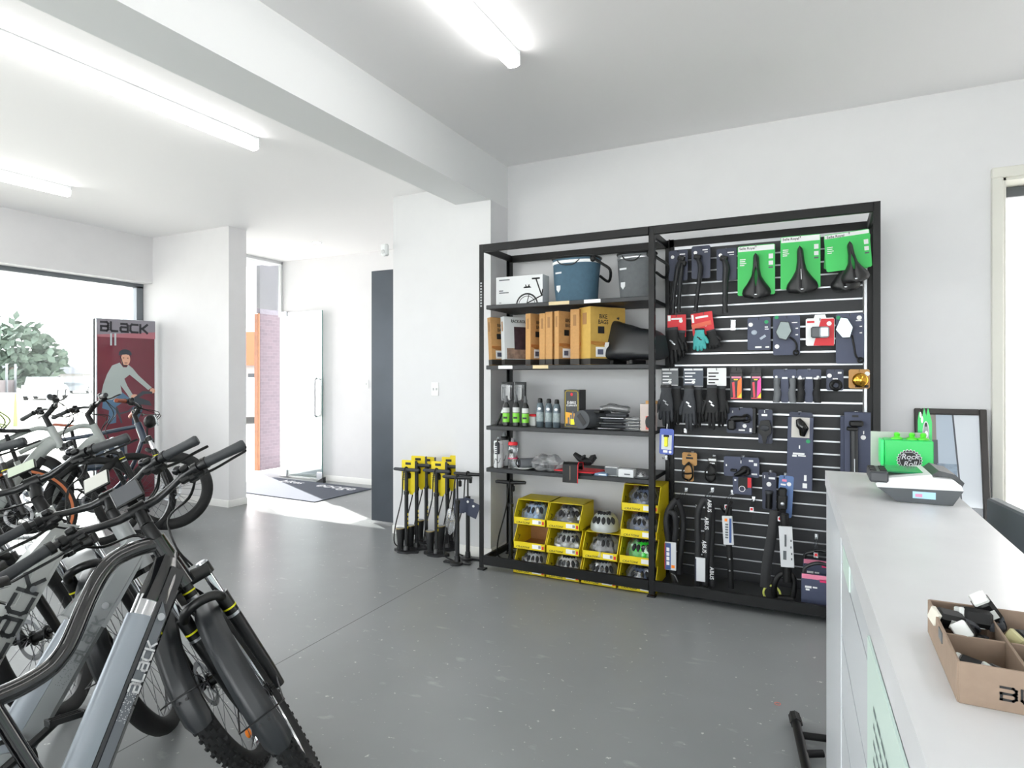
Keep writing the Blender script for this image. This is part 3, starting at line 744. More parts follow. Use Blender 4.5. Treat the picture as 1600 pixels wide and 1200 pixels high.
    if kind in ('swoop', 'low'):
        # half-round battery on the tube, flat side decal, wordmark, key lock
        off = .14 if kind == 'swoop' else .0
        m_ = MB(T0); bp = [(.006, -.034)]+[(.008+.055*math.sin(t), -.034*math.cos(t)) for t in [PI*i/10 for i in range(1, 10)]]+[(.006, .034)]
        m_.prism(bp, Ld-.20-(.0 if kind == 'swoop' else .10), basis(BBP+d*.03, n, (0, 1, 0), d)); m_.build('battery', o['batt'], root)
        if kind == 'swoop':
            m_ = MB(T0); bp2 = [(x*.88, y*.85) for x, y in bp]; m_.prism(bp2, .09, basis(BBP+d*(Ld-.20), n, (0, 1, 0), d)); m_.build('battery_neck', CHROME, root)
            m_ = MB(T0)
            for sg in (-1, 1): m_.add([dtp(.03, -.037, sg*.0366), dtp(Ld-.16, -.037, sg*.0366), dtp(Ld-.12, -.008, sg*.0382), dtp(.03, -.008, sg*.0382)], [(0, 1, 2, 3)])
            m_.build('side_decal', o['decal'], fr)
            m_ = MB(T0); pp = [V(q) for q in [(.839, 0, .934), (.793, 0, .936), (.746, 0, .931), (.696, 0, .917), (.655, 0, .884), (.622, 0, .841), (.595, 0, .798), (.562, 0, .742), (.535, 0, .705), (.501, 0, .677), (.455, 0, .661), (.405, 0, .653), (.345, 0, .65)]]
            m_.tube(catmull(pp, 3), .025, 12, sq=(1.0, .82)); m_.build('top_tube', FM, root)
        m_ = MB(T0)
        lw, lh = (.135, .029) if not o.get('biglogo') else (.34, .066)
        u0 = .305 if not o.get('biglogo') else Ld-.50
        v0 = -.038 if not o.get('biglogo') else -.036
        logo(m_, lambda u, v: dtp(u0+u, v0+v, -.0393 if not o.get('biglogo') else -.0392), lh, lw, .2)
        rnd = random.Random(2)
        for k in range(60):
            u = -.075*(rnd.random()**1.6)-.006; v = rnd.uniform(0, lh); s_ = .0022
            m_.add([dtp(u0+u, v0+v, -.0393), dtp(u0+u+s_, v0+v, -.0393), dtp(u0+u+s_, v0+v+s_, -.0393), dtp(u0+u, v0+v+s_, -.0393)], [(0, 1, 2, 3)])
        m_.build('lettering', o['ink'], fr)
        m_ = MB(T0); p = dtp(Ld-.165 if kind == 'swoop' else Ld-.2, -.02, -.038); m_.cyl(p, p-V((0, .004, 0)), .011, n=16); m_.build('key_lock', ALUM, fr)
    elif kind == 'trek':
        m_ = MB(T0); m_.tube([(.775, 0, .725), (.555, 0, .36)], .031, 10, sq=(1.35, .85)); m_.build('battery', BLACKP, root)
        m_ = MB(T0); m_.cyl(BBP-V((0, .045, 0)), BBP+V((0, .045, 0)), .075, n=20); m_.build('motor', BLACKP, root)
    else:
        m_ = MB(T0); m_.box((.58, 0, .66), (.34, .10, .22), ry(-.12), bev=.04); m_.build('battery_box', o['batt'], root)
        m_ = MB(T0); m_.box((.58, -.051, .68), (.2, .006, .10), ry(-.12), bev=.02); m_.build('side_cover', mat('moto_cover', '#4a5668', .35), root)
        m_ = MB(T0); m_.ell(axp(.64, .10), (.05, .06, .06), 16, 10); 
        m_.T = TS; hd = m_.build('headlight', BLACKP, root)
        m_ = MB(TS); m_.cyl(axp(.64, .135), axp(.64, .152), .05, n=20); m_.build('lens', mat('lamp_lens', '#dfe6ea', .1), hd)
    # --- fork
    m_ = MB(TS); fo = .043
    m_.tube([axp(.47), axp(.70)], .0155, 10)
    m_.tube([axp(.485, fo*.6, -.075), axp(.495, fo*.4), axp(.485, fo*.6, .075)], [.022, .026, .022], 10, sq=(1, .8))
    for sg in (-1, 1):
        m_.cyl(axp(.468, fo, sg*.065), axp(.508, fo, sg*.065), .0235, n=14)
        m_.tube([axp(.385, fo, sg*.065), axp(.36, fo, sg*.065), axp(.06, fo, sg*.066), axp(-.015, fo+.004, sg*.064)], [.0235, .023, .019, .017], 12)
    m_.tube(catmull([axp(.365, fo, -.066), axp(.40, fo-.035, -.05), axp(.415, fo-.05, 0), axp(.40, fo-.035, .05), axp(.365, fo, .066)], 5), .0165, 10)
    fk = m_.build('fork', FORKM, root)
    for sg in (-1, 1):
        m_ = MB(TS); m_.cyl(axp(.375, fo, sg*.065), axp(.475, fo, sg*.065), .0155, n=14); m_.build('stanchion', CHROME, fk)
        m_ = MB(TS); m_.cyl(axp(.325, fo, sg*.0652), axp(.331, fo, sg*.0652), .0236, n=14); m_.build('yellow_band', mat('acid_yellow', '#e2e01c', .4), fk)
        m_ = MB(TS); m_.cyl(axp(.296, fo, sg*.0652), axp(.306, fo, sg*.0652), .0232, n=14); m_.build('silver_band', ALUM, fk)
        m_ = MB(TS); m_.lathe([(.018, 0), (.016, .007), (.006, .009)], 14, basis(axp(.508, fo, sg*.065), FW, (0, 1, 0), AX)); m_.build('top_cap', ALUM, fk)
    m_ = MB(TS); m_.box(axp(.05, fo-.035, .055), (.05, .03, .05), ry(-.4), bev=.006); m_.build('brake_caliper', BLACKP, fk)
    # --- wheels
    oo = dict(o); wheel(root, TS @ tr(*hub), R, tr_, oo, True)
    oo.pop('reflector', None); wheel(root, T0 @ tr(*rh), R, tr_, oo, False, 'rear_wheel')
    # --- front mudguard
    if o.get('guard', True):
        Rg, wg = R+.025, .041
        def gp(t, s_):
            an = math.radians(o.get('ga', 62)+(o.get('gb', 207)-o.get('ga', 62))*t); x = (s_-.5)*2
            ww = wg*(1.0 if t < .97 else .8); dr = -.026*max(0, abs(x)-.5)/.5
            r_ = Rg+dr+.0
            return hub+V((r_*math.cos(an), x*ww, r_*math.sin(an)))
        m_ = MB(TS); m_.grid(gp, 34, 9); m_.grid(lambda t, s_: gp(t, s_)-(gp(t, s_)-hub).normalized()*.003, 34, 9)
        g_ = m_.build('mudguard', GUARD, root, ang=60)
        m_ = MB(TS); an = math.radians(188); p = hub+V((math.cos(an)*(Rg+.004), 0, math.sin(an)*(Rg+.004)))
        m_.tube([axp(.03, fo-.02, -.07), p+V((.02, -.07, 0)), p+V((.0, -.048, 0)), p, p+V((0, .048, 0)), p+V((.02, .07, 0)), axp(.03, fo-.02, .07)], .0026, 6)
        m_.build('stay', BLACKM, g_)
        m_ = MB(TS)
        for y in (-.014, .014): q = p+V((-.001, y, -.018)); m_.cyl(q, q+V((-.004, 0, 0)), .005, n=10)
        m_.build('bolt', BLACKP, g_)
    # --- stem, bar, grips, levers
    dz = o.get('bar_dz', 0.); fb = .055+o.get('stem_f', 0.)
    m_ = MB(TS); m_.tube([axp(.655), axp(.665), axp(.725+dz)], [.026, .021, .019], 14)
    m_.tube([axp(.715+dz), axp(.745+dz, fb*.6), axp(.77+dz, fb)], [.021, .0195, .023], 12, sq=(1, .9))
    m_.cyl(axp(.77+dz, fb, -.025), axp(.77+dz, fb, .025), .024, n=14)
    sm = m_.build('stem', BLACKP, root)
    def bar(y):
        s_ = abs(y)
        K = [(0, .77, fb), (.06, .77, fb), (.11, .782, fb-.006), (.17, .802, fb-.035), (.235, .805, fb-.065), (.36, .80, fb-.115)]
        for (a, p1, f1), (b, p2, f2) in zip(K, K[1:]):
            if s_ <= b+1e-6: t = (s_-a)/(b-a); return axp(p1+(p2-p1)*t+dz, f1+(f2-f1)*t, y)
        return axp(.80+dz, fb-.115, y)
    ys = [-.36+.02*i for i in range(37)]
    m_ = MB(TS); m_.tube([bar(y) for y in ys], [.0115+.0035*max(0, 1-abs(y)/.12) for y in ys], 12); hb = m_.build('handlebar', mat('bar_black', '#191a1c', .28), root)
    for sg in (-1, 1):
        m_ = MB(TS); Y_ = [.243, .25, .29, .33, .355, .362, .368]; rr = [.018, .0175, .0165, .0175, .0185, .0185, .015]
        m_.tube([bar(sg*y) for y in Y_], rr, 16); g = m_.build('grip', o.get('gripm', GRIPM), hb)
        m_ = MB(TS); m_.cyl(bar(sg*.228), bar(sg*.243), .0205, n=14)
        c = bar(sg*.205); m_.cyl(bar(sg*.196), bar(sg*.214), .018, n=12)
        m_.box(c+V((.02, 0, -.014)), (.045, .034, .026), bev=.007); m_.box(c+V((.02, sg*-.03, -.012)), (.024, .06, .02), bev=.007)
        m_.tube(catmull([c+V((.035, sg*.0, -.02)), c+V((.055, sg*.05, -.018)), c+V((.045, sg*.11, -.02)), c+V((.05, sg*.165, -.018))], 4), [.007]*4*3+[.006], 6, sq=(.6, 1.4)); m_.build('brake_lever', BLACKP, hb)
        m_ = MB(TS); c2 = bar(sg*.175); m_.box(c2+V((-.004, 0, .014)), (.035, .028, .022), bev=.008); m_.box(c2+V((.012, sg*.01, -.022)), (.04, .035, .025), bev=.008); m_.build('switch_pod', BLACKP, hb)
    if o.get('bell', True):
        m_ = MB(TS); p = bar(-.155); m_.ell(p+V((0, 0, .028)), (.017, .017, .015)); m_.cyl(p, p+V((0, 0, .026)), .006); m_.build('bell', mat('bell_black', '#202124', .2, .5), hb)
    # display
    wd, ln = o.get('disp', (.078, .08))
    if wd:
        Td = TS @ basis(axp(.835+dz, fb-.03), (0, -1, 0), V((math.cos(1.1), 0, math.sin(1.1))))
        m_ = MB(Td); m_.box((0, 0, 0), (wd+.008, ln, .012), bev=.003); m_.box((0, -ln*.2, -.015), (.03, .02, .03)); dsp = m_.build('display', BLACKP, hb)
        m_ = MB(Td); m_.box((0, 0, .0062), (wd, ln*.9, .001)); m_.build('screen', o.get('lcd', LCDM), dsp)
    # cables
    m_ = MB(TS)
    for sg, k in ((-1, 0), (-1, 1), (1, 0), (1, 1)):
        c = bar(sg*.19)+V((.03, 0, -.02)); 
        m_.tube(catmull([c, c+V((.06+.015*k, -sg*.05, -.03)), axp(.68, .16+.03*k, sg*.05), axp(.60, .06, sg*.03), axp(.52, .035, sg*(.032+.01*k))], 5), .0034, 6)
    m_.build('cables', BLACKP, hb)
    # --- seat, cranks, kickstand
    m_ = MB(T0); m_.tube([st, V((.285, 0, .905))], .0145, 12); m_.build('seatpost', BLACKP, root)
    def sp(u, v):
        x = .16+.27*u; wd_ = .075*(1-u)**.8*(1 if u > .05 else .6)+.022; a_ = (v-.5)*PI
        return V((x, wd_*math.sin(a_), .915+.028*math.cos(a_)+.02*(1-u)**2))
    m_ = MB(T0); m_.grid(sp, 14, 9); m_.grid(lambda u, v: V((sp(u, v).x, sp(u, v).y, .912)), 14, 9); m_.build('saddle', o.get('saddlem', BLACKP), root, ang=60)
    m_ = MB(T0)
    for sg in (-1, 1):
        an = o.get('crank', -.5)+(0 if sg < 0 else PI); e = BBP+V((.17*math.cos(an), sg*.085, .17*math.sin(an)))
        m_.tube([BBP+V((0, sg*.065, 0)), e], [.014, .011], 8)
    m_.ring(BBP+V((0, -.06, 0)), (0, 1, 0), .075, .008, 32, 6, sq=(.4, 1)); ck = m_.build('crank', BLACKP, root)
    for sg in (-1, 1):
        an = o.get('crank', -.5)+(0 if sg < 0 else PI); e = BBP+V((.17*math.cos(an), sg*.14, .17*math.sin(an))); m_ = MB(T0)
        for x in (-.042, .042): m_.box(e+V((x, 0, 0)), (.008, .09, .02), bev=.002)
        for y in (-.042, 0, .042): m_.box(e+V((0, y, 0)), (.09, .008, .016), bev=.002)
        m_.build('pedal', BLACKP, ck)
    m_ = MB(T0); m_.tube([BBP+V((-.12, .04, 0)), V((.27, .10, .055))], .008, 8); m_.build('kickstand', BLACKP, root)
    return root
GB = 'step-through e-bikes in the near row'
BLKG = mat('gloss_black_frame', '#0c0d0f', .12, coat=1.0)
SILB = mat('silver_battery', '#8d949b', .35, .55)
GRYF = mat('grey_frame', '#8f9394', .28, coat=.6)
WHTF = mat('pale_grey_frame', '#b4b7b5', .3, coat=.5)
DEC = mat('grey_decal', '#63686d', .4)
INKL = mat('pale_ink', '#c9cbcc', .5); INKD = mat('dark_ink', '#3a3c3e', .5)
LCDG = mat('display_pale', '#b9bab4', .3); LCDN = mat('display_greenish', '#b5bfae', .25)
make_bike('electric_bicycle', 'gloss black step-through e-bike with silver battery and curved top tube, nearest the open floor', (-1.612, 1.549, 1.503, .306, 1.004),
          dict(kind='swoop', frame=BLKG, batt=SILB, decal=DEC, ink=INKL, knobs=True, rim_c=True, crank=-.3), GB)
make_bike('electric_bicycle', 'grey low-step e-bike with orange wheel reflector, second from the open floor', (-1.86, 1.531, 1.242, .309, 1.038),
          dict(kind='low', frame=GRYF, batt=SILB, ink=mat('mid_ink', '#6a6e70', .5), knobs=True, rim_c=True, lcd=LCDG, reflector=5.0, crank=.6), GB)
make_bike('electric_bicycle', 'pale grey low-step e-bike with big dark lettering and greenish display, third in the near row', (-2.367, 1.551, 1.478, .178, .92),
          dict(kind='low', frame=WHTF, batt=WHTF, ink=INKD, biglogo=True, disp=(.085, .045), lcd=LCDN, gb=200), GB)
make_bike('electric_bicycle', 'leftmost near-row e-bike, its black grip and spoked wheel showing behind the pale frame', (-2.849, 1.448, 1.599, .159, .70),
          dict(kind='low', frame=WHTF, batt=SILB, ink=INKD, guard=False), GB)
GF = 'e-bikes in the far row by the window'
RG = mat('red_ring_grip', '#3a3b3d', .6)
FARG = mat('mid_grey_frame', '#9aa09d', .35, coat=.4)
make_bike('electric_bicycle', 'far grey e-bike with tan sidewall tyres, leftmost handlebar standing up before the window', (-5.45, 2.50, .78, .20, .60),
          dict(kind='trek', frame=FARG, tan=True, guard=False, S=1.07, bar_dz=.04, stem_f=.03, bell=True, disp=(0, 0), tr=.03), GF)
make_bike('electric_bicycle', 'far grey e-bike with straight head tube just left of the lightbox', (-5.45, 3.08, 1.02, .15, .36),
          dict(kind='trek', frame=FARG, guard=False, S=1.07, bar_dz=.04, stem_f=.03, disp=(0, 0), tr=.031), GF)
make_bike('electric_bicycle', 'far grey e-bike whose handlebar stands in front of the lightbox rider', (-5.42, 3.42, 1.18, .12, .43),
          dict(kind='trek', frame=FARG, guard=False, S=1.07, bar_dz=.04, stem_f=.03, disp=(0, 0), tr=.031), GF)
BRN = mat('brown_leather', '#9a4a2c', .5)
make_bike('electric_moped_bicycle', 'dark blue moto-style e-bike with brown grips and round headlight beside the white pier', (-5.40, 3.68, .60, .14, .29),
          dict(kind='moto', frame=mat('dark_blue_frame', '#27374c', .3, coat=.6), batt=mat('dark_blue_frame', '#27374c'), guard=False, S=1.05, R=.345, tr=.048, gripm=BRN, saddlem=BRN, bar_dz=.03, disp=(0, 0)), GF)
make_bike('electric_bicycle', 'far e-bike at the left edge with only its black mudguarded front wheel showing', (-4.55, 1.62, .95, .15, .5),
          dict(kind='trek', frame=FARG, S=1.0, disp=(0, 0)), GF)
# ------------------------------------------------------------------ advertising lightbox
lb0 = on_x(150, 496, -7.04); lb1 = on_y(243, 502, 4.55)
A0 = V((lb0.x, lb0.y, 0)); LBH = (lb0.z+lb1.z)/2; A1 = V((lb1.x, lb1.y, 0))
ed = (A1-A0).normalized(); en = V((ed.y, -ed.x, 0)); WL = (A1-A0).length
lb = thing('advertising_lightbox', 'tall free-standing poster lightbox with bold wordmark and a rider print beside the window', 'display', A0+ed*WL/2, local=False)
mb = MB(basis(A0-en*.155, ed, en, (0, 0, 1))); mb.box((WL/2, .075, LBH/2), (WL, .15, LBH), bev=.006); mb.build('case', mat('case_silver', '#c6cacf', .35, .5), lb)
mb = MB(basis(A0-en*.155, ed, en, (0, 0, 1))); mb.box((-.004, .09, LBH/2), (.012, .03, LBH-.01)); mb.build('side_groove', BLACKP, lb)
lbd = -(A0.dot(en))
def lbp(cx, cy, lift=.001):
    px, py = 120+cx*.18325, 480+cy*.18333
    d = ray(px, py); t = (A0-CC).dot(en)/d.dot(en); return CC+d*t+en*lift
def poly(nm, pts, m, lift, par):
    m_ = MB(); P = [lbp(x, y, lift) for x, y in pts]; m_.add(P, [list(range(len(P)))]); return m_.build(nm, m, par)
def ellp(cx, cy, a, b, n=24): return [(cx+a*math.cos(2*PI*k/n), cy+b*math.sin(2*PI*k/n)) for k in range(n)]
MAR = mat('maroon_print', '#6d2636', .3, noise=.18, nscale=1.2, coat=.6)
m_ = MB(); zb_ = .05
P = [A0+ed*.012+en*.0007+V((0, 0, zb_)), A1-ed*.012+en*.0007+V((0, 0, zb_)), A1-ed*.012+en*.0007+V((0, 0, LBH-.01)), A0+ed*.012+en*.0007+V((0, 0, LBH-.01))]
m_.add(P, [(0, 1, 2, 3)]); face = m_.build('poster_face', MAR, lb)
poly('sky_band', [(172, 96), (668, 122), (668, 215), (172, 235)], mat('poster_grey', '#8a868f', .4), .0014, face)
poly('eave_band', [(172, 232), (668, 215), (668, 272), (172, 250)], mat('poster_pink', '#b0707a', .4), .0016, face)
m_ = MB()
def lgf(u, v): return lbp(206+u, 196+u*.065-v, .0022)
logo(m_, lgf, 72, 395, .25); m_.build('lettering', mat('poster_ink', '#2a2a30', .4), face)
for x in (284, 320): poly('pole_print', [(x, 222), (x+16, 222), (x+16, 326), (x, 326)], mat('poster_pale', '#b9c4c8', .4), .002, face)
poly('jeans_print', [(225, 780), (380, 720), (450, 775), (390, 810), (335, 850), (335, 985), (262, 1000), (275, 880), (215, 860)], mat('poster_denim', '#51708c', .45), .002, face)
poly('jeans_print', [(470, 850), (545, 830), (560, 880), (500, 1000), (470, 1000)], mat('poster_denim_dark', '#3c5468', .45), .002, face)
poly('sweater_print', [(365, 472), (300, 497), (258, 570), (225, 660), (207, 745), (212, 790), (300, 790), (385, 735), (372, 665), (425, 735), (450, 775), (505, 775), (470, 735), (430, 670), (405, 610), (450, 575), (530, 640), (608, 705), (640, 685), (600, 650), (525, 580), (475, 520), (440, 490), (425, 512), (395, 512)], mat('poster_sweater', '#a9b3b1', .5), .0023, face)
SKIN = mat('poster_skin', '#d9a78f', .5)
poly('face_print', ellp(415, 445, 40, 55), SKIN, .0025, face); poly('hand_print', ellp(492, 762, 32, 20), SKIN, .0025, face); poly('hand_print', ellp(645, 712, 22, 22), SKIN, .0025, face)
poly('helmet_print', [(355, 412), (360, 380), (385, 362), (415, 358), (450, 370), (468, 395), (464, 412), (420, 402), (385, 405)], mat('poster_helmet', '#39424c', .4), .0028, face)
poly('helmet_strap_print', [(366, 415), (374, 415), (398, 492), (428, 492), (428, 502), (392, 502)], mat('poster_ink', '#2a2a30'), .0028, face)
for q in (ellp(398, 432, 7, 4), ellp(434, 434, 7, 4), [(405, 472), (432, 472), (430, 478), (408, 478)]): poly('feature_print', q, mat('poster_feature', '#6a4034', .5), .0028, face)
poly('bike_print', [(440, 805), (520, 745), (560, 715), (640, 718), (645, 735), (575, 740), (530, 770), (620, 800), (640, 840), (560, 830), (480, 835)], mat('poster_bike', '#3b434c', .4), .0031, face)
poly('bike_print', [(330, 855), (345, 850), (390, 985), (375, 990)], mat('poster_bike', '#3b434c'), .0031, face)
poly('bike_print', [(350, 905), (440, 880), (470, 850), (476, 858), (445, 892), (352, 918)], mat('poster_bike', '#3b434c'), .0031, face)
# ------------------------------------------------------------------ goods on the slatwall
YC = 4.33
HOOKN = [0]
def hook(x, z, yend, what, label=None, tagged=False):
    t = thing('display_hook', label or ('wire display hook in the slatwall holding the '+what), 'hook', (x, YS, z), group='slatwall hooks')
    m_ = MB(); m_.box((0, -.003, -.004), (.022, .005, .034), bev=.002); m_.build('back_plate', STEELW, t)
    m_ = MB(); L = YS-yend; m_.tube([(0, -.004, 0), (0, -L, .0), (0, -L-.008, .012)], .0024, 6); m_.build('prong', STEELW, t)
    if tagged:
        m_ = MB(); m_.tube([(.008, -.004, -.01), (.008, -L, -.06), (-.008, -L, -.06), (-.008, -.004, -.01)], .002, 5); m_.box((0, -L-.003, -.05), (.024, .003, .03)); m_.build('price_clip', STEELW, t)
        m_ = MB(); m_.box((0, -L-.006, -.048), (.016, .002, .016)); m_.build('red_tag', RED, t)
    return t
class Hang:
    def __init__(s, name, label, cat, r, y=YC, group=None, hk=None, tilt=0.):
        s.y = y; cx, cy = (r[0]+r[2])/2, (r[1]+r[3])/2
        s.x0, s.x1 = on_y(r[0], cy, y).x, on_y(r[2], cy, y).x; s.z0, s.z1 = on_y(cx, r[3], y).z, on_y(cx, r[1], y).z
        s.w, s.h = s.x1-s.x0, s.z1-s.z0; s.o = V(((s.x0+s.x1)/2, y, s.z0))
        s.t = thing(name, label, cat, s.o, (0, tilt, 0), group); s.r = r
        if hk: hook(s.o.x, s.z1-.014, y-.012, hk)
    def L(s, px, py, dy=0.): return on_y(px, py, s.y)-s.o+V((0, dy, 0))
    def card(s, m, th=.003, z0=0., z1=None, x0=None, x1=None, dy=0., tab=False, name='card', cut=.008):
        z1 = s.h if z1 is None else z1; x0 = -s.w/2 if x0 is None else x0; x1 = s.w/2 if x1 is None else x1; c = cut
        P = [(x0+c, z0), (x1-c, z0), (x1, z0+c), (x1, z1-c), (x1-c, z1), (x0+c, z1), (x0, z1-c), (x0, z0+c)]
        if tab: k = (x1-x0)*.22; mid = (x0+x1)/2; P = P[:5]+[(mid+k, z1), (mid+k*.8, z1+.022), (mid-k*.8, z1+.022), (mid-k, z1)]+P[5:]
        m_ = MB(); m_.prism(P, th, basis((0, dy+th/2, 0), (1, 0, 0), (0, 0, 1))); 
        return m_.build(name, m, s.t, ang=30)
    def marks(s, par, rects, m=None, dy=-.0028, name='print'):
        m_ = MB()
        for (a, b, c, d) in rects:
            p, q = s.L(a, d, dy), s.L(c, b, dy)
            m_.add([(p.x, dy, p.z), (q.x, dy, p.z), (q.x, dy, q.z), (p.x, dy, q.z)], [(0, 1, 2, 3)])
        return m_.build(name, m or WHITEP, par)
    def disc(s, par, px, py, r, m, dy=-.0032, name='sticker'):
        c = s.L(px, py, dy); m_ = MB(); n = 20
        m_.add([(c.x+r*math.cos(2*PI*k/n), dy, c.z+r*math.sin(2*PI*k/n)) for k in range(n)], [list(range(n))]); return m_.build(name, m, par)
    def tube(s, name, m, pts, r, n=10, par=None, sq=(1, 1), cat=4, closed=False):
        P = [s.L(p[0], p[1], p[2] if len(p) > 2 else -.02) for p in pts]
        if cat and len(P) > 2: 
            R = r if isinstance(r, (list, tuple)) else None
            Q = catmull(P, cat)
            r = [R[min(len(R)-1, i//cat)]+(R[min(len(R)-1, i//cat+1)]-R[min(len(R)-1, i//cat)])*(i % cat)/cat for i in range(len(Q))] if R else r
            P = Q
        m_ = MB(); m_.tube(P, r, n, closed=closed, sq=sq); return m_.build(name, m, par or s.t)
STICK = mat('white_sticker', '#f2f3f3', .5)
GDOT = mat('green_dot', '#1f9d63', .5)
LEGM = mat('kickstand_black', '#2a2c2f', .35, .2)
def kick(label, r, legs, hk, back=False):
    H_ = Hang('kickstand_pack', label, 'bicycle part', r, group='kickstands on the slatwall', hk=hk)
    c = H_.card(NAVY2); H_.disc(c, r[0]+6, r[1]+11, .012, STICK); H_.marks(c, [(r[0]+17, r[1]+5, r[2]-4, r[1]+7.5), (r[0]+20, r[1]+9, r[2]-4, r[1]+10.5)])
    for lg in legs:
        H_.tube('kickstand_leg', LEGM, [(*p, -.03) for p in lg], [x*(1.75 if 'thick' in label else 1.35) for x in (.010, .017, .014, .012, .0125, .014)], 10, sq=(1, .8))
        p = H_.L(*lg[0], -.03); m_ = MB(); m_.box(p, (.05, .025, .035), ry(.25), bev=.006); m_.build('mount_plate', BLACKP, H_.t)
kick('leftmost kickstand on a dark blue card in the top slatwall row, two legs showing', (1045, 391, 1074.5, 438.5), [[(1066, 405), (1061, 418), (1057, 440), (1054, 465), (1053, 491)], [(1068, 412), (1066, 425), (1064, 445), (1062.5, 468), (1062, 489)]], 'leftmost kickstand card')
kick('middle kickstand on a dark blue card in the top slatwall row', (1080.7, 384, 1110, 435), [[(1091, 403), (1096, 419), (1094, 437), (1091, 460), (1088, 488)]], 'middle kickstand card')
kick('thick black kickstand beside the first green saddle card', (1119.7, 388, 1151, 438), [[(1132, 405), (1136, 420), (1134.5, 440), (1134, 465), (1134, 490)]], 'thick kickstand card')
SADM = mat('saddle_black', '#202123', .45, noise=.1)
def saddle(H_, nose, rear_y, hw, cx_rear, dy=-.02, slot=True, name='saddle', line=False):
    """a saddle hanging nose up: nose (px,py), rear bottom py, half width in px"""
    a = H_.L(*nose, dy); b = H_.L(cx_rear, rear_y, dy); Ln = (b-a).length; ax = (b-a).normalized(); ac = V((-ax.z, 0, ax.x))
    W = H_.L(cx_rear+hw, rear_y, dy).x-H_.L(cx_rear, rear_y, dy).x
    def wd(u):
        K = [(0, .0), (.02, .14), (.08, .20), (.3, .23), (.5, .34), (.65, .62), (.78, .92), (.88, 1.0), (.95, .9), (.985, .62), (1, .3)]
        for (p, q), (r, s_) in zip(K, K[1:]):
            if u <= r+1e-9: return (q+(s_-q)*(u-p)/(r-p))*W
        return 0
    def gap(u): return (W*.13*max(0, 1-((u-.52)/.24)**2)) if slot else 0.
    m_ = MB()
    for sg in (-1, 1):
        def f(i, j):
            u = i; g = gap(u); w_ = max(wd(u), g+.001); x = g+(w_-g)*j
            up = .055*(1-(x/max(w_, 1e-4))**2.2)**.6 if x < w_ else 0
            up = up-.010*max(0, 1-x/(W*.16))*(1 if .15 < u < .95 else 0)
            return a+ax*(u*Ln)+ac*(sg*x)+V((0, -up-.004, 0))
        m_.grid(f, 24, 9)
        m_.grid(lambda i, j: V((f(i, j).x, a.y+.0, f(i, j).z)), 24, 9)
    o = m_.build(name, SADM, H_.t, ang=70)
    if line:
        m_ = MB(); p = a+ax*(Ln*.5); q = a+ax*(Ln*.72); m_.tube([p+V((0, -.052, 0)), q+V((0, -.052, 0))], .0025, 6); m_.build('centre_badge', ALUM, o)
    m_ = MB(); p = a+ax*(Ln*.93); m_.box(p+V((0, -.052, 0)), (.02, .006, .006)); m_.build('rear_mark', ALUM, o)
    return o
def sadcard(label, r, hk, tilt=0., name='saddle_pack', y=YC):
    H_ = Hang(name, label, 'bicycle saddle', r, y=y, group='saddles on green cards', hk=hk, tilt=tilt)
    c = H_.card(GREEN, th=.004)
    hh = (r[3]-r[1])*.11; m_ = MB(); p, q = V((-H_.w/2+.004, 0, H_.h*.885)), V((H_.w/2-.004, 0, H_.h-.004))
    m_.add([(p.x, -.0025, p.z), (q.x, -.0025, p.z), (q.x, -.0025, q.z), (p.x, -.0025, q.z)], [(0, 1, 2, 3)]); m_.build('header_band', WHITEP, c)
    text(c, 'lettering', DARKP, 'Selle Royal', .022, basis(V((-H_.w*.24, -.0032, H_.h-.018)), (1, 0, 0), (0, 0, 1)))
    w_ = r[2]-r[0]
    H_.marks(c, [(r[0]+3.5, r[1]+22+3*k, r[0]+3.5+wd, r[1]+24+3*k) for k, wd in enumerate((9, 8.2, 10, 7))])
    H_.marks(c, [(r[2]-10, r[1]+13, r[2]-3, r[1]+21), (r[2]-10, r[1]+24, r[2]-3, r[1]+31)], name='price_label')
    H_.marks(c, [(r[2]-10, r[1]+33, r[2]-3, r[1]+36)], GREYP, name='grey_mark')
    return H_
H1 = sadcard('black saddle with cut-out slot on green card, lowest and leftmost of the green saddle cards', (1152.6, 383, 1211, 461), 'leftmost green saddle card')
saddle(H1, (1182, 398), 467, 23, 1182.5)
H2 = sadcard('black saddle with grey centre line on the middle green card of the top row', (1219.6, 368, 1282, 451), 'middle green saddle card')
saddle(H2, (1250, 387), 459, 25.5, 1254, slot=False, line=True)
H3 = sadcard('green saddle card at the rear of the tilted pair at top right, saddle low behind', (1287, 366, 1357, 420), 'rear green saddle card', .05, y=YC+.035)
saddle(H3, (1318, 392), 455, 24, 1323, slot=False)
H4 = sadcard('black slotted saddle on the front tilted green card at the top right corner', (1291.5, 362, 1363, 421), 'front tilted green saddle card', -.07, y=YC-.05)
saddle(H4, (1330, 380), 443, 23, 1336)
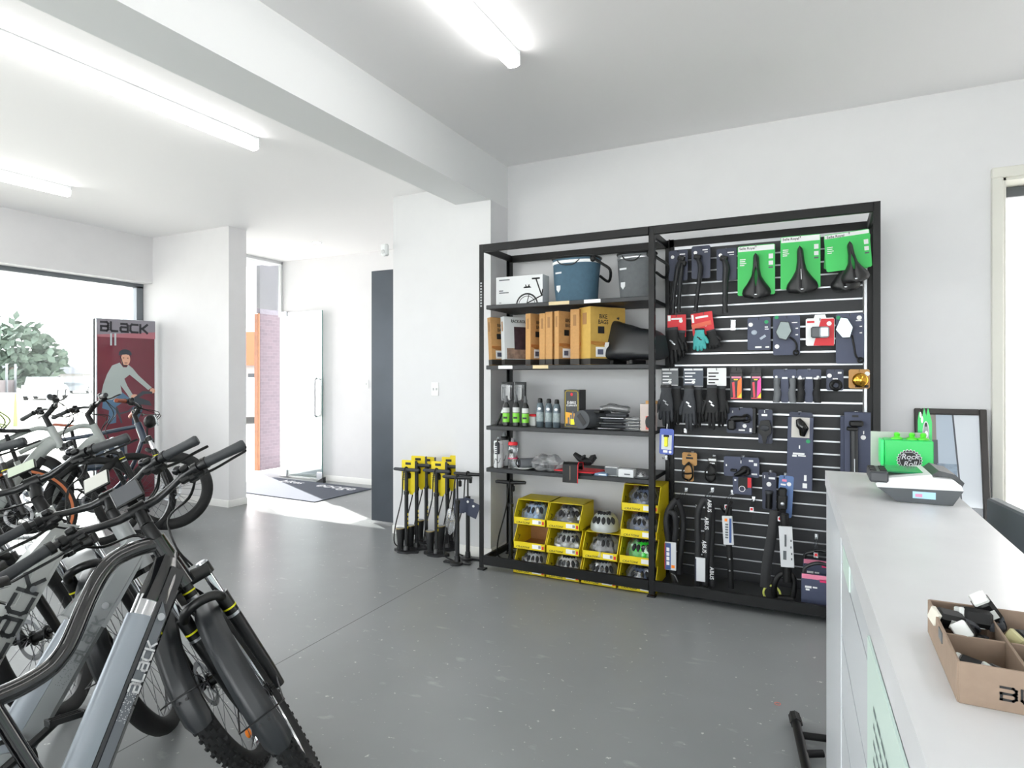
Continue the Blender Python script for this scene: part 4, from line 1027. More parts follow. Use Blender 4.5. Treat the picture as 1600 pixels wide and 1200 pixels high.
# ---- gloves
GLV = mat('glove_black', '#1c1d1f', .7, noise=.15, nscale=60)
GLG = mat('glove_grey', '#3a3d42', .7, noise=.12, nscale=60)
TEAL = mat('glove_teal', '#4fb3b2', .7, noise=.08, nscale=60)
def glove(H_, x0, y0, x1, y1, m, dy=-.02, short=False, side=1, trim=None, tilt=0., name='glove'):
    p, q = H_.L(x0, y1, dy), H_.L(x1, y0, dy); w, h = q.x-p.x, q.z-p.z; cx = (p.x+q.x)/2; top = q.z
    R = ry(tilt); O = V((cx, dy, top))
    def P(x, z, yy=0.): return O+R @ V((x, yy, z))
    m_ = MB()
    ph = h*(.62 if not short else .72)
    m_.tube([P(0, 0), P(0, -h*.06), P(0, -h*.16), P(0, -h*.32), P(0, -h*.5), P(0, -ph)], [w*.30, w*.33, w*.31, w*.40, w*.46, w*.42], 14, sq=(.42, 1) , up=(0, 1, 0))
    fl = [.86, 1.0, .97, .82] if not short else [.86, .92, .9, .84]
    for k in range(4):
        xx = (-.33+.22*k)*w*side; e = -h*fl[k]
        m_.tube([P(xx*.92, -ph+.02), P(xx*1.03, (-ph+e)/2, -.006), P(xx*1.08, e+.006, -.001), P(xx*1.08, e)], [w*.125, w*.12, w*.10, w*.05], 8)
    m_.tube([P(w*.34*side, -h*.36), P(w*.50*side, -h*.50, -.01), P(w*.54*side, -h*(.64 if not short else .6), -.012), P(w*.54*side, -h*(.66 if not short else .62), -.012)], [w*.13, w*.12, w*.095, w*.04], 8)
    g = m_.build(name, m, H_.t, ang=80)
    m_ = MB(); m_.tube([P(0, -.0), P(0, -h*.07)], [w*.32, w*.345], 14, sq=(.44, 1), up=(0, 1, 0)); m_.build('cuff', BLACKP if m is not GLV else GLG, g)
    if trim:
        m_ = MB(); 
        for k in range(2): m_.box(P(w*(-.05+.12*k), -h*(.38+.07*k), -w*.19), (w*.22, .003, .008), ry(.6))
        m_.build('trim', trim, g)
    return g
G1 = Hang('glove_pack', 'black cycling gloves on a red card in the second slatwall row, at far left', 'gloves', (1043, 492, 1072, 527), group='gloves on the slatwall', hk='black gloves on the red card')
c = G1.card(RED, cut=.003); G1.marks(c, [(1049, 496.5, 1066, 500)]); G1.disc(c, 1064, 501.5, .013, STICK); G1.marks(c, [(1043.5, 493, 1048, 502), (1065, 520, 1068, 526)])
glove(G1, 1052, 516, 1076, 566, GLV, -.015, side=1, tilt=.1, name='rear_glove'); glove(G1, 1039, 512, 1066, 569, GLV, -.05, side=1, trim=ALUM, tilt=-.06)
G2 = Hang('glove_pack', 'teal and black fingerless gloves on a tilted red card', 'gloves', (1083, 488, 1117, 523), group='gloves on the slatwall', hk='teal gloves', tilt=-.12)
c = G2.card(RED, cut=.003); G2.marks(c, [(1090, 493, 1110, 497)]); G2.disc(c, 1104.5, 507, .014, STICK); G2.marks(c, [(1084, 490, 1087.5, 503)])
m_ = MB(); p = G2.L(1098, 507, -.004); m_.box(p, (.13, .002, .03), ry(-.1)); m_.build('hang_strap', mat('coral_strap', '#e2674f', .6), G2.t)
glove(G2, 1101, 517, 1123, 551, GLV, -.02, short=True, tilt=-.12, name='rear_glove'); glove(G2, 1085, 513, 1108, 552, TEAL, -.05, short=True, side=1, trim=GLV, tilt=.12)
def gglove(label, r, gr, cm, hk):
    G = Hang('glove_pack', label, 'gloves', r, group='gloves on the slatwall', hk=hk, y=YC-.01)
    c = G.card(cm, cut=.003); w_ = r[2]-r[0]
    G.marks(c, [(r[0]+2, r[1]+7+5*k, r[0]+w_*(.45 if k % 2 else .6), r[1]+9+5*k) for k in range(4)], DARKP if cm is WHITEP else WHITEP)
    G.marks(c, [(r[0]+1, r[3]-2, r[2]-1, r[3]-.5)], WHITEP, name='white_edge'); G.marks(c, [(r[0]+1, r[1]+1, r[2]-1, r[1]+4)], WHITEP, name='white_edge')
    G.disc(c, r[0]+w_*.5, r[1]+22, .012, STICK)
    cx = (gr[0]+gr[2])/2
    glove(G, cx-2, gr[1], gr[2]+3, gr[3]-3, GLV, -.015, side=1, name='rear_glove'); glove(G, gr[0], gr[1]-2, cx+8, gr[3], GLG if cm is not WHITEP else GLV, -.055, side=-1, trim=ALUM)
gglove('long dark gloves on a grey and white card, leftmost of the third slatwall row', (1033.6, 575, 1060, 603), (1031, 603, 1066, 667), mat('card_grey', '#6a6e73', .5), 'leftmost grey gloves')
gglove('long dark gloves on a grey card with silver logo, second of the third slatwall row', (1068, 575, 1099, 605), (1067, 604, 1099, 672), mat('card_slate', '#4f5866', .5), 'second grey gloves')
gglove('black winter gloves below a white card, third in the glove row', (1105, 575, 1135, 603), (1102, 603, 1135, 670), WHITEP, 'white carded gloves')
# ---- second row cards
hook(on_y(1145, 508, YS).x, on_y(1145, 505, YS).z, YC-.01, '', label='empty wire hook with clear price holder right of the teal gloves')
ph_ = thing('price_holder', 'small clear price holder on the empty hook right of the teal gloves', 'price holder', on_y(1145.5, 515, YC-.005))
mb = MB(); mb.box((0, 0, .03), (.03, .003, .07)); mb.build('clear_plate', PLASTIC, ph_); mb = MB(); mb.box((0, .003, .03), (.024, .001, .06)); mb.build('paper_insert', mat('paper_grey', '#c4c6c8', .6), ph_)
N1 = Hang('card_pack', 'dark blue card with two pale product pictures, left of the bar mirrors', 'bicycle part', (1168, 496, 1204, 547), hk='dark blue pictured card')
c = N1.card(NAVY); N1.disc(c, 1173, 507.5, .014, STICK); N1.disc(c, 1197.5, 503, .012, GDOT); N1.marks(c, [(1195, 510, 1200, 512), (1195, 513.5, 1201, 515), (1180, 541, 1190, 544), (1196, 541, 1202, 543.5)])
m_ = MB(); p = N1.L(1178.5, 519.5, -.003); m_.ell(p, (.018, .004, .016), 14, 8); q = N1.L(1192, 527, -.003); m_.box(q, (.04, .004, .016), ry(-.6), bev=.003); m_.build('product_print', mat('pale_blue_print', '#aebac8', .4), c)
def mirror(label, r, hexp, arm, mm, hk, dots, name='mirror_pack'):
    H_ = Hang(name, label, 'bicycle mirror', r, hk=hk, group='handlebar mirrors on the slatwall')
    c = H_.card(NAVY); H_.disc(c, dots[0][0], dots[0][1], .014, STICK); H_.disc(c, dots[1][0], dots[1][1], .012, GDOT)
    H_.marks(c, [(r[2]-13, r[1]+10, r[2]-4, r[1]+12), (r[2]-7, r[1]+19, r[2]-3, r[1]+21), (r[2]-7, r[1]+29, r[2]-3, r[1]+31)])
    P = [H_.L(x, y, 0) for x, y in hexp]
    m_ = MB(); m_.prism([(p.x, p.z) for p in P], .014, basis((0, -.022, 0), (1, 0, 0), (0, 0, 1))); h_ = m_.build('mirror_housing', BLACKP, H_.t)
    cx = sum(p.x for p in P)/6; cz = sum(p.z for p in P)/6
    m_ = MB(); m_.prism([(cx+(p.x-cx)*.93, cz+(p.z-cz)*.93) for p in P], .002, basis((0, -.0365, 0), (1, 0, 0), (0, 0, 1))); m_.build('mirror_glass', mm, h_)
    H_.tube('mirror_arm', BLACKP, [(*q, -.02) for q in arm], .006, 8)
    p = H_.L(*arm[-1], -.02); m_ = MB(); m_.ring(p, (0, 1, 0), .014, .006, 20, 6); m_.build('bar_clamp', BLACKP, H_.t)
mirror('dark hexagonal bar mirror on a blue card, left one of the two mirrors', (1208, 493, 1250, 555), [(1220, 502.5), (1233, 503.5), (1237.5, 518), (1229, 532), (1218, 529.5), (1212.5, 520)], [(1234, 527), (1242, 533), (1245, 541), (1244, 551)], mat('mirror_dark', '#4a5150', .08, .7), 'left mirror card', [(1214, 541.5), (1213.5, 496)])
mirror('silver hexagonal bar mirror on a long blue card, right one of the two mirrors', (1306, 490, 1350, 568), [(1313, 496), (1324, 497.5), (1333, 512), (1328, 528.5), (1316, 529), (1305, 516)], [(1331, 524), (1334, 540), (1337, 556), (1344, 563)], mat('mirror_silver', '#7f8b92', .1, .9), 'right mirror card', [(1342.5, 496.5), (1310, 496.5)])
R1 = Hang('card_pack', 'red and white card with a clear bicycle lamp between the two bar mirrors', 'bicycle lamp', (1259, 497, 1304, 540), hk='red and white lamp card')
c = R1.card(WHITEP, tab=True); p0_, p1_, p2_, p3_ = R1.L(1283, 498, 0), R1.L(1303.5, 497.5, 0), R1.L(1303, 540, 0), R1.L(1271, 540, 0)
m_ = MB(); m_.add([(p.x, -.0026, p.z) for p in (p0_, p1_, p2_, p3_)], [(0, 1, 2, 3)]); m_.build('red_panel', RED, c)
R1.marks(c, [(1261, 501.5, 1272.5, 505)], RED, name='red_badge'); R1.disc(c, 1295.5, 505.5, .014, STICK)
m_ = MB(); p = R1.L(1281, 519.5, -.02); m_.box(p, (.10, .035, .07), bev=.014); m_.build('lamp_body', GREYP, R1.t); m_ = MB(); p = R1.L(1288, 519.5, -.03); m_.box(p, (.055, .035, .066), bev=.016); m_.build('lamp_lens', mat('lens_silver', '#cfd6dc', .12, .3), R1.t)
# ---- third row
for (r, col, nm) in (((1141, 575, 1160.5, 624), '#ff7a1a', 'orange'), ((1173, 575, 1190.5, 624), '#f03fa8', 'pink')):
    T_ = Hang('tube_box', nm+' and black boxed item on the third slatwall row right of the gloves', 'boxed goods', r, group='bright boxed goods', hk=nm+' and black box')
    bm = mat('box_black', '#1a1a1c', .45); m_ = MB(); m_.box((0, 0, T_.h*.42), (T_.w, .03, T_.h*.84), bev=.002); b = m_.build('carton', bm, T_.t); T_.card(bm, z0=T_.h*.8, z1=T_.h, x0=-T_.w*.42, x1=T_.w*.42, name='hang_tab')
    w_ = r[2]-r[0]
    def pp(fx, fy): return (r[0]+w_*fx, r[1]+49*fy)
    def pol(nm_, q, m): 
        m_ = MB(); m_.add([(T_.L(*pp(*a)).x, -.0156, T_.L(*pp(*a)).z) for a in q], [tuple(range(len(q)))]); m_.build(nm_, m, b)
    pol('colour_panel', [(.62, .42), (.93, .30), (.93, .78), (.55, .96)], mat('panel_'+nm, col, .4)); pol('yellow_corner', [(.55, .95), (.93, .74), (.93, .95)], mat('panel_yellow', '#f0d81c', .4))
    pol('red_lettering', [(.16, .46), (.36, .44), (.44, .92), (.26, .94)], mat('panel_red', '#e0354a', .4)); pol('pink_title', [(.12, .27), (.9, .27), (.86, .33), (.14, .33)], mat('panel_rose', '#ea8aa8', .4)); pol('yellow_title', [(.3, .35), (.66, .35), (.62, .39), (.32, .39)], MATS['panel_yellow'])
    pol('red_edge', [(.06, .94), (.95, .95), (.95, .98), (.1, .98)], MATS['panel_red'])
def grips(label, r, m, hk, clamp=None):
    H_ = Hang('grip_pack', label, 'handlebar grips', r, group='handlebar grip pairs', hk=hk)
    c = H_.card(NAVY, z0=H_.h*.70, z1=H_.h*.98); H_.card(NAVY, z0=0, z1=H_.h*.72, x0=-H_.w*.17, x1=H_.w*.17, name='centre_strip')
    H_.disc(c, r[0]+5, r[1]+13, .008, STICK); H_.disc(c, r[2]-5, r[1]+13, .008, STICK); H_.marks(c, [(r[0]+14, r[1]+13, r[2]-14, r[1]+16)])
    for sg in (-1, 1):
        x = sg*H_.w*.33; m_ = MB(); m_.tube([(x, -.012, H_.h*.72), (x, -.012, H_.h*.66), (x+sg*.003, -.012, H_.h*.5), (x-sg*.004, -.012, H_.h*.28), (x+sg*.004, -.012, .008), (x+sg*.004, -.012, 0)], [.018, .021, .017, .023, .022, .02], 14); g = m_.build('grip', m, H_.t)
        if clamp: m_ = MB(); m_.cyl((x, -.012, H_.h*.685), (x, -.012, H_.h*.735), .0235); m_.build('clamp_ring', clamp, g)
grips('grey handlebar grip pair on a blue card, left of the two grip packs', (1208, 576, 1244.5, 629), mat('grip_grey', '#6a6e72', .6), 'grey grip pair')
grips('black handlebar grip pair with silver clamp rings, right of the two grip packs', (1245, 576, 1283, 629), GLV, 'black grip pair', ALUM)
B1 = Hang('bell_pack', 'small black bell on a square dark blue card beside the brass bell', 'bicycle bell', (1291, 577, 1318, 610), hk='black bell card', group='bells on the slatwall')
c = B1.card(NAVY2); B1.disc(c, 1296, 587, .013, STICK); B1.marks(c, [(1309, 581, 1315, 584), (1301, 591, 1309, 593)])
m_ = MB(); p = B1.L(1306, 602, -.014); m_.ring(p, (0, 1, 0), .026, .011, 24, 8); m_.ell(p+V((-.02, 0, .012)), (.012, .012, .012)); m_.build('bell', BLACKP, B1.t)
B2 = Hang('bell_pack', 'shiny brass bell on a brown kraft card at the right end of the third row', 'bicycle bell', (1326, 577, 1359, 607), hk='brass bell card', group='bells on the slatwall', y=YC-.03)
c = B2.card(KRAFT); B2.disc(c, 1355, 584, .014, STICK); B2.marks(c, [(1336, 602, 1357, 605.5)], DARKP)
m_ = MB(); p = B2.L(1344, 594, -.004); m_.lathe([(.042, 0), (.044, .006), (.038, .018), (.024, .027), (.008, .031), (.006, .036)], 28, basis(p, (1, 0, 0), (0, 0, 1), (0, -1, 0))); m_.build('bell_dome', mat('brass', '#d9a441', .18, 1.0), B2.t)
# ---- fourth row
L0 = Hang('lamp_pack', 'clip-on work light with yellow strip on a blue card hanging at the middle post', 'lamp', (1030, 670, 1052, 710), y=3.99, tilt=.03)
c = L0.card(mat('bright_blue_card', '#4056a8', .4)); L0.marks(c, [(1033, 680, 1049, 702)], mat('pale_window', '#c9cfd6', .4), dy=-.0024, name='card_window'); L0.marks(c, [(1036, 703.5, 1043, 707)]); L0.disc(c, 1047, 706, .009, STICK)
m_ = MB(); p = L0.L(1040.5, 690, -.008); m_.box(p, (.022, .012, .062), bev=.003); m_.build('light_strip', mat('acid_yellow', '#e2e01c'), L0.t); m_ = MB(); m_.box(p+V((0, .002, .036)), (.034, .012, .014), bev=.003); m_.build('light_cap', BLACKP, L0.t)
m_ = MB(); m_.tube([(0, 0, L0.h-.01), (0, .004, L0.h+.03), (.01, .18, L0.h+.034)], .002, 6); m_.build('hanging_wire', STEELW, L0.t)
hook(on_y(1041, 712, 4.44).x, on_y(1041, 714, YS).z, YC, '', label='wire hook cluster low behind the clip-on work light')
hook(on_y(1071, 672, YS).x, on_y(1071, 672, YS).z, YC-.02, '', label='empty wire hook below the long gloves')
C1 = Hang('mount_pack', 'black phone mount on a square navy card below the orange boxed item', 'phone mount', (1135.5, 637, 1176, 677), hk='phone mount card')
c = C1.card(NAVY2); C1.disc(c, 1163.5, 665.5, .013, STICK); C1.marks(c, [(1154, 671, 1164, 673), (1171, 669, 1174.5, 675), (1144, 641.5, 1145.5, 645)])
m_ = MB(); m_.tube([C1.L(1144, 655, -.03), C1.L(1150, 654, -.035), C1.L(1158, 654, -.035), C1.L(1166, 653, -.03)], [.02, .022, .018, .02], 10); p = C1.L(1166.5, 653.5, -.03); m_.ring(p, (0, 1, 0), .022, .009, 20, 8); m_.box(C1.L(1144, 663, -.03), (.05, .04, .07), bev=.012); m_.build('phone_mount', BLACKP, C1.t)
m_ = MB(); m_.box((C1.w/2+.006, .03, C1.h*.5), (.03, .05, C1.h*1.0), bev=.004); m_.build('side_carton', BLACKP, C1.t)
C2 = Hang('mount_pack', 'black bracket on a narrow navy card right of the phone mount', 'bicycle part', (1185, 640, 1207, 693), hk='narrow bracket card')
c = C2.card(NAVY2); C2.marks(c, [(1190, 647, 1199, 650), (1194, 641, 1195.5, 645)])
m_ = MB(); m_.prism([(C2.L(*q).x, C2.L(*q).z) for q in ((1189, 657), (1202, 656), (1206, 668), (1205, 677), (1199, 682), (1197, 692), (1193, 692), (1191, 681), (1186, 676), (1185.5, 668))], .03, basis((0, -.004, 0), (1, 0, 0), (0, 0, 1))); m_.build('bracket', BLACKP, C2.t); m_ = MB(); m_.ell(C2.L(1195.5, 668, -.036), (.028, .008, .02)); m_.build('bracket_cap', GLG, C2.t)
LB = Hang('stem_box', 'tall narrow navy box with a cut-out window showing a black stem', 'boxed goods', (1229, 644, 1269, 764), hk='tall windowed navy box', y=YC+.005, tilt=.02)
m_ = MB(); m_.box((0, 0, (LB.h-.03)/2), (LB.w, .07, LB.h-.03), bev=.002); b = m_.build('carton', NAVY, LB.t); LB.card(NAVY2, z0=LB.h-.035, z1=LB.h, x0=-LB.w*.46, x1=LB.w*.46, name='hang_tab')
LB.marks(b, [(1235, 652, 1263, 682.5)], mat('window_beige', '#cfccc6', .5), dy=-.0358, name='window_back'); LB.marks(b, [(1238, 707, 1256, 709), (1237, 710, 1244, 712.5), (1246, 710.5, 1258, 712), (1256, 741, 1260, 750), (1254, 754, 1261, 761)], dy=-.0358); LB.disc(b, 1261, 688.5, .012, GDOT, dy=-.036); LB.marks(b, [(1247, 695, 1249, 700)], dy=-.036)
m_ = MB(); m_.tube([LB.L(1245, 654, -.045), LB.L(1249, 662, -.05), LB.L(1254, 669, -.05), LB.L(1252, 680, -.045)], [.014, .03, .03, .016], 12); m_.build('handlebar_stem', mat('gloss_black_part', '#0e0f11', .15), LB.t)
for (r, y_, lbl, main) in (((1313, 650, 1352, 790), YC+.03, 'second navy seatpost box half hidden behind the front one at the right post', False), ((1319, 644, 1360, 790), YC-.03, 'long navy box with a black seatpost on its front, standing out at the right post', True)):
    S_ = Hang('seatpost_box', lbl, 'boxed goods', r, y=y_, group='seatpost boxes', hk='front seatpost box' if main else 'rear seatpost box')
    m_ = MB(); m_.box((0, 0, S_.h/2), (S_.w, .05, S_.h), bev=.002); b = m_.build('carton', NAVY, S_.t)
    if main:
        S_.disc(b, 1348.5, 683, .014, STICK, dy=-.0262); S_.marks(b, [(1348, 673, 1350, 678)], dy=-.026); S_.marks(b, [(1331, 648.5, 1341, 651.5)], DARKP, dy=-.026, name='hang_slot')
        m_ = MB(); m_.cyl(S_.L(1333.5, 671, -.045), S_.L(1334.5, 786, -.045), .021, n=16); m_.build('seatpost', LEGM, S_.t)
        m_ = MB(); m_.box(S_.L(1337, 661, -.05), (.075, .05, .035), bev=.008); m_.box(S_.L(1331, 669, -.05), (.06, .045, .022), bev=.008); m_.build('post_head', BLACKP, S_.t)
        S_.tube('silver_scale', ALUM, [(1334.5, 715, -.067), (1334.8, 745, -.067)], .003, 6)
# ---- fifth row
BC1 = Hang('bottle_cage_pack', 'black wire bottle cage on a kraft card', 'bottle cage', (1066, 707, 1089, 752), hk='kraft bottle cage card', group='bottle cages on the slatwall')
c = BC1.card(KRAFT, z0=BC1.h*.55, z1=BC1.h); BC1.card(KRAFT, z0=0, z1=BC1.h*.6, x0=-BC1.w*.33, x1=BC1.w*.28, name='card_tongue'); BC1.marks(c, [(1072, 714.5, 1083, 717), (1074, 710.5, 1080, 712)], DARKP)
for q in ([(1077, 722, -.02), (1069, 732, -.045), (1069, 744, -.045), (1076, 750, -.02)], [(1077, 722, -.02), (1083, 730, -.045), (1084, 743, -.045), (1078, 750, -.02)], [(1069, 738, -.045), (1077, 738, -.07), (1084, 738, -.045)]): BC1.tube('cage_wire', BLACKP, q, .006, 8)
BC2 = Hang('bottle_cage_pack', 'all black bottle cage with black card, right of the kraft carded cage', 'bottle cage', (1104, 713, 1121, 755), hk='black bottle cage', group='bottle cages on the slatwall')
c = BC2.card(BLACKP, x0=-BC2.w*.4, x1=BC2.w*.4); BC2.marks(c, [(1107, 717, 1119, 720), (1109, 723, 1117, 724.5)])
for q in ([(1111, 724, -.02), (1104, 735, -.045), (1104.5, 746, -.045), (1111, 753, -.02)], [(1111, 724, -.02), (1119, 733, -.045), (1119, 745, -.045), (1112, 753, -.02)], [(1104, 740, -.045), (1111, 740, -.07), (1119, 740, -.045)]): BC2.tube('cage_wire', BLACKP, q, .006, 8)
C3 = Hang('mount_pack', 'black extension mount on a wide navy card above the red rear light', 'bicycle part', (1131, 714, 1186.5, 745), hk='wide navy mount card')
c = C3.card(NAVY); C3.marks(c, [(1134, 725, 1136, 728), (1178, 724, 1183, 728), (1170, 719, 1177, 721.5), (1174, 740, 1183, 742), (1157, 719.5, 1158.5, 724)])
m_ = MB(); m_.tube([C3.L(1149, 742, -.025), C3.L(1156, 739, -.03), C3.L(1163, 734, -.03), C3.L(1167, 732, -.03)], [.012, .016, .02, .012], 10); m_.ring(C3.L(1165, 735, -.03), (0, 1, 0), .024, .010, 20, 8); m_.box(C3.L(1147, 734, -.02), (.04, .03, .016), bev=.005); m_.build('extension_mount', BLACKP, C3.t)
RB = Hang('rear_light_pack', 'navy box with black and red rear light below the wide navy card', 'bicycle lamp', (1145.5, 745, 1175, 772), hk='rear light box', y=YC-.03)
m_ = MB(); m_.box((0, 0, RB.h/2), (RB.w, .04, RB.h), bev=.002); b = m_.build('carton', NAVY, RB.t)
RB.marks(b, [(1154, 745.5, 1169, 762)], BLACKM, dy=-.0208, name='black_panel'); RB.marks(b, [(1168.5, 746, 1174.5, 761)], RED, dy=-.021, name='red_panel'); RB.disc(b, 1160, 763, .02, STICK, dy=-.0214); RB.disc(b, 1160, 763, .016, NAVY2, dy=-.0218); RB.marks(b, [(1148, 748, 1151, 750.5)], dy=-.0208)
P1_ = Hang('pump_pack', 'mini pump on a dark navy card left of the pale blue lock card', 'bicycle pump', (1191, 738, 1213, 796), hk='mini pump card')
c = P1_.card(NAVY2); P1_.disc(c, 1201.5, 756.5, .015, STICK); P1_.marks(c, [(1201, 746, 1211, 748.5), (1194, 742.5, 1195.5, 747)]); P1_.tube('mini_pump', BLACKP, [(1202, 768, -.025), (1202, 780, -.025), (1201.5, 793, -.025)], .020, 14, cat=0)
m_ = MB(); m_.cyl(P1_.L(1202, 766, -.025), P1_.L(1202, 770, -.025), .024); m_.build('pump_head', GLG, P1_.t)
P2_ = Hang('lock_pack', 'black folding lock bracket on a pale blue card above the yellow-ringed lock', 'bicycle lock', (1214, 743, 1237, 808), hk='pale blue lock card', y=YC-.03, tilt=.05)
c = P2_.card(mat('steel_blue_card', '#5b79ad', .45)); P2_.disc(c, 1230, 756, .013, STICK); P2_.marks(c, [(1217, 756, 1225, 758)]); P2_.marks(c, [(1219, 749, 1226, 752)], mat('panel_rose', '#ea8aa8'), name='pink_badge')
m_ = MB(); m_.box(P2_.L(1221, 768, -.03), (.05, .04, .06), bev=.012); m_.box(P2_.L(1221, 783, -.03), (.062, .045, .10), bev=.014); m_.box(P2_.L(1221, 797, -.03), (.05, .04, .04), bev=.01); m_.build('lock_bracket', BLACKP, P2_.t); m_ = MB(); m_.ell(P2_.L(1222, 785, -.055), (.012, .006, .012)); m_.build('key_hole', ALUM, P2_.t)
# ---- locks in the bottom row
LKM = mat('lock_sleeve', '#1e1f22', .6, noise=.12, nscale=70)
WCARD = mat('lock_card_white', '#d5d8db', .5); BCARD = mat('lock_card_blue', '#3d5a94', .5)
def lockhook(px, py, what): hook(on_y(px, py, 4.17).x, on_y(px, py, 4.17).z, 4.15, what, tagged=True)
def abus(par, T, size=.03): return text(par, 'lettering', WHITEP, 'ABUS', size, T)
K1 = Hang('chain_lock', 'looped black chain lock with a blue and white card, leftmost in the bottom row', 'bicycle lock', (1041, 775, 1072, 918), group='bicycle locks', y=4.17)
for q, r_ in (([(1058, 779, -.03), (1047, 795, -.05), (1044, 815, -.05), (1047, 842, -.05), (1050, 872, -.04), (1053, 890, -.03), (1056, 905, -.03), (1056, 914, -.03)], .021), ([(1059, 779, -.03), (1065, 795, -.02), (1068, 815, -.01), (1066, 842, -.01), (1063, 872, -.02), (1062, 895, -.02)], .021), ([(1050, 797, -.07), (1058, 800, -.085), (1060, 820, -.08), (1057, 845, -.07), (1054, 868, -.06)], .018)): K1.tube('chain_sleeve', LKM, q, r_, 10)
m_ = MB(); a, b = K1.L(1045, 882, -.11), K1.L(1062, 842, -.11); m_.box((a+b)/2, (b.x-a.x, .012, b.z-a.z), bev=.001); kc = m_.build('lock_card', WCARD, K1.t)
K1.marks(kc, [(1045.5, 842.5, 1054, 881.5)], BCARD, dy=-.1168, name='blue_panel'); K1.marks(kc, [(1047.5, 849+7*k, 1052, 854+7*k) for k in range(4)], dy=-.1174); K1.marks(kc, [(1044.6, 842, 1045.6, 882)], RED, dy=-.1174, name='red_edge'); K1.marks(kc, [(1055, 876, 1060, 880)], ORANGE, dy=-.1174, name='orange_mark')
K1.tube('cable_end', ALUM, [(1052, 892, -.06), (1058, 895, -.07), (1062, 905, -.06)], .004, 6)
lockhook(1060, 775, 'leftmost chain lock')
K2 = Hang('chain_lock', 'black chain lock with white lettering on its sleeve, second in the bottom row', 'bicycle lock', (1088, 775, 1118, 924), group='bicycle locks', y=4.17)
for q, r_ in (([(1103, 778, -.03), (1094, 793, -.05), (1092, 815, -.05), (1093, 845, -.05), (1092, 875, -.05), (1091, 905, -.04), (1090, 918, -.03)], .021), ([(1104, 778, -.03), (1109, 795, -.03), (1108, 815, -.03), (1106, 845, -.03), (1104, 880, -.03), (1103, 905, -.03), (1104, 918, -.03)], .022), ([(1108, 780, -.01), (1113, 800, -.01), (1112, 840, -.005), (1111, 880, -.01), (1114, 905, -.02), (1113, 914, -.02)], .02)): K2.tube('chain_sleeve', LKM, q, r_, 10)
m_ = MB(); m_.cyl(K2.L(1088, 915, -.05), K2.L(1092, 922, -.05), .028); m_.cyl(K2.L(1100, 912, -.05), K2.L(1104, 922, -.05), .03); m_.build('lock_body', BLACKP, K2.t)
m_ = MB(); a, b = K2.L(1091, 900, -.10), K2.L(1106, 866, -.10); m_.box((a+b)/2, (b.x-a.x, .010, b.z-a.z), bev=.001); kc = m_.build('lock_card', WCARD, K2.t); K2.marks(kc, [(1091, 866, 1092.5, 900)], NAVY2, dy=-.1058, name='blue_edge')
for (px, py, rr) in ((1106, 815, 0), (1110.5, 788, -.15), (1102.5, 851, .05), (1114, 892, 0), (1092, 796, .25)):
    p = K2.L(px, py, -.056); T_ = basis(p, V((math.sin(rr)*0+.0, 0, -1)), (1, 0, 0)); abus(K2.t, basis(p, (0, 0, -1), (1, 0, 0), (0, -1, 0)), .034)
lockhook(1103, 775, 'chain lock with white lettering')
K3 = Hang('folding_lock', 'slim black folding lock with a pale card, third in the bottom row', 'bicycle lock', (1128, 779, 1148, 918), group='bicycle locks', y=4.17)
K3.tube('link_bar', BLACKP, [(1140, 790, -.03), (1140, 850, -.03), (1142, 880, -.03), (1143, 917, -.03)], .017, 8, sq=(.5, 1.1), cat=0); K3.tube('bracket_strap', BLACKP, [(1134, 800, -.03), (1130, 793, -.05), (1127, 788, -.05)], .008, 8); K3.tube('bracket_strap', BLACKP, [(1144, 782, -.02), (1138, 792, -.04), (1136, 805, -.04)], .010, 8)
m_ = MB(); m_.box(K3.L(1139.3, 825.5, -.055), (.062, .02, .18), ry(-.06), bev=.002); kc = m_.build('lock_card', WCARD, K3.t); K3.marks(kc, [(1141.5, 807, 1145, 844)], BCARD, dy=-.068, name='blue_panel'); K3.marks(kc, [(1134.5, 807, 1138.5, 811)], ORANGE, dy=-.068, name='orange_mark'); K3.marks(kc, [(1135.5, 815+4*k, 1140, 817+4*k) for k in range(6)], GREYP, dy=-.068)
m_ = MB()
for py in (871, 889): m_.ell(K3.L(1141.5, py, -.042), (.006, .004, .006))
m_.build('rivets', ALUM, K3.t)
lockhook(1136, 779, 'slim folding lock')
hook(on_y(1175, 783, YC).x, on_y(1175, 783, YC).z, YC-.02, '', label='empty double wire hook with red tag right of the slim folding lock', tagged=True)
K4 = Hang('lock_set', 'long black lock with yellow ring, white card and shackle in the bottom row', 'bicycle lock', (1194, 760, 1243, 936), group='bicycle locks', y=4.18)
K4.tube('lock_strap', LKM, [(1211, 797, -.02), (1208, 825, -.03), (1203, 855, -.03), (1198, 885, -.03), (1196, 915, -.03)], .028, 10, sq=(.5, 1.1))
m_ = MB(); m_.ring(K4.L(1206.5, 925, -.03), (0, 1, 0), .048, .007, 32, 6); m_.build('yellow_ring', mat('fluoro_ring', '#cfd66a', .5), K4.t)
m_ = MB(); m_.cyl(K4.L(1226, 800, -.05), K4.L(1231, 905, -.05), .026, n=14); m_.build('lock_bar', BLACKP, K4.t)
m_ = MB(); m_.box(K4.L(1230, 849, -.085), (.075, .012, .245), ry(-.05), bev=.001); kc = m_.build('lock_card', WCARD, K4.t); K4.marks(kc, [(1227, 830, 1230, 848), (1236, 838, 1238, 841), (1236, 848, 1238, 851), (1237, 858, 1239, 861), (1237, 866, 1239, 869), (1225, 855, 1230, 868)], GREYP, dy=-.0945)
K4.tube('shackle', BLACKP, [(1211, 930, -.03), (1211, 910, -.04), (1217, 897, -.04), (1228, 892, -.04), (1238, 897, -.04), (1242, 910, -.04), (1239, 930, -.04)], .017, 10)
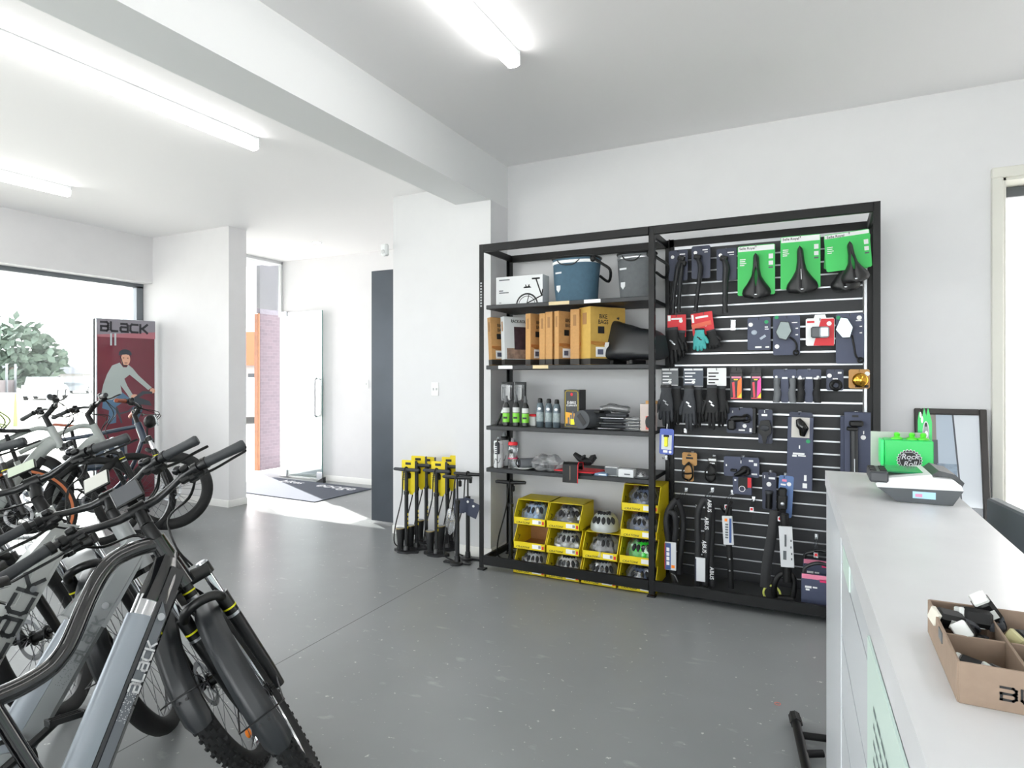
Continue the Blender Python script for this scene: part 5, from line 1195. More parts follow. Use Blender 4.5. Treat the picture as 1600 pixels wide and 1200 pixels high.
m_ = MB(); m_.cyl(K4.L(1217, 932, -.04), K4.L(1241, 934, -.04), .026, n=14); m_.build('cross_bar', BLACKP, K4.t); m_ = MB(); m_.box(K4.L(1231, 896, -.06), (.014, .012, .026), bev=.002); m_.build('brass_key', mat('brass', '#d9a441'), K4.t)
lockhook(1219, 797, 'long lock with the yellow ring')
for (r, y_, lbl, sh) in (((1255, 876, 1305, 936), 4.25, 'D-lock in the rear navy box at the bottom right, half hidden by the counter', (1257, 1303, 860)), ((1252, 899, 1302, 951), 4.13, 'D-lock in the front navy box standing on the deck beside the counter', (1256, 1300, 880))):
    D_ = Hang('d_lock_box', lbl, 'bicycle lock', r, y=y_, group='boxed D-locks')
    D_.h += max(-.05, D_.t.location.z-.0525); D_.t.location.z = .0525; D_.o = V(D_.t.location)
    m_ = MB(); m_.box((0, 0, D_.h/2), (D_.w, .05, D_.h), bev=.002); b = m_.build('carton', NAVY, D_.t)
    D_.marks(b, [(r[0]+1, r[1]+1, r[2]-1, r[1]+2)], mat('panel_rose', '#ea8aa8'), dy=-.0258, name='pink_line'); D_.marks(b, [(r[0]+29, r[1]+6, r[0]+40, r[1]+9)], mat('magenta_badge', '#e0326e', .5), dy=-.0258, name='badge'); D_.marks(b, [(r[0]+6, r[1]+15, r[0]+16, r[1]+17), (r[0]+7, r[1]+19, r[0]+13, r[1]+21), (r[0]+18, r[1]+16.5, r[0]+25, r[1]+18)], dy=-.0258)
    D_.tube('shackle', LEGM, [(sh[0], r[1]+4, 0), (sh[0]+1, r[1]-10, 0), (sh[0]+9, sh[2]+3, 0), ((sh[0]+sh[1])/2, sh[2], 0), (sh[1]-9, sh[2]+3, 0), (sh[1]-1, r[1]-10, 0), (sh[1], r[1]+4, 0)], .011, 10)
lockhook(1275, 853, 'boxed D-locks')
# ------------------------------------------------------------------ goods on the shelves
def shelf_x(px, z, y): 
    """x on a level line at depth y under pixel column px"""
    d = ray(px, 588); return (CC+d*(y/d.y)).x
def zpx(px, py, y): return on_y(px, py, y).z
S1, S2, S3, S4 = SHZ
# top shelf
WB = thing('carton_box', 'white carton with a printed bicycle on the top shelf, at its left end', 'box', (0, 0, 0), local=True)
xa, xb = shelf_x(775, 0, 4.10), shelf_x(848, 0, 4.10); hb_ = zpx(810, 431, 4.10)-S1
WB.location = ((xa+xb)/2, 4.10, S1); wb = xb-xa
mb = MB(); mb.box((0, .06, hb_/2), (wb, .12, hb_), bev=.002); cb = mb.build('carton', mat('white_carton', '#d9dcde', .55), WB)
def wp(u, v): return V((-wb/2+wb*u, -.0008, hb_*v))
mb = MB(); cx_, cz_, rr_ = .67, -.02, .22
arc = [wp(cx_+rr_*math.cos(a)*1.0, cz_+rr_*wb/hb_*math.sin(a)) for a in [PI*i/18 for i in range(1, 18)]]
mb.tube(arc, .006, 4, sq=(1, .1), up=(0, 0, 1)); 
arc2 = [wp(cx_+rr_*.80*math.cos(a), cz_+rr_*.80*wb/hb_*math.sin(a)) for a in [PI*i/18 for i in range(1, 18)]]; mb.tube(arc2, .0022, 4)
for a, b, r_ in (((.67, .05), (.72, .38), .003), ((.67, .05), (1., .3), .004), ((.98, .28), (.86, .86), .005), ((.78, .87), (.94, .87), .006), ((.98, .3), (1., .5), .004), ((.62, .60), (.74, .60), .005), ((.64, .68), (.66, .6), .004), ((.72, .68), (.70, .6), .004), ((.60, .58), (.76, .58), .003)): mb.tube([wp(*a), wp(*b)], r_, 4)
mb.build('bicycle_print', DARKP, cb)
for (a, b, c, d) in ((.07, .87, .3, .91), (.07, .50, .16, .54), (.07, .43, .28, .47), (.07, .1, .12, .12)):
    mb = MB(); mb.add([wp(a, b), wp(c, b), wp(c, d), wp(a, d)], [(0, 1, 2, 3)]); mb.build('print', GREYP, cb)
def basket(label, px0, px1, ptop, y, m, rim, logo_m, badge=True):
    xa, xb = shelf_x(px0, 0, y), shelf_x(px1, 0, y); w_ = xb-xa; h = zpx((px0+px1)/2, ptop, y)-S1
    t = thing('handlebar_bag', label, 'bag', ((xa+xb)/2, y, S1), group='handlebar baskets on the top shelf')
    def f(k, hz):
        a = 2*PI*k; r0 = w_/2*(.86+.14*hz); sx, sy = abs(math.cos(a))**.8*math.copysign(1, math.cos(a)), abs(math.sin(a))**.8*math.copysign(1, math.sin(a))
        wob = 1+.012*math.sin(5*a+6*hz)
        return V((r0*sx*wob, r0*.72*sy*wob, .004+(h-.01)*hz))
    m_ = MB(); m_.grid(f, 32, 8, True); m_.add([f(k/32, 0) for k in range(32)], [list(range(32))[::-1]]); b = m_.build('fabric_body', m, t, ang=70)
    m_ = MB(); m_.tube([f(k/32, .90) for k in range(32)], .007, 6, closed=True, sq=(1.6, .7), up=(0, 0, 1)); m_.build('rim_band', rim, b)
    m_ = MB(); m_.tube([f(k/32, 1.0) for k in range(32)], .008, 8, closed=True); m_.build('rim', BLACKP, b)
    m_ = MB(); m_.add([f(k/32, .86)*.985+V((0, 0, .014)) for k in range(32)], [list(range(32))]); m_.build('lining', LININGM, b)
    m_ = MB(); p = V((w_*.5, -.03, h*.82)); m_.tube(catmull([V((w_*.42, -.06, h*.95)), p+V((.03, -.02, .0)), p+V((.09, -.01, -.05)), p+V((.06, .05, -.12)), V((w_*.46, .05, h*.6))], 4), .010, 8); m_.ell(p+V((-.02, -.06, .03)), (.022, .012, .022)); m_.build('carry_handle', BLACKP, t)
    m_ = MB(); m_.tube(catmull([f(.80, .93), f(.76, .82)+V((0, -.012, 0)), f(.70, .84)+V((0, -.012, 0)), f(.66, .95)], 4), .004, 6); m_.build('strap', BLACKP, t)
    if badge:
        p = f(.655, .30)+V((0, -.004, 0)); m_ = MB(); m_.prism([(-.017, .024), (.017, .024), (.017, -.004), (0, -.026), (-.017, -.004)], .002, basis(p, (1, -.25, 0), (0, 0, 1))); m_.build('badge', logo_m, b)
        p = f(.665, .66)+V((0, -.003, 0)); m_ = MB(); m_.box(p, (.055, .002, .012), rz(-.3)); m_.build('name_strip', logo_m, b)
LININGM = mat('lining_dark', '#24282c', .8)
basket('blue fabric handlebar basket with white rim band on the top shelf', 866, 937, 404, 4.20, mat('blue_fabric', '#3f5d70', .75, noise=.08, nscale=40), WHITEP, mat('silver_badge', '#cfd3d6', .35))
basket('grey fabric handlebar basket on the top shelf behind the middle post', 966, 1025, 396, 4.24, mat('grey_fabric', '#5c6063', .75, noise=.08, nscale=40), ALUM, MATS['silver_badge'])
# second shelf: boxed bags
def bagbox(label, px, w_, d_, h_, rot, txt, m, y=4.07, tilt=0., lab=True, name='bag_box', size=.035, art=True):
    x = shelf_x(px, 0, y); t = thing(name, label, 'box', (x, y, S2), (0, tilt, rot), 'boxed bike bags')
    m_ = MB(); m_.box((w_/2, d_/2, h_/2), (w_, d_, h_), bev=.002); b = m_.build('carton', m, t)
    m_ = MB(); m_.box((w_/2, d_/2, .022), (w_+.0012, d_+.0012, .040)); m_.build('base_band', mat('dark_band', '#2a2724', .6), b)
    F = lambda v, z: V((w_+.001, d_*v, z))
    if txt:
        for k, s_ in enumerate(txt): text(b, 'lettering', DARKP, s_, size, basis(F(.36, h_*(.83-.095*k)), (0, 1, 0), (0, 0, 1)), .0003, sx=.85)
        m_ = MB(); c = F(.30, h_*.60); m_.box(c, (.001, d_*.18, d_*.16)); m_.build('icon', DARKP, b)
    if art:
        m_ = MB()
        for k in range(4): m_.tube(catmull([F(0.02, h_*(.36+.012*k)), F(.3, h_*(.33+.02*k)), F(.6, h_*(.40-.012*k)), F(.98, h_*(.35+.01*k))], 5), .0022, 4)
        m_.build('wave_print', mat('wave_orange', '#c07a3a', .6), b)
    if lab:
        m_ = MB(); m_.box(F(.45, h_*.22), (.001, d_*.6, h_*.17)); l_ = m_.build('paper_label', WHITEP, b)
        m_ = MB(); m_.box(F(.28, h_*.22)+V((.0008, 0, 0)), (.0008, d_*.16, h_*.09)); m_.build('label_picture', mat('label_slate', '#5a5f74', .6), l_); m_ = MB(); m_.box(F(.58, h_*.225)+V((.0008, 0, 0)), (.0008, d_*.22, .006)); m_.build('label_text', DARKP, l_)
    m_ = MB(); m_.box((w_/2, -.0008, h_*.80), (w_*.35, .001, h_*.2)); m_.build('spine_print', mat('spine_tan', '#9d7548', .7), b)
    return t
bagbox('kraft boxed bike bag leaning at the left end of the second shelf', 764, .042, .25, .36, -.45, ['BIKE', 'BAG'], KRAFT, tilt=-.07)
t = bagbox('white printed carton with dark bag picture, second from left on the second shelf', 784, .05, .27, .36, -.6, None, mat('grey_white_carton', '#c9ced1', .55), tilt=-.06, art=False, lab=False, name='printed_box')
b = t.children[0]
text(b, 'lettering', DARKP, 'RACK-ROLL', .033, basis(V((.0512, .13, .325)), (0, 1, 0), (0, 0, 1)), .0003, sx=.8)
mb = MB(); mb.box((.0508, .17, .20), (.001, .17, .17)); mb.build('bag_picture', mat('plum_print', '#3a2a33', .5, noise=.4, nscale=20), b); mb = MB(); mb.box((.0506, .14, .085), (.001, .24, .08)); mb.build('landscape_print', mat('brown_print', '#8d7566', .6, noise=.35, nscale=30), b)
bagbox('kraft boxed bike bag, third along the second shelf, right of the white printed carton', 821, .050, .25, .375, -.3, ['BIKE', 'BAG'], KRAFT)
bagbox('narrow kraft box spine squeezed between two kraft boxed bags on the second shelf', 842.5, .048, .24, .372, -.12, None, KRAFT, lab=False)
bagbox('kraft boxed bike bag just right of the narrow spine on the second shelf', 852, .060, .24, .38, -.2, ['BIKE', 'BAG'], KRAFT)
bagbox('kraft boxed bike bag with white label, nearest the big yellowish box', 866, .045, .26, .38, -.42, ['BIKE', 'BAG'], KRAFT, y=4.05)
bagbox('kraft box spine directly left of the big yellowish box on the second shelf', 891, .070, .22, .39, -.12, None, KRAFT, lab=False)
bagbox('largest kraft carton of two bike bags, beside the black roll bag', 905, .135, .30, .40, -.62, ['BIKE', 'BAGS'], mat('kraft_gold', '#c4a04e', .7, noise=.05), y=4.10, size=.042)
RBG = thing('roll_top_bag', 'black roll-top bike bag with white badge at the right end of the second shelf', 'bag', (shelf_x(985, 0, 4.12), 4.16, S2), (0, .0, -.35))
BKF = mat('black_tarpaulin', '#1e2023', .42, noise=.15, nscale=20, bump=.15)
def rbf(k, u):
    a = 2*PI*k; K = [(0, .30, .11, .035), (.12, .315, .12, .03), (.3, .28, .13, .07), (.6, .25, .13, .09), (.9, .22, .12, .085), (1, .19, .10, .07)]
    for (p, *A), (q, *B) in zip(K, K[1:]):
        if u <= q+1e-6: f = (u-p)/(q-p); h_, wb_, wt_ = [x+(y-x)*f for x, y in zip(A, B)]; break
    c_, s_ = math.cos(a), math.sin(a); c_ = math.copysign(abs(c_)**.55, c_); s_ = math.copysign(abs(s_)**.55, s_); v = (s_+1)/2
    return V((-.19+.42*u-.02*v*(1 if u < .2 else 0), (wb_+(wt_-wb_)*v)*c_+.004*math.sin(9*u+4*a), .03+(h_-.03)*v+.005*math.sin(11*u+3*a)))
mb = MB(); mb.grid(rbf, 28, 16, True); mb.add([rbf(k/28, 0) for k in range(28)], [list(range(28))]); mb.add([rbf(k/28, 1) for k in range(28)], [list(range(28))[::-1]]); b = mb.build('bag_body', BKF, RBG, ang=50)
mb = MB(); mb.tube([(-.19, -.045, .312), (-.16, -.02, .325), (-.14, .02, .325), (-.15, .05, .312)], [.012, .02, .02, .012], 8); mb.build('rolled_top', BKF, RBG)
mb = MB(); mb.prism([(-.017, .024), (.017, .024), (.017, -.004), (0, -.026), (-.017, -.004)], .002, basis((-.1925, .02, .10), (0, -1, 0), (0, 0, 1))); mb.build('badge', MATS['silver_badge'], b)
mb = MB(); mb.prism([(-.017, .024), (.017, .024), (.017, -.004), (0, -.026), (-.017, -.004)], .002, basis((-.135, -.106, .13), (1, 0, 0), (0, .3, 1))); mb.build('badge', MATS['silver_badge'], b)
for x in (-.1, .06):
    mb = MB(); mb.box((x, -.02, .015), (.03, .16, .03), bev=.005); mb.build('foot_strap', BLACKP, RBG)
# third shelf
def bottle(label, px, ptop, y, kind, base=S3, group='bottles on the shelves'):
    x = shelf_x(px, 0, y); H = zpx(px, ptop, y)-base; t = thing('spray_bottle' if kind != 'bidon' else 'drink_bottle', label, 'bottle', (x, y, base), (0, 0, .2), group)
    if kind == 'green':
        m_ = MB(); m_.lathe([(.022, 0), (.026, .004), (.026, H*.60), (.023, H*.68), (.013, H*.76), (.011, H*.80)], 20); b = m_.build('bottle_body', mat('bottle_black', '#1d1f20', .3), t)
        m_ = MB(); m_.lathe([(.0264, H*.12), (.0264, H*.42)], 20); m_.build('green_label', mat('lime_label', '#7ccb3a', .4), b)
        m_ = MB(); m_.lathe([(.0266, H*.44), (.0266, H*.60)], 20); m_.build('white_label', mat('label_white', '#c9cccb', .5), b)
        m_ = MB(); m_.box((0, -.0268, H*.27), (.03, .001, H*.06)); m_.build('label_mark', DARKP, b)
        m_ = MB(); m_.lathe([(.013, H*.78), (.014, H*.86), (.010, H*.9), (.008, H)], 14); m_.build('nozzle_cap', mat('cap_grey', '#55585b', .4), t)
    else:
        m_ = MB(); m_.lathe([(.024, 0), (.027, .004), (.027, H*.70), (.022, H*.80), (.015, H*.86)], 20); b = m_.build('can_body', mat('can_slate', '#55626a', .3, .3), t)
        m_ = MB(); m_.lathe([(.0274, H*.2), (.0274, H*.52)], 20); m_.build('label', mat('can_label', '#8d9a9c', .4, noise=.3, nscale=60), b)
        m_ = MB(); m_.ell((0, -.0245, H*.64), (.012, .004, .012)); m_.build('round_mark', WHITEP, b)
        m_ = MB(); m_.lathe([(.017, H*.82), (.018, H*.9), (.016, H*.98), (.010, H)], 16); m_.build('cap', BLACKP, t)
for k, (px, pt) in enumerate(((791, 618), (806.5, 617), (821, 619))): bottle(('leftmost', 'middle', 'rightmost')[k]+' of three black spray bottles with lime labels on the third shelf', px, pt, 4.06, 'green')
for k, (px, pt) in enumerate(((844, 622), (857.5, 623), (870, 624))): bottle(('first', 'second', 'third')[k]+' of three slate spray cans from the left, beside the black kit box', px, pt, 4.05, 'can')
tin = thing('small_tin', 'small white tin with red lid behind the lime labelled bottles', 'tin', (shelf_x(833.5, 0, 4.12), 4.12, S3)); mb = MB(); mb.box((0, 0, .035), (.055, .05, .07), bev=.006); mb.build('tin_body', mat('label_white', '#c9cccb'), tin); mb = MB(); mb.box((0, 0, .078), (.057, .052, .016), bev=.004); mb.build('lid', RED, tin)
for k, (px, l) in enumerate(((797, 'left'), (817, 'right'))):
    x = shelf_x(px, 0, 4.30); b_ = thing('blister_pack', l+' clear blister pack standing behind the lime labelled bottles', 'blister pack', (x, 4.26, S3), (.0, 0, .1-.2*k), 'blister packs behind the bottles')
    mb = MB(); mb.box((0, 0, .16), (.10, .006, .32), bev=.002); mb.build('backing_card', mat('pack_black', '#202224', .5), b_); mb = MB(); mb.box((0, -.022, .24), (.085, .036, .13), bev=.012); mb.build('blister', BAGP, b_); mb = MB(); mb.box((0, -.02, .235), (.05, .02, .09), bev=.006); mb.build('tool', GREYP, b_)
tl = thing('tyre_lever', 'black tool leaning in the left corner of the third shelf', 'tool', (shelf_x(774, 0, 4.04), 4.06, S3+.002), (0, .45, 0)); mb = MB(); mb.tube([(0, 0, .004), (0, 0, .10)], [.012, .009], 10); mb.build('shaft', BLACKP, tl); mb = MB(); mb.tube([(0, 0, .10), (0, 0, .125)], .008, 10); mb.build('tip', WHITEP, tl)
# e-bike kit box
xa, xb = shelf_x(880.5, 0, 4.04), shelf_x(906, 0, 4.04); hk_ = zpx(893, 609, 4.04)-S3; kw = xb-xa
kb = thing('kit_box', 'black and yellow E-BIKE clean kit box standing on the third shelf', 'box', ((xa+xb)/2, 4.04, S3), (0, 0, -.12))
mb = MB(); mb.box((0, .05, hk_/2), (kw, .10, hk_), bev=.002); b = mb.build('carton', mat('kit_charcoal', '#2b2c2d', .45), kb)
KY = mat('kit_yellow', '#e0c52c', .45)
def kp(u, v, l=.0008): return V((-kw/2+kw*u, -l, hk_*v))
mb = MB(); mb.tube([kp(.09, .05), kp(.09, .93), kp(.18, .97), kp(.82, .97), kp(.91, .93), kp(.91, .05)], .0022, 4, closed=True); mb.build('yellow_frame', KY, b)
text(b, 'lettering', WHITEP, 'E-BIKE', .026, basis(kp(.5, .665), (1, 0, 0), (0, 0, 1)), .0003, sx=.95); text(b, 'lettering', WHITEP, 'CLEAN KIT', .017, basis(kp(.5, .59), (1, 0, 0), (0, 0, 1)), .0003)
mb = MB(); mb.ell(kp(.5, .88), (.010, .001, .012), 10, 6); mb.build('red_mark', RED, b)
mb = MB(); mb.add([kp(.12, .12), kp(.88, .12), kp(.88, .38), kp(.12, .42)], [(0, 1, 2, 3)]); mb.build('orange_panel', mat('kit_orange', '#e0a02a', .45), b)
mb = MB()
for u, hh in ((.3, .2), (.45, .28), (.58, .38), (.74, .32)): mb.box(kp(u, .1+hh*.5, .0012), (.012, .001, hh*hk_*.8))
mb.build('bottle_print', mat('kit_grey', '#54565a', .4), b); mb = MB(); mb.box(kp(.56, .17, .0018), (.03, .001, .04)); mb.build('cloth_print', mat('acid_yellow', '#e2e01c'), b)
def simple(name, label, cat, px, y, base, parts, rot=0., group=None):
    t = thing(name, label, cat, (shelf_x(px, 0, y), y, base), (0, 0, rot), group)
    for nm, m, fn in parts: m_ = MB(); fn(m_); m_.build(nm, m, t)
    return t
CHG = mat('charcoal_fabric', '#46494d', .7)
simple('handlebar_roll', 'grey round-ended roll bag lying beside the kit box on the third shelf', 'bag', 922, 4.06, S3, [('roll_body', CHG, lambda m_: m_.tube([(-.03, -.06, .066), (-.03, .0, .066), (.02, .18, .066)], [.064, .066, .062], 24)), ('end_patch', DARKP, lambda m_: m_.box((-.028, -.0615, .066), (.085, .003, .034), ry(.9))), ('buckle', BLACKP, lambda m_: m_.box((.06, .02, .12), (.05, .06, .02), bev=.006))], -.25)
for k in range(3):
    simple('carded_part', ('bottom', 'middle', 'top')[k]+' flat black carded part in the pile right of the roll bag', 'bicycle part', 956+2*k, 4.10, S3+.036*k, [('card', BLACKP, lambda m_: m_.box((0, .05, .006), (.23, .16, .008), bev=.002)), ('part_body', GLG, lambda m_: m_.box((.01, .04, .022), (.19-.02*k, .07, .024), bev=.008)), ('silver_edge', ALUM, lambda m_: m_.box((-.01, -.029, .006), (.16, .002, .004)))], -.06+.05*k, 'pile of carded parts')
simple('carded_part', 'lumpy wrapped black part on top of the carded pile on the third shelf', 'bicycle part', 958, 4.12, S3+.112, [('wrapped_body', LKM, lambda m_: m_.tube(catmull([(-.08, 0, .02), (-.03, .01, .035), (.03, .02, .025), (.1, .03, .018)], 4), [.016]*4+[.026]*4+[.022]*4+[.014], 10)), ('wrap', BAGP, lambda m_: m_.tube(catmull([(-.09, 0, .022), (-.03, .01, .036), (.03, .02, .028), (.11, .03, .02)], 4), [.02]*4+[.03]*4+[.026]*4+[.018], 10))], .0, 'pile of carded parts')
for k in range(4):
    simple('blister_pack', ('lowest', 'second lowest', 'third', 'topmost')[k]+' grey blister pack in the flat stack right of the carded parts', 'blister pack', 989, 4.08, S3+.0215*k, [('card', mat('card_grey', '#6a6e73'), lambda m_: m_.box((0, .05, .003), (.12, .14, .004))), ('blister', BAGP, lambda m_: m_.box((0, .04, .0125), (.10, .10, .014), bev=.005)), ('contents', GREYP, lambda m_: m_.box((0, .04, .011), (.07, .05, .010), bev=.003))], .05*(k % 2)-.05, 'stack of grey blister packs')
simple('tube_carton', 'pale and red inner tube carton beside the middle post on the third shelf', 'box', 1012, 4.07, S3, [('carton', mat('pale_pink_carton', '#cdbfb8', .55), lambda m_: m_.box((0, .03, .09), (.10, .07, .18), bev=.002)), ('red_panel', mat('coral_panel', '#d96a5c', .5), lambda m_: m_.box((.018, -.0056, .055), (.06, .001, .09))), ('dark_picture', DARKP, lambda m_: m_.ell((.005, -.006, .06), (.02, .002, .04))), ('flap', KRAFT, lambda m_: m_.box((.02, .03, .19), (.07, .05, .02)))], .05)
# fourth shelf
CLEARB = glassy('bidon_clear', (.86, .88, .90), .12, .15)
def bidon(label, px, y, body, cap, band, hh=.21):
    t = thing('drink_bottle', label, 'bottle', (shelf_x(px, 0, y), y, S4), (0, 0, .3), 'drink bottles')
    m_ = MB(); m_.lathe([(.034, 0), (.037, .006), (.037, hh*.40), (.033, hh*.5), (.034, hh*.55), (.037, hh*.62), (.036, hh*.74), (.031, hh*.78)], 24); b = m_.build('bottle_body', body, t)
    m_ = MB(); m_.lathe([(.035, hh*.775), (.036, hh*.84), (.031, hh*.875)], 24); c_ = m_.build('cap', cap, t)
    m_ = MB(); m_.lathe([(.014, hh*.87), (.015, hh*.93), (.011, hh*.95), (.012, hh)], 16); m_.build('spout', mat('spout_grey', '#7d8084', .4), c_)
    if band: m_ = MB(); m_.lathe([(.0374, hh*.33), (.0374, hh*.355)], 24); m_.build('pink_band', band, b)
    else: m_ = MB(); m_.tube(catmull([(-.03, -.024, hh*.12), (-.015, -.0345, hh*.3), (.005, -.0372, hh*.16), (.02, -.0315, hh*.32)], 5), .002, 5); m_.build('scribble', DARKP, b)
    return t
WB_ = mat('bidon_white', '#d8dadb', .4)
bidon('white drink bottle with black scribble at the front left of the fourth shelf', 779, 4.05, WB_, WB_, None, .225); bidon('white drink bottle standing behind the scribbled one on the fourth shelf', 788, 4.16, WB_, BLACKP, None, .25)
bidon('clear drink bottle with red cap and pink band on the fourth shelf', 801.5, 4.04, CLEARB, RED, mat('pink_band', '#d83a66', .5), .222)
simple('tool_pod', 'small black labelled cylinder hung on the white bottle', 'bottle', 777, 3.995, S4, [('pod', GLG, lambda m_: m_.lathe([(.016, .105), (.018, .11), (.018, .18), (.014, .19)], 16)), ('label_marks', WHITEP, lambda m_: [m_.box((-.002, -.0185, .12+.013*k), (.016, .001, .006)) for k in range(4)]), ('hanger', BLACKP, lambda m_: m_.tube([(0, 0, .19), (0, .01, .212), (0, .03, .2)], .005, 6)), ('foot_wire', BLACKP, lambda m_: m_.tube([(0, 0, .106), (0, .0, .0)], .003, 6))])
simple('tool_canister', 'grey cylindrical tool canister lying on the fourth shelf', 'canister', 828, 4.12, S4, [('canister', mat('mid_grey_plastic', '#64686c', .5), lambda m_: m_.tube([(-.06, -.05, .037), (-.05, -.04, .037), (.05, .06, .037), (.06, .07, .037)], [.033, .036, .036, .032], 20)), ('end_ring', GLG, lambda m_: m_.tube([(-.064, -.054, .037), (-.055, -.045, .037)], .026, 20)), ('strap', BLACKP, lambda m_: m_.tube(catmull([(-.05, -.08, .01), (-.085, -.06, .035), (-.07, -.05, .075)], 4), .005, 6))])
simple('paper_sheet', 'loose white curled sheet on the front of the fourth shelf', 'paper', 818, 4.03, S4+.001, [('sheet', WHITEP, lambda m_: m_.grid(lambda u, v: V((-.07+.14*u, -.03+.10*v, .004+.012*(u-.5)**2*4)), 8, 4)), ('orange_corner', mat('coral_strap', '#e2674f'), lambda m_: m_.box((-.06, .06, .02), (.03, .02, .008)))])
def crumple(m_, r, seed, n=18, mm=10, c=(0, 0, 0), zmin=-9):
    rnd = random.Random(seed); ph = [rnd.uniform(0, 6) for _ in range(6)]
    def fn(p):
        k = 1+.10*math.sin(p.x*70+ph[0])*math.sin(p.z*80+ph[1])+.08*math.sin(p.y*90+ph[2]+p.x*60)+.06*math.sin(p.z*150+ph[3])
        return V((p.x*k, p.y*k, max(p.z*k, -r[2], zmin)))
    m_.ell(c, r, n, mm, fn=fn)
simple('plastic_bag', 'crumpled clear plastic bag of small parts spilling over the fourth shelf edge', 'bag', 853, 4.04, S4, [('bag_film', BAGP, lambda m_: crumple(m_, (.125, .09, .06), 4, 26, 14, (0, .03, .052))), ('contents', GLG, lambda m_: [m_.box((-.04+.04*k, .03, .03), (.035, .05, .03), rz(k), bev=.006) for k in range(3)])])
simple('red_folder', 'flat red packet with dark underside lying on the fourth shelf', 'packet', 907, 4.07, S4+.002, [('red_sheet', RED, lambda m_: m_.prism([(-.17, -.07), (.12, -.085), (.17, .10), (-.12, .13)], .006, tr(0, 0, .012))), ('dark_tray', BLACKP, lambda m_: m_.prism([(-.165, -.075), (.115, -.09), (.165, .10), (-.115, .13)], .010, tr(0, 0, .0005)))])
simple('phone_holder', 'black curved strap holder with red piping hanging over the fourth shelf edge', 'holder', 894, 4.0, S4, [('strap_body', BLACKP, lambda m_: m_.prism([(.07, .03), (.06, .075), (-.02, .082), (-.035, .068), (-.042, -.055), (-.030, -.055), (-.024, .055), (.045, .052), (.055, .025)], .11, basis((-.055, 0, 0), (0, 1, 0), (0, 0, 1)))), ('red_piping', RED, lambda m_: m_.tube([(.056, .07, .03), (.056, .06, .076), (.056, -.02, .084), (.056, -.037, .07), (.056, -.043, -.055)], .003, 6)), ('stitching', mat('tan_stitch', '#c7b29a', .7), lambda m_: m_.box((0, -.0405, .01), (.002, .001, .10)))])
GP = simple('glove_former', 'black gloved hand shape lying on the red packet', 'gloves', 912, 4.14, S4+.022, [('palm', GLV, lambda m_: m_.tube([(-.07, 0, .10), (-.03, -.0, .07), (.02, -.01, .05), (.05, -.02, .05)], [.02, .032, .042, .036], 12, sq=(.7, 1)))] + [('finger', GLV, (lambda k: lambda m_: m_.tube([(.045, -.045+.022*k, .055+.008*k), (.075, -.05+.024*k, .06+.010*k), (.085, -.05+.024*k, .045+.008*k)], [.012, .011, .008], 8))(k)) for k in range(4)] + [('thumb', GLV, lambda m_: m_.tube([(.0, -.03, .07), (.02, -.06, .09), (.035, -.07, .10)], [.013, .012, .008], 8))])
simple('blue_packet', 'thin pale blue packet between the red packet and the small grey box', 'packet', 938, 4.03, S4, [('packet', mat('pale_blue_packet', '#7f9dbd', .5), lambda m_: m_.prism([(-.06, -.02), (.05, -.02), (.06, .05), (.0, .07)], .016)), ('seal', WHITEP, lambda m_: m_.box((.02, -.0205, .008), (.05, .001, .006)))])
simple('small_carton', 'small grey and white carton on the fourth shelf, left of the white one', 'box', 955, 4.04, S4, [('carton', mat('white_carton', '#d9dcde'), lambda m_: m_.box((0, .03, .03), (.09, .07, .06), bev=.002)), ('grey_front', GREYP, lambda m_: m_.box((0, -.0058, .03), (.086, .001, .05)))], -.1)
simple('small_carton', 'small plain white carton at the right of the fourth shelf', 'box', 978, 4.03, S4, [('carton', mat('white_carton', '#d9dcde'), lambda m_: m_.box((0, .03, .026), (.105, .07, .052), bev=.002)), ('drawn_line', GREYP, lambda m_: m_.box((.01, -.0058, .02), (.04, .001, .008)))], -.05)
simple('blister_pack', 'clear blister pack with a chrome part at the right end of the fourth shelf', 'blister pack', 1000, 4.05, S4, [('card', GREYP, lambda m_: m_.box((0, .03, .003), (.11, .09, .004))), ('blister', BAGP, lambda m_: m_.ell((0, .03, .006), (.04, .03, .035), z0=0.)), ('contents', CHROME, lambda m_: m_.ell((0, .03, .018), (.018, .018, .012)))])
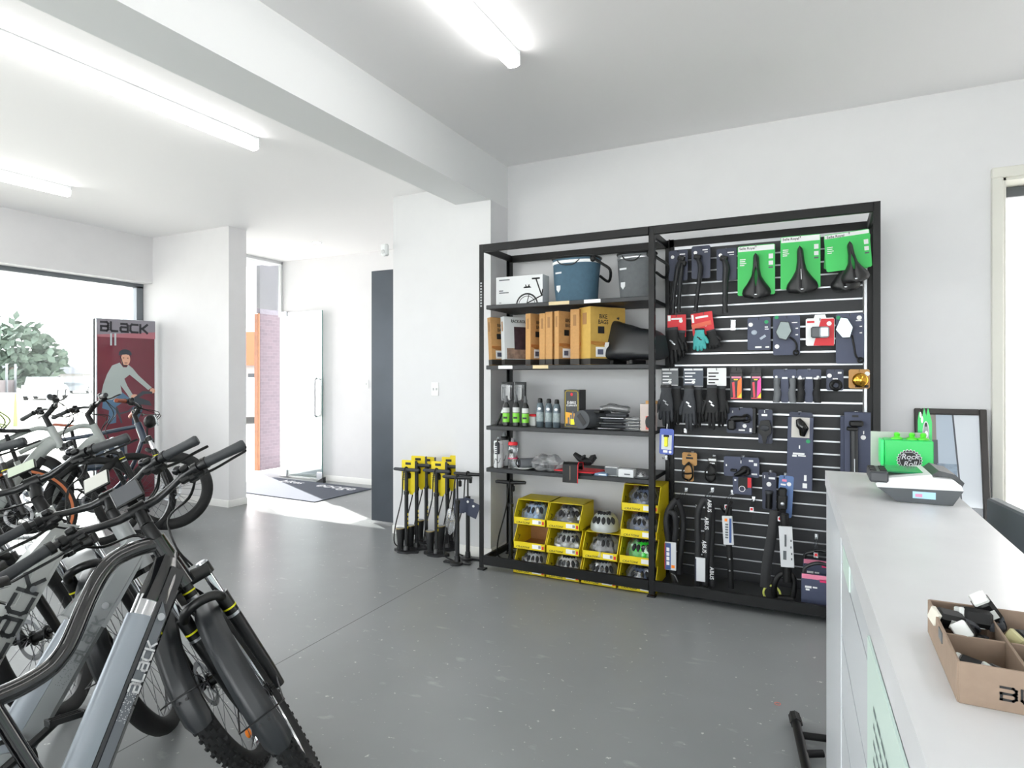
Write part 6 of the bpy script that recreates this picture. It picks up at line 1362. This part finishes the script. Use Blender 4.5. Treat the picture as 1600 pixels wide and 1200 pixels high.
# ------------------------------------------------------------------ helmet bins
BW, BD, BH = .252, .30, .170
BROWN = mat('inner_cardboard', '#a87c55', .8, noise=.06)
def bin_(x, y, z, label):
    t = thing('helmet_box', label, 'box', (x, y, z), group='yellow helmet display boxes')
    side = [(0, 0), (0, .052), (.075, BH), (BD, BH), (BD, 0)]
    for sg in (-1, 1):
        m_ = MB(); m_.prism(side, .004, basis((sg*(BW/2-.002)-.002, 0, 0), (0, 1, 0), (0, 0, 1))); s_ = m_.build('side_panel', YEL, t)
        m_ = MB(); m_.strokes([[(.07, .05), (.09, .06), (.09, .075), (.075, .085)], [(.08, .055), (.105, .075)]], .006, lambda u, v: V((sg*(BW/2-.0046), u, v))); m_.build('side_mark', DARKP, s_)
    m_ = MB(); m_.box((0, (.075+BD)/2, BH-.002), (BW, BD-.075, .004)); m_.build('top_panel', YEL, t)
    m_ = MB(); m_.box((0, BD-.002, BH/2), (BW-.008, .004, BH-.008)); m_.box((0, BD/2, .002), (BW-.008, BD, .004)); m_.build('brown_lining', BROWN, t)
    m_ = MB(); m_.box((0, .002, .027), (BW, .004, .054)); lp = m_.build('front_lip', YEL, t)
    text(lp, 'lettering', DARKP, 'CRATONI', .019, basis((-.052, -.0006, .017), (1, 0, 0), (0, 0, 1)), .0003, sx=1.25, shear=.25)
    m_ = MB(); m_.box((.06, -.0006, .029), (.07, .001, .030)); lb_ = m_.build('paper_label', WHITEP, lp)
    m_ = MB(); m_.box((.083, -.0014, .030), (.018, .001, .020)); m_.build('label_code', mat('label_grey', '#8b8d90', .6), lb_)
    m_ = MB(); m_.box((.108, -.0006, .026), (.014, .001, .022)); m_.build('red_corner', RED, lp)
    return t
def helmet(x, y, z, m, label, bag=True, sc=1., rot=0., name='helmet'):
    t = thing(name, label, 'helmet', (x, y, z), (0, 0, rot), 'helmets on display')
    a, b, c = .092*sc, .112*sc, .105*sc
    m_ = MB(); m_.ell((0, 0, .012), (a, b, c), 28, 12, z0=-.08, fn=lambda p: V((p.x, p.y, p.z*(1-.10*(p.y/b))))); sh_ = m_.build('shell', m, t, ang=60)
    m_ = MB()
    for k, an in enumerate((-.62, -.32, 0, .32, .62)):
        for (l0, l1) in ((.35, .78), (.95, 1.25)):
            P = []
            for i in range(6):
                la = l0+(l1-l0)*i/5; P.append(V((a*math.sin(an)*math.cos(la)*1.25, -b*math.cos(la)*math.cos(an)*1.005, .012+c*math.sin(la)*(1+.10*math.cos(la))*1.0)))
            m_.tube(P, [.004, .010*sc, .013*sc, .013*sc, .010*sc, .004], 8, sq=(.5, 1), up=(0, -1, 0))
    m_.build('vents', mat('vent_dark', '#17181a', .7), sh_)
    m_ = MB(); m_.tube(catmull([(-a*.8, -.02, .015), (-a*.5, -.03, -.006), (0, -.035, -.008), (a*.5, -.03, -.006), (a*.8, -.02, .015)], 4), .005, 6); m_.build('chin_strap', BLACKP, t)
    if bag:
        m_ = MB(); crumple(m_, (a*1.13, b*1.03, c*1.0), int(abs(x*100+z*40)) % 97, 34, 18, (0, -.004, .012), -.034) 
        s_ = random.Random(int(z*100)+int(x*90)); m_.build('plastic_wrap', BAGP, t, ang=25)
    return t
HM = {k: mat('helmet_'+k, v, .3, coat=.4) for k, v in dict(blue='#7d9ec4', silver='#a9adb0', sage='#b9bfb0', slate='#55617a', white='#dcdddd', green='#35d23c', stone='#a8adab', dark='#5a5d60').items()}
cols = [-1.885, -1.625, -1.362, -1.098]; YB0 = 4.035
ROW = ('bottom', 'second', 'third', 'top')
plan = {0: ['silver', None, 'blue'], 1: ['white', 'stone', 'dark'], 2: ['silver', 'dark'], 3: ['slate', 'green', 'slate', 'slate']}
cname = ('leftmost', 'second', 'third', 'rightmost')
DSC = {'silver': 'silver', 'blue': 'pale blue', 'white': 'white', 'stone': 'stone grey', 'dark': 'dark grey', 'slate': 'slate blue', 'green': 'bright green'}
for ci, hs in plan.items():
    for ri, hcol in enumerate(hs):
        z = .1745*ri+(.001 if ri == 0 else 0); x = cols[ci]-.004*ri*(1 if ci < 2 else -1); y = YB0+.012*ri
        rn = ROW[ri] if not (ri == len(hs)-1) else 'top'
        bin_(x, y, z, ('empty ' if hcol is None else '')+'yellow helmet box, '+rn+' of the '+cname[ci]+' stack under the shelves')
        if hcol: helmet(x+.004, y+.135, z+.03, HM[hcol], DSC[hcol]+' helmet in plastic wrap inside the '+rn+' box of the '+cname[ci]+' stack', sc=1.06, rot=.25 if ci % 2 else .1)
helmet(cols[2]+.0, YB0+.15, .1745*2+.008, HM['stone'], 'unwrapped light grey helmet resting on top of the third yellow box stack', False, 1.12, .2)
# ------------------------------------------------------------------ floor pumps
def pump(name, label, p, hz, ptop, kind, rot, group):
    t = thing(name, label, 'bicycle pump', (p.x, p.y, 0), (0, 0, rot), group)
    H = hz; PB = mat('pump_black', '#1c1d1f', .35)
    m_ = MB()
    if kind == 'gauge':
        P = [(.115*math.cos(2*PI*k/28)*(1 if abs(math.cos(2*PI*k/28)) > .5 else .95), .06*math.sin(2*PI*k/28)*(1.15 if abs(math.cos(2*PI*k/28)) < .6 else .75)) for k in range(28)]
        m_.prism(P, .018); m_.tube([(0, 0, .015), (0, 0, .05)], [.03, .022], 14); m_.box((-.05, 0, .026), (.06, .05, .02), bev=.008); b = m_.build('foot', PB, t)
        m_ = MB(); m_.tube([(-.048, -.01, .018), (-.050, -.01, .06), (-.052, -.012, .175), (-.052, -.012, .19)], [.022, .026, .035, .033], 18); g = m_.build('gauge_barrel', PB, t)
        m_ = MB(); m_.cyl((-.052, -.012, .186), (-.052, -.012, .194), .031, n=20); m_.build('gauge_face', mat('gauge_grey', '#8e9192', .2), g)
        m_ = MB(); m_.ring((-.052, -.012, .19), (0, 0, 1), .034, .003, 24, 6); m_.build('gauge_ring', mat('gauge_gold', '#b9a25c', .3, .6), g)
    else:
        m_.box((0, 0, .012), (.22, .04, .014), bev=.005); m_.cyl((0, -.02, .002), (0, -.02, .02), .05, n=20); m_.tube([(0, 0, .015), (0, 0, .06)], [.024, .02], 12); b = m_.build('foot', PB, t)
    m_ = MB(); m_.tube([(0, 0, .03), (0, 0, H*.72)], .0165, 14); m_.tube([(0, 0, H*.70), (0, 0, H*.74)], .022, 14); m_.build('tube_body', PB, t)
    m_ = MB(); m_.tube([(0, 0, H*.72), (0, 0, H-.01)], .007 if kind != 'gauge' else .0155, 10); m_.build('plunger', PB, t)
    m_ = MB(); m_.tube([(-.12, .0, H), (-.11, 0, H+.002), (-.03, 0, H), (.03, 0, H), (.11, 0, H+.002), (.12, 0, H)], [.010, .013, .015, .015, .013, .010], 12); m_.build('handle', GLG if kind == 'gauge' else PB, t)
    m_ = MB(); m_.tube(catmull([(-.03, -.02, .03), (-.095, -.03, .07), (-.088, -.03, .20), (-.045, -.03, .36), (-.022, -.03, .46), (-.012, -.03, H-.05), (0, -.02, H+.018), (.012, .0, H+.014), (.014, .02, H-.03)], 5), .0052, 8); hs_ = m_.build('hose', BLACKP, t)
    m_ = MB(); m_.box((.014, .02, H-.05), (.022, .022, .045), bev=.005); m_.build('valve_head', BLACKP, hs_)
    if kind == 'gauge':
        m_ = MB()
        w_ = .125; zt = H+.075; zb_ = H-.205
        P = [(-w_/2, zb_+.06), (-w_/2+.02, zb_+.03), (.0, zb_+.03), (.02, zb_), (w_/2-.02, zb_), (w_/2, zb_+.03), (w_/2, zt-.006), (w_/2-.006, zt), (-w_/2+.006, zt), (-w_/2, zt-.006)]
        m_.prism(P, .004, basis((0, .030, 0), (1, 0, 0), (0, 0, 1)))
        tg_ = m_.build('yellow_tag', YEL, t, ang=30)
        m_ = MB(); m_.box((w_/2+.001, .045, H-.06), (.003, .035, .26)); m_.build('grey_tag_side', mat('tag_grey', '#55585c', .5), tg_)
        m_ = MB(); m_.tube([(-.026, .0255, zt-.028), (.026, .0255, zt-.028)], .010, 8, sq=(1, .1), up=(0, 0, 1)); m_.build('hang_slot', DARKP, tg_)
        m_ = MB()
        for k in range(5): m_.box((-.035, .0256, H-.03-.014*k), (.04-.006*(k % 2), .001, .005))
        m_.build('tag_print', mat('tag_ink', '#4e4a1c', .6), tg_)
        m_ = MB()
        for k in range(4): m_.box((.0165, -.004, H*.30+.035*k), (.003, .008, .02))
        m_.build('barrel_lettering', YEL, t)
    return t
GPG = 'yellow-tagged floor pumps'
for (px, py, hy, lb_, r_) in ((635, 862, 734, 'yellow-tagged floor pump at the front left of the pump group', -.05), (651, 857, 727, 'yellow-tagged floor pump just behind the front left pump', .05), (666, 847, 728, 'yellow-tagged floor pump at the back centre of the group', .1),
                       (682, 867, 736, 'yellow-tagged floor pump at the front centre, its tag in full view', -.02), (699, 858, 729, 'yellow-tagged floor pump behind and right of the front centre pump', .05), (712, 848, 726, 'yellow-tagged floor pump farthest back at the right', .1)):
    p = on_z(px, py); d = (p-CC).dot(AV); h = CAM_H-(hy-588)*d/FPX; pump('floor_pump', lb_, p, h, 0, 'gauge', r_+.1, GPG)
p = on_z(714.6, 881); d = (p-CC).dot(AV); pl = pump('floor_pump', 'plain black floor pump nearest the rack, with tags and plastic at its tube', p, CAM_H-(746-588)*d/FPX, 0, 'slim', .15, 'slim black floor pumps')
mb = MB(); crumple(mb, (.035, .025, .11), 12, 16, 10, (-.045, -.02, .33)); mb.build('plastic_sleeve', BAGP, pl)
p = on_z(731, 874); d = (p-CC).dot(AV); pl = pump('floor_pump', 'plain black floor pump with dark blue tags standing close behind the nearest black one', p, CAM_H-(741-588)*d/FPX, 0, 'slim', .1, 'slim black floor pumps')
for k, (x, z, r_) in enumerate(((-.06, .42, -.1), (.02, .43, .15), (.07, .40, .35))):
    mb = MB(); mb.box((x, -.035-.006*k, z), (.085, .003, .115), ry(r_)); tg_ = mb.build('navy_tag', NAVY2, pl); mb = MB(); mb.ell((x, -.038-.006*k, z+.03), (.010, .002, .010)); mb.build('tag_dot', WHITEP, tg_)
p = on_z(799, 880); p = V((shelf_x(798, 0, 4.22), 4.22, 0)); pl = pump('floor_pump', 'black floor pump standing inside the rack at its left end', p, .62, 0, 'slim', .2, 'slim black floor pumps')
# ------------------------------------------------------------------ on the counter
# card reader dock
yd = 1.905
def cp(px, py, y=yd): q = on_y(px, py, y); return (q.x, q.z)
tm = thing('label_printer', 'low angular grey and white desktop device with a blue sticker on the counter', 'device', on_y(1440, 790, yd+.1), local=False); tm.location = (.245, yd+.1, CZ); ORG[tm.name] = V(tm.location)
def devprism(pts, y0, dep, m, nm, par=None, bev=None):
    m_ = MB(); m_.prism([cp(*q) for q in pts], dep, basis((0, y0+dep, 0), (1, 0, 0), (0, 0, 1)))
    return m_.build(nm, m, par or tm, ang=25)
DG = mat('device_grey', '#484d51', .45); DW = mat('device_white', '#dadcde', .35)
zf = cp(1402, 782)[1]-CZ
dz_ = CZ+.001
m_ = MB(); P = [cp(*q) for q in [(1402, 782), (1489, 788), (1506, 768), (1371, 761)]]; P[0] = (P[0][0], dz_); P[1] = (P[1][0], dz_)
m_.prism(P, .20, basis((0, yd+.20, 0), (1, 0, 0), (0, 0, 1))); fb_ = m_.build('lower_body', DG, tm, ang=25)
devprism([(1371, 761), (1506, 768), (1503, 760), (1490, 750), (1458, 747), (1456, 742), (1385, 747), (1368, 755)], yd+.001, .195, DW, 'upper_shell')
devprism([(1458, 746), (1470, 738), (1497, 745), (1511, 758), (1506, 768), (1502, 757), (1488, 749)], yd+.03, .17, mat('device_dark', '#3b3e42', .4), 'side_frame')
m_ = MB(); q0 = cp(1362, 754); q1 = cp(1385, 741); m_.box(((q0[0]+q1[0])/2, yd+.06, (q0[1]+q1[1])/2+.004), (q1[0]-q0[0]+.01, .13, .028), bev=.004); kp_ = m_.build('keypad', MATS['device_dark'], tm)
m_ = MB()
for i in range(3):
    for j in range(2): m_.box(((q0[0]+q1[0])/2-.012+.024*j, yd+.03+.034*i, (q0[1]+q1[1])/2+.019), (.016, .02, .004), bev=.001)
m_.build('keys', BLACKP, kp_)
m_ = MB(); q0 = cp(1384, 747); q1 = cp(1457, 741); m_.box(((q0[0]+q1[0])/2, yd+.11, (q0[1]+q1[1])/2+.003), (q1[0]-q0[0], .13, .004)); m_.build('glass_plate', mat('dark_green_glass', '#0f6a40', .12, spec=.3), tm)
m_ = MB(); a = cp(1426, 778); b = cp(1462, 770); m_.box(((a[0]+b[0])/2, yd-.0008, (a[1]+b[1])/2), (b[0]-a[0], .001, a[1]*0+abs(b[1]-a[1])), bev=0); st_ = m_.build('blue_sticker', mat('sky_sticker', '#a9d3ee', .4), fb_)
m_ = MB(); a = cp(1430, 776); b = cp(1441, 772); m_.box(((a[0]+b[0])/2, yd-.0016, (a[1]+b[1])/2), (b[0]-a[0], .001, abs(b[1]-a[1]))); m_.build('sticker_text', mat('sticker_rose', '#d58fb0', .5), st_)
# lube display
yl = 2.25
dsx = thing('lube_display', 'green chain lube counter display box behind the desktop device', 'display', (on_y(1420, 700, yl).x, yl+.05, CZ))
def lp_(px, py, dy=0.): q = on_y(px, py, yl); return V((q.x-dsx.location.x, yl+dy-dsx.location.y, q.z-CZ))
GRB = mat('display_green', '#1fc25c', .35)
a, b = lp_(1382.5, 731), lp_(1459, 690); bw = b.x-a.x; zl0, zl1 = a.z, b.z
m_ = MB(); m_.box(((a.x+b.x)/2, a.y+.045, (zl0+zl1)/2), (bw, .09, zl1-zl0), bev=.002); gb_ = m_.build('display_box', GRB, dsx)
m_ = MB(); m_.box((a.x-.006, a.y+.045, (zl0+zl1)/2+.004), (.010, .085, zl1-zl0-.01), bev=.002); m_.build('side_wall', mat('display_green_light', '#35dd77', .35), dsx)
m_ = MB(); m_.box(((a.x+b.x)/2+.006, a.y+.05, zl0/2), (bw-.012, .075, zl0), bev=.002); m_.build('black_base', BLACKP, dsx)
cx_, cz_ = lp_(1421, 719.5).x, lp_(1421, 719.5).z; R_ = .033
def cog(r0, r1, n, y, nm, m, par):
    P = []
    for k in range(n*4):
        an = 2*PI*k/(n*4); r_ = r1 if k % 4 in (0, 1) else r0; P.append((cx_+r_*math.cos(an), cz_+r_*math.sin(an)))
    m_ = MB(); m_.prism(P, .0006, basis((0, a.y-y, 0), (1, 0, 0), (0, 0, 1))); return m_.build(nm, m, par)
c_ = cog(.031, .0345, 22, .0004, 'cog_badge', mat('badge_silver', '#c9cbd0', .4), gb_); cog(.029, .032, 22, .0009, 'cog_ring', DARKP, gb_); cog(.0268, .0268, 6, .0013, 'badge_face', MATS['badge_silver'], gb_); cog(.0255, .0255, 6, .0017, 'badge_black', DARKP, gb_)
for s_, dz2, sz in (('Rock', .011, .022), ("N", .0, .010), ('Roll', -.011, .022)): text(gb_, 'lettering', mat('badge_silver', '#c9cbd0'), s_, sz, basis((cx_, a.y-.0024, cz_+dz2), (1, 0, .06), (-.06, 0, 1)), .0003, shear=.3)
m_ = MB(); q = lp_(1364, 737, .10); r_ = lp_(1455, 681, .10); m_.box(((q.x+r_.x)/2, a.y+.105, (r_.z)/2), (r_.x-q.x, .004, r_.z), bev=.0015); m_.build('backing_board', mat('pale_board', '#aeb7ae', .4), dsx)
CAPG = mat('cap_green', '#59d43a', .35)
for k, px in enumerate((1404, 1428, 1446)):
    q = lp_(px, 688, .045); m_ = MB(); m_.lathe([(.016, zl1-.01), (.016, zl1+.004), (.007, zl1+.008), (.009, zl1+.016), (.005, zl1+.021)], 14, tr(q.x, a.y+.045, 0)); m_.build('bottle_cap', CAPG, dsx)
tk = thing('lube_header_card', 'tall narrow green lube sign with silver oval rising behind the display box', 'sign', (0, 0, 0), local=False)
def hp_(px, py): q = on_y(px, py, 2.385); return q
q0, q1 = hp_(1434, 692), hp_(1457, 644); tk.location = ((q0.x+q1.x)/2, 2.385, CZ); ORG[tk.name] = V(tk.location)
m_ = MB(); P = [hp_(*q) for q in ((1434, 740), (1434, 656), (1436, 643), (1441, 652), (1444, 637), (1447, 650), (1450, 637), (1453, 648), (1456, 660), (1456.5, 740))]; P = [(p.x, max(p.z, CZ)) for p in P]; P[0] = (P[0][0], CZ+.0005); P[-1] = (P[-1][0], CZ+.0005)
m_.prism(P, .006, basis((0, 2.388, 0), (1, 0, 0), (0, 0, 1))); cd_ = m_.build('card', GRB, tk, ang=25)
def ov(cx, cy, rx_, ry_, y, m, nm):
    P = [hp_(cx+rx_*math.cos(2*PI*k/24), cy+ry_*math.sin(2*PI*k/24)) for k in range(24)]; m_ = MB(); m_.add([(p.x, y, p.z) for p in P], [list(range(24))]); m_.build(nm, m, cd_)
ov(1446.5, 675, 5.2, 17, 2.3814, MATS['badge_silver'], 'oval_badge'); ov(1446.5, 675, 4, 14, 2.3810, mat('badge_grey', '#8d9096', .4), 'oval_inner'); ov(1446.5, 663.5, 2, 3.4, 2.3806, DARKP, 'oval_dot'); ov(1447, 679, 3, 6, 2.3806, WHITEP, 'oval_text'); ov(1440.5, 655.5, 1.8, 5.5, 2.3806, WHITEP, 'drop_print'); ov(1438, 648, 1.5, 4.5, 2.3806, WHITEP, 'drop_print')
# open cardboard tray of bike lights
TX0, TX1, TY0, TY1, TH = .124, .33, .762, .955, .042
tr_y = thing('cardboard_tray', 'open brown cardboard tray printed with a black wordmark, full of small bike lights', 'box', ((TX0+TX1)/2, (TY0+TY1)/2, CZ), local=False)
CB = mat('tray_cardboard', '#8f7c6c', .8, noise=.05, nscale=80)
def cbx(c, d, nm, R=None): m_ = MB(); m_.box(c, d, R, bev=.0008); return m_.build(nm, CB, tr_y)
z_ = CZ+TH/2
fw_ = cbx(((TX0+TX1)/2, TY0, z_), (TX1-TX0, .003, TH), 'front_wall'); cbx(((TX0+TX1)/2, TY1, z_), (TX1-TX0, .003, TH), 'back_wall'); cbx((TX0, (TY0+TY1)/2, z_), (.003, TY1-TY0, TH), 'side_wall'); cbx((TX1, (TY0+TY1)/2, z_), (.003, TY1-TY0, TH), 'side_wall'); cbx(((TX0+TX1)/2, (TY0+TY1)/2, CZ+.0015), (TX1-TX0, TY1-TY0, .003), 'base')
cbx((.185, (TY0+TY1)/2, CZ+.019), (.003, TY1-TY0-.006, .034), 'divider'); cbx((.155, .865, CZ+.018), (.058, .003, .03), 'divider'); cbx((.258, .865, CZ+.018), (.14, .003, .03), 'divider')
m_ = MB(); logo(m_, lambda u, v: V((.158+u, TY0-.0019, CZ+.012+v)), .012, .078, .2); m_.build('lettering', DARKP, fw_)
m_ = MB(); m_.box((TX0-.0019, .855, CZ+.033), (.001, .022, .012)); m_.build('grey_tape', GREYP, tr_y)
LENS = mat('light_lens', '#d5d8d6', .15)
LSPOT = [((.138, .905, .036), (.3, .2, .3), 'cream-lensed clip light leaning over the far left corner of the tray'), ((.150, .885, .030), (.9, .4, 1.2), 'black light standing up behind the cream-lensed clip light'), ((.166, .92, .038), (1.3, .1, .2), 'black upright light at the back of the left compartment'), ((.180, .935, .046), (.5, .9, .6), 'tilted light with grey tab above the tray back wall'), ((.163, .888, .018), (.1, .2, 1.6), 'silver-faced light lying low in the rear left compartment'),
         ((.146, .812, .016), (.3, .1, -.4), 'white-lensed light at the front left corner of the tray'), ((.168, .806, .014), (.1, .4, .5), 'small light with pale square face in the front left compartment'), ((.208, .90, .026), (.5, .2, .8), 'light with yellowish lens in the right compartment'), ((.222, .84, .020), (.4, .3, -.3), 'silver light at the right picture edge of the tray')]
for k, (p, r_, lb_) in enumerate(LSPOT):
    t = thing('bike_light', lb_, 'bicycle light', (p[0], p[1], CZ+p[2]), r_, 'bike lights in the tray')
    m_ = MB(); m_.box((0, 0, 0), (.034, .022, .020), bev=.006); m_.build('light_body', BLACKP, t)
    m_ = MB(); m_.box((-.0165, 0, 0), (.006, .019, .017), bev=.003); m_.build('lens', mat('yellow_lens', '#b9b58c', .2) if k == 7 else (mat('cream_lens', '#d5d2c6', .2) if k == 0 else LENS), t)
    m_ = MB(); m_.tube(catmull([(.012, -.008, .008), (.026, -.006, .004), (.030, 0, -.006), (.02, .004, -.012)], 3), .004, 6, sq=(.5, 1.4)); m_.build('strap', GLG, t)
    m_ = MB(); m_.box((.002, -.0112, .001), (.012, .001, .011), bev=.0004); m_.build('pale_face', LENS, t)
# ------------------------------------------------------------------ framed panel leaning on the back wall, reflections painted as colour areas
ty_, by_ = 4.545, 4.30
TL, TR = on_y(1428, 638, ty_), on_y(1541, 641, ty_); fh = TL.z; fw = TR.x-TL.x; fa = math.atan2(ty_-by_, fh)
fp_ = thing('framed_panel', 'tall dark framed panel with painted reflections leaning on the back wall behind the counter', 'picture', ((TL.x+TR.x)/2, by_, .0), (-fa, 0, 0))
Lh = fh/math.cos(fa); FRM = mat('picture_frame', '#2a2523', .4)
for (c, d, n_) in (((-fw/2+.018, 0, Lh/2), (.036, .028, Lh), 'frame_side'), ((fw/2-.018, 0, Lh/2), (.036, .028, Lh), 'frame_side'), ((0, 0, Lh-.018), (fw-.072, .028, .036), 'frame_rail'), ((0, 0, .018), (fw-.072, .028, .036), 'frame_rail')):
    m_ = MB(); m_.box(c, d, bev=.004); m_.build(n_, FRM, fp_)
m_ = MB(); m_.box((0, .006, Lh/2), (fw-.06, .006, Lh-.06)); pb = m_.build('painted_reflection_sheet', mat('reflection_pale_blue', '#aebccb', .25, coat=.8), fp_)
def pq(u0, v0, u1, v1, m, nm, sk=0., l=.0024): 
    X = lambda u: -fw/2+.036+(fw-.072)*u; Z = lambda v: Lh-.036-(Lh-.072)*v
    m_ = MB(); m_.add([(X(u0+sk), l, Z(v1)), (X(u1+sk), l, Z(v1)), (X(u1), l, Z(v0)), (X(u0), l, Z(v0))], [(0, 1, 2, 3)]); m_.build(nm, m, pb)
pq(0, 0, .26, .13, mat('reflection_taupe', '#7d7770', .3, coat=.8), 'taupe_area'); pq(0, .13, .28, .62, mat('reflection_slate', '#3f4650', .3, coat=.8), 'slate_area'); pq(.26, .25, .60, .42, mat('reflection_blue_grey', '#8597aa', .3, noise=.25, nscale=30, coat=.8), 'blue_grey_area'); pq(.28, .33, .62, .5, mat('reflection_pale_grey', '#a9b6c2', .3, noise=.35, nscale=50, coat=.8), 'pale_grey_area')
pq(.56, 0, 1, .46, mat('reflection_white', '#d3d9e0', .25, coat=.8), 'white_area', .06); pq(.54, 0, .57, .46, mat('drawn_line', '#4a4f57', .3), 'dark_line', .10, .002); pq(.4, .46, 1, 1, mat('reflection_slate', '#3f4650'), 'lower_area', 0, .0021)
# ------------------------------------------------------------------ floor stand beside the counter
fs = thing('bike_floor_stand', 'black tubular bike floor stand lying beside the counter end', 'stand', (-.06, 2.5, 0), local=False)
a, b = on_z(1242, 1121, .03), on_z(1263, 1212, .03); dr_ = (b-a).normalized(); b = a+dr_*.66
m_ = MB(); m_.tube([a, b], .0175, 12); m_.build('side_tube', BLACKM, fs)
m_ = MB(); m_.tube([a-dr_*.012, a+dr_*.05], [.022, .0215], 12); 
for k in range(8): an = 2*PI*k/8; o_ = V((math.cos(an)*.0215, 0, math.sin(an)*.0215)); m_.tube([a-dr_*.010+o_, a+dr_*.05+o_], .003, 5)
m_.build('ribbed_end_cap', RUBBER, fs)
c2 = a+V((.42, .10, 0)); m_ = MB(); m_.tube([c2, c2+V((0, -.14, 0))], .0175, 12); m_.build('side_tube', BLACKM, fs)
for py in (1149, 1178):
    p = on_z(1254+(py-1149)*.2, py, .03); m_ = MB(); m_.tube([p, V((c2.x, p.y+.085, .03))] if p.y > 2.56 else [p, V((.005, p.y+.03, .03))], .0135, 10); m_.build('rung', BLACKM, fs)
# small litter on the floor
rg = thing('rubber_ring', 'tiny pink ring lying on the floor left of the counter', 'ring', on_z(1215, 1100)); mb = MB(); mb.ring((0, 0, .0015), (0, 0, 1), .012, .0014, 24, 6); mb.build('ring', mat('pink_rubber', '#d8867c', .6), rg); rg.location.z = 0
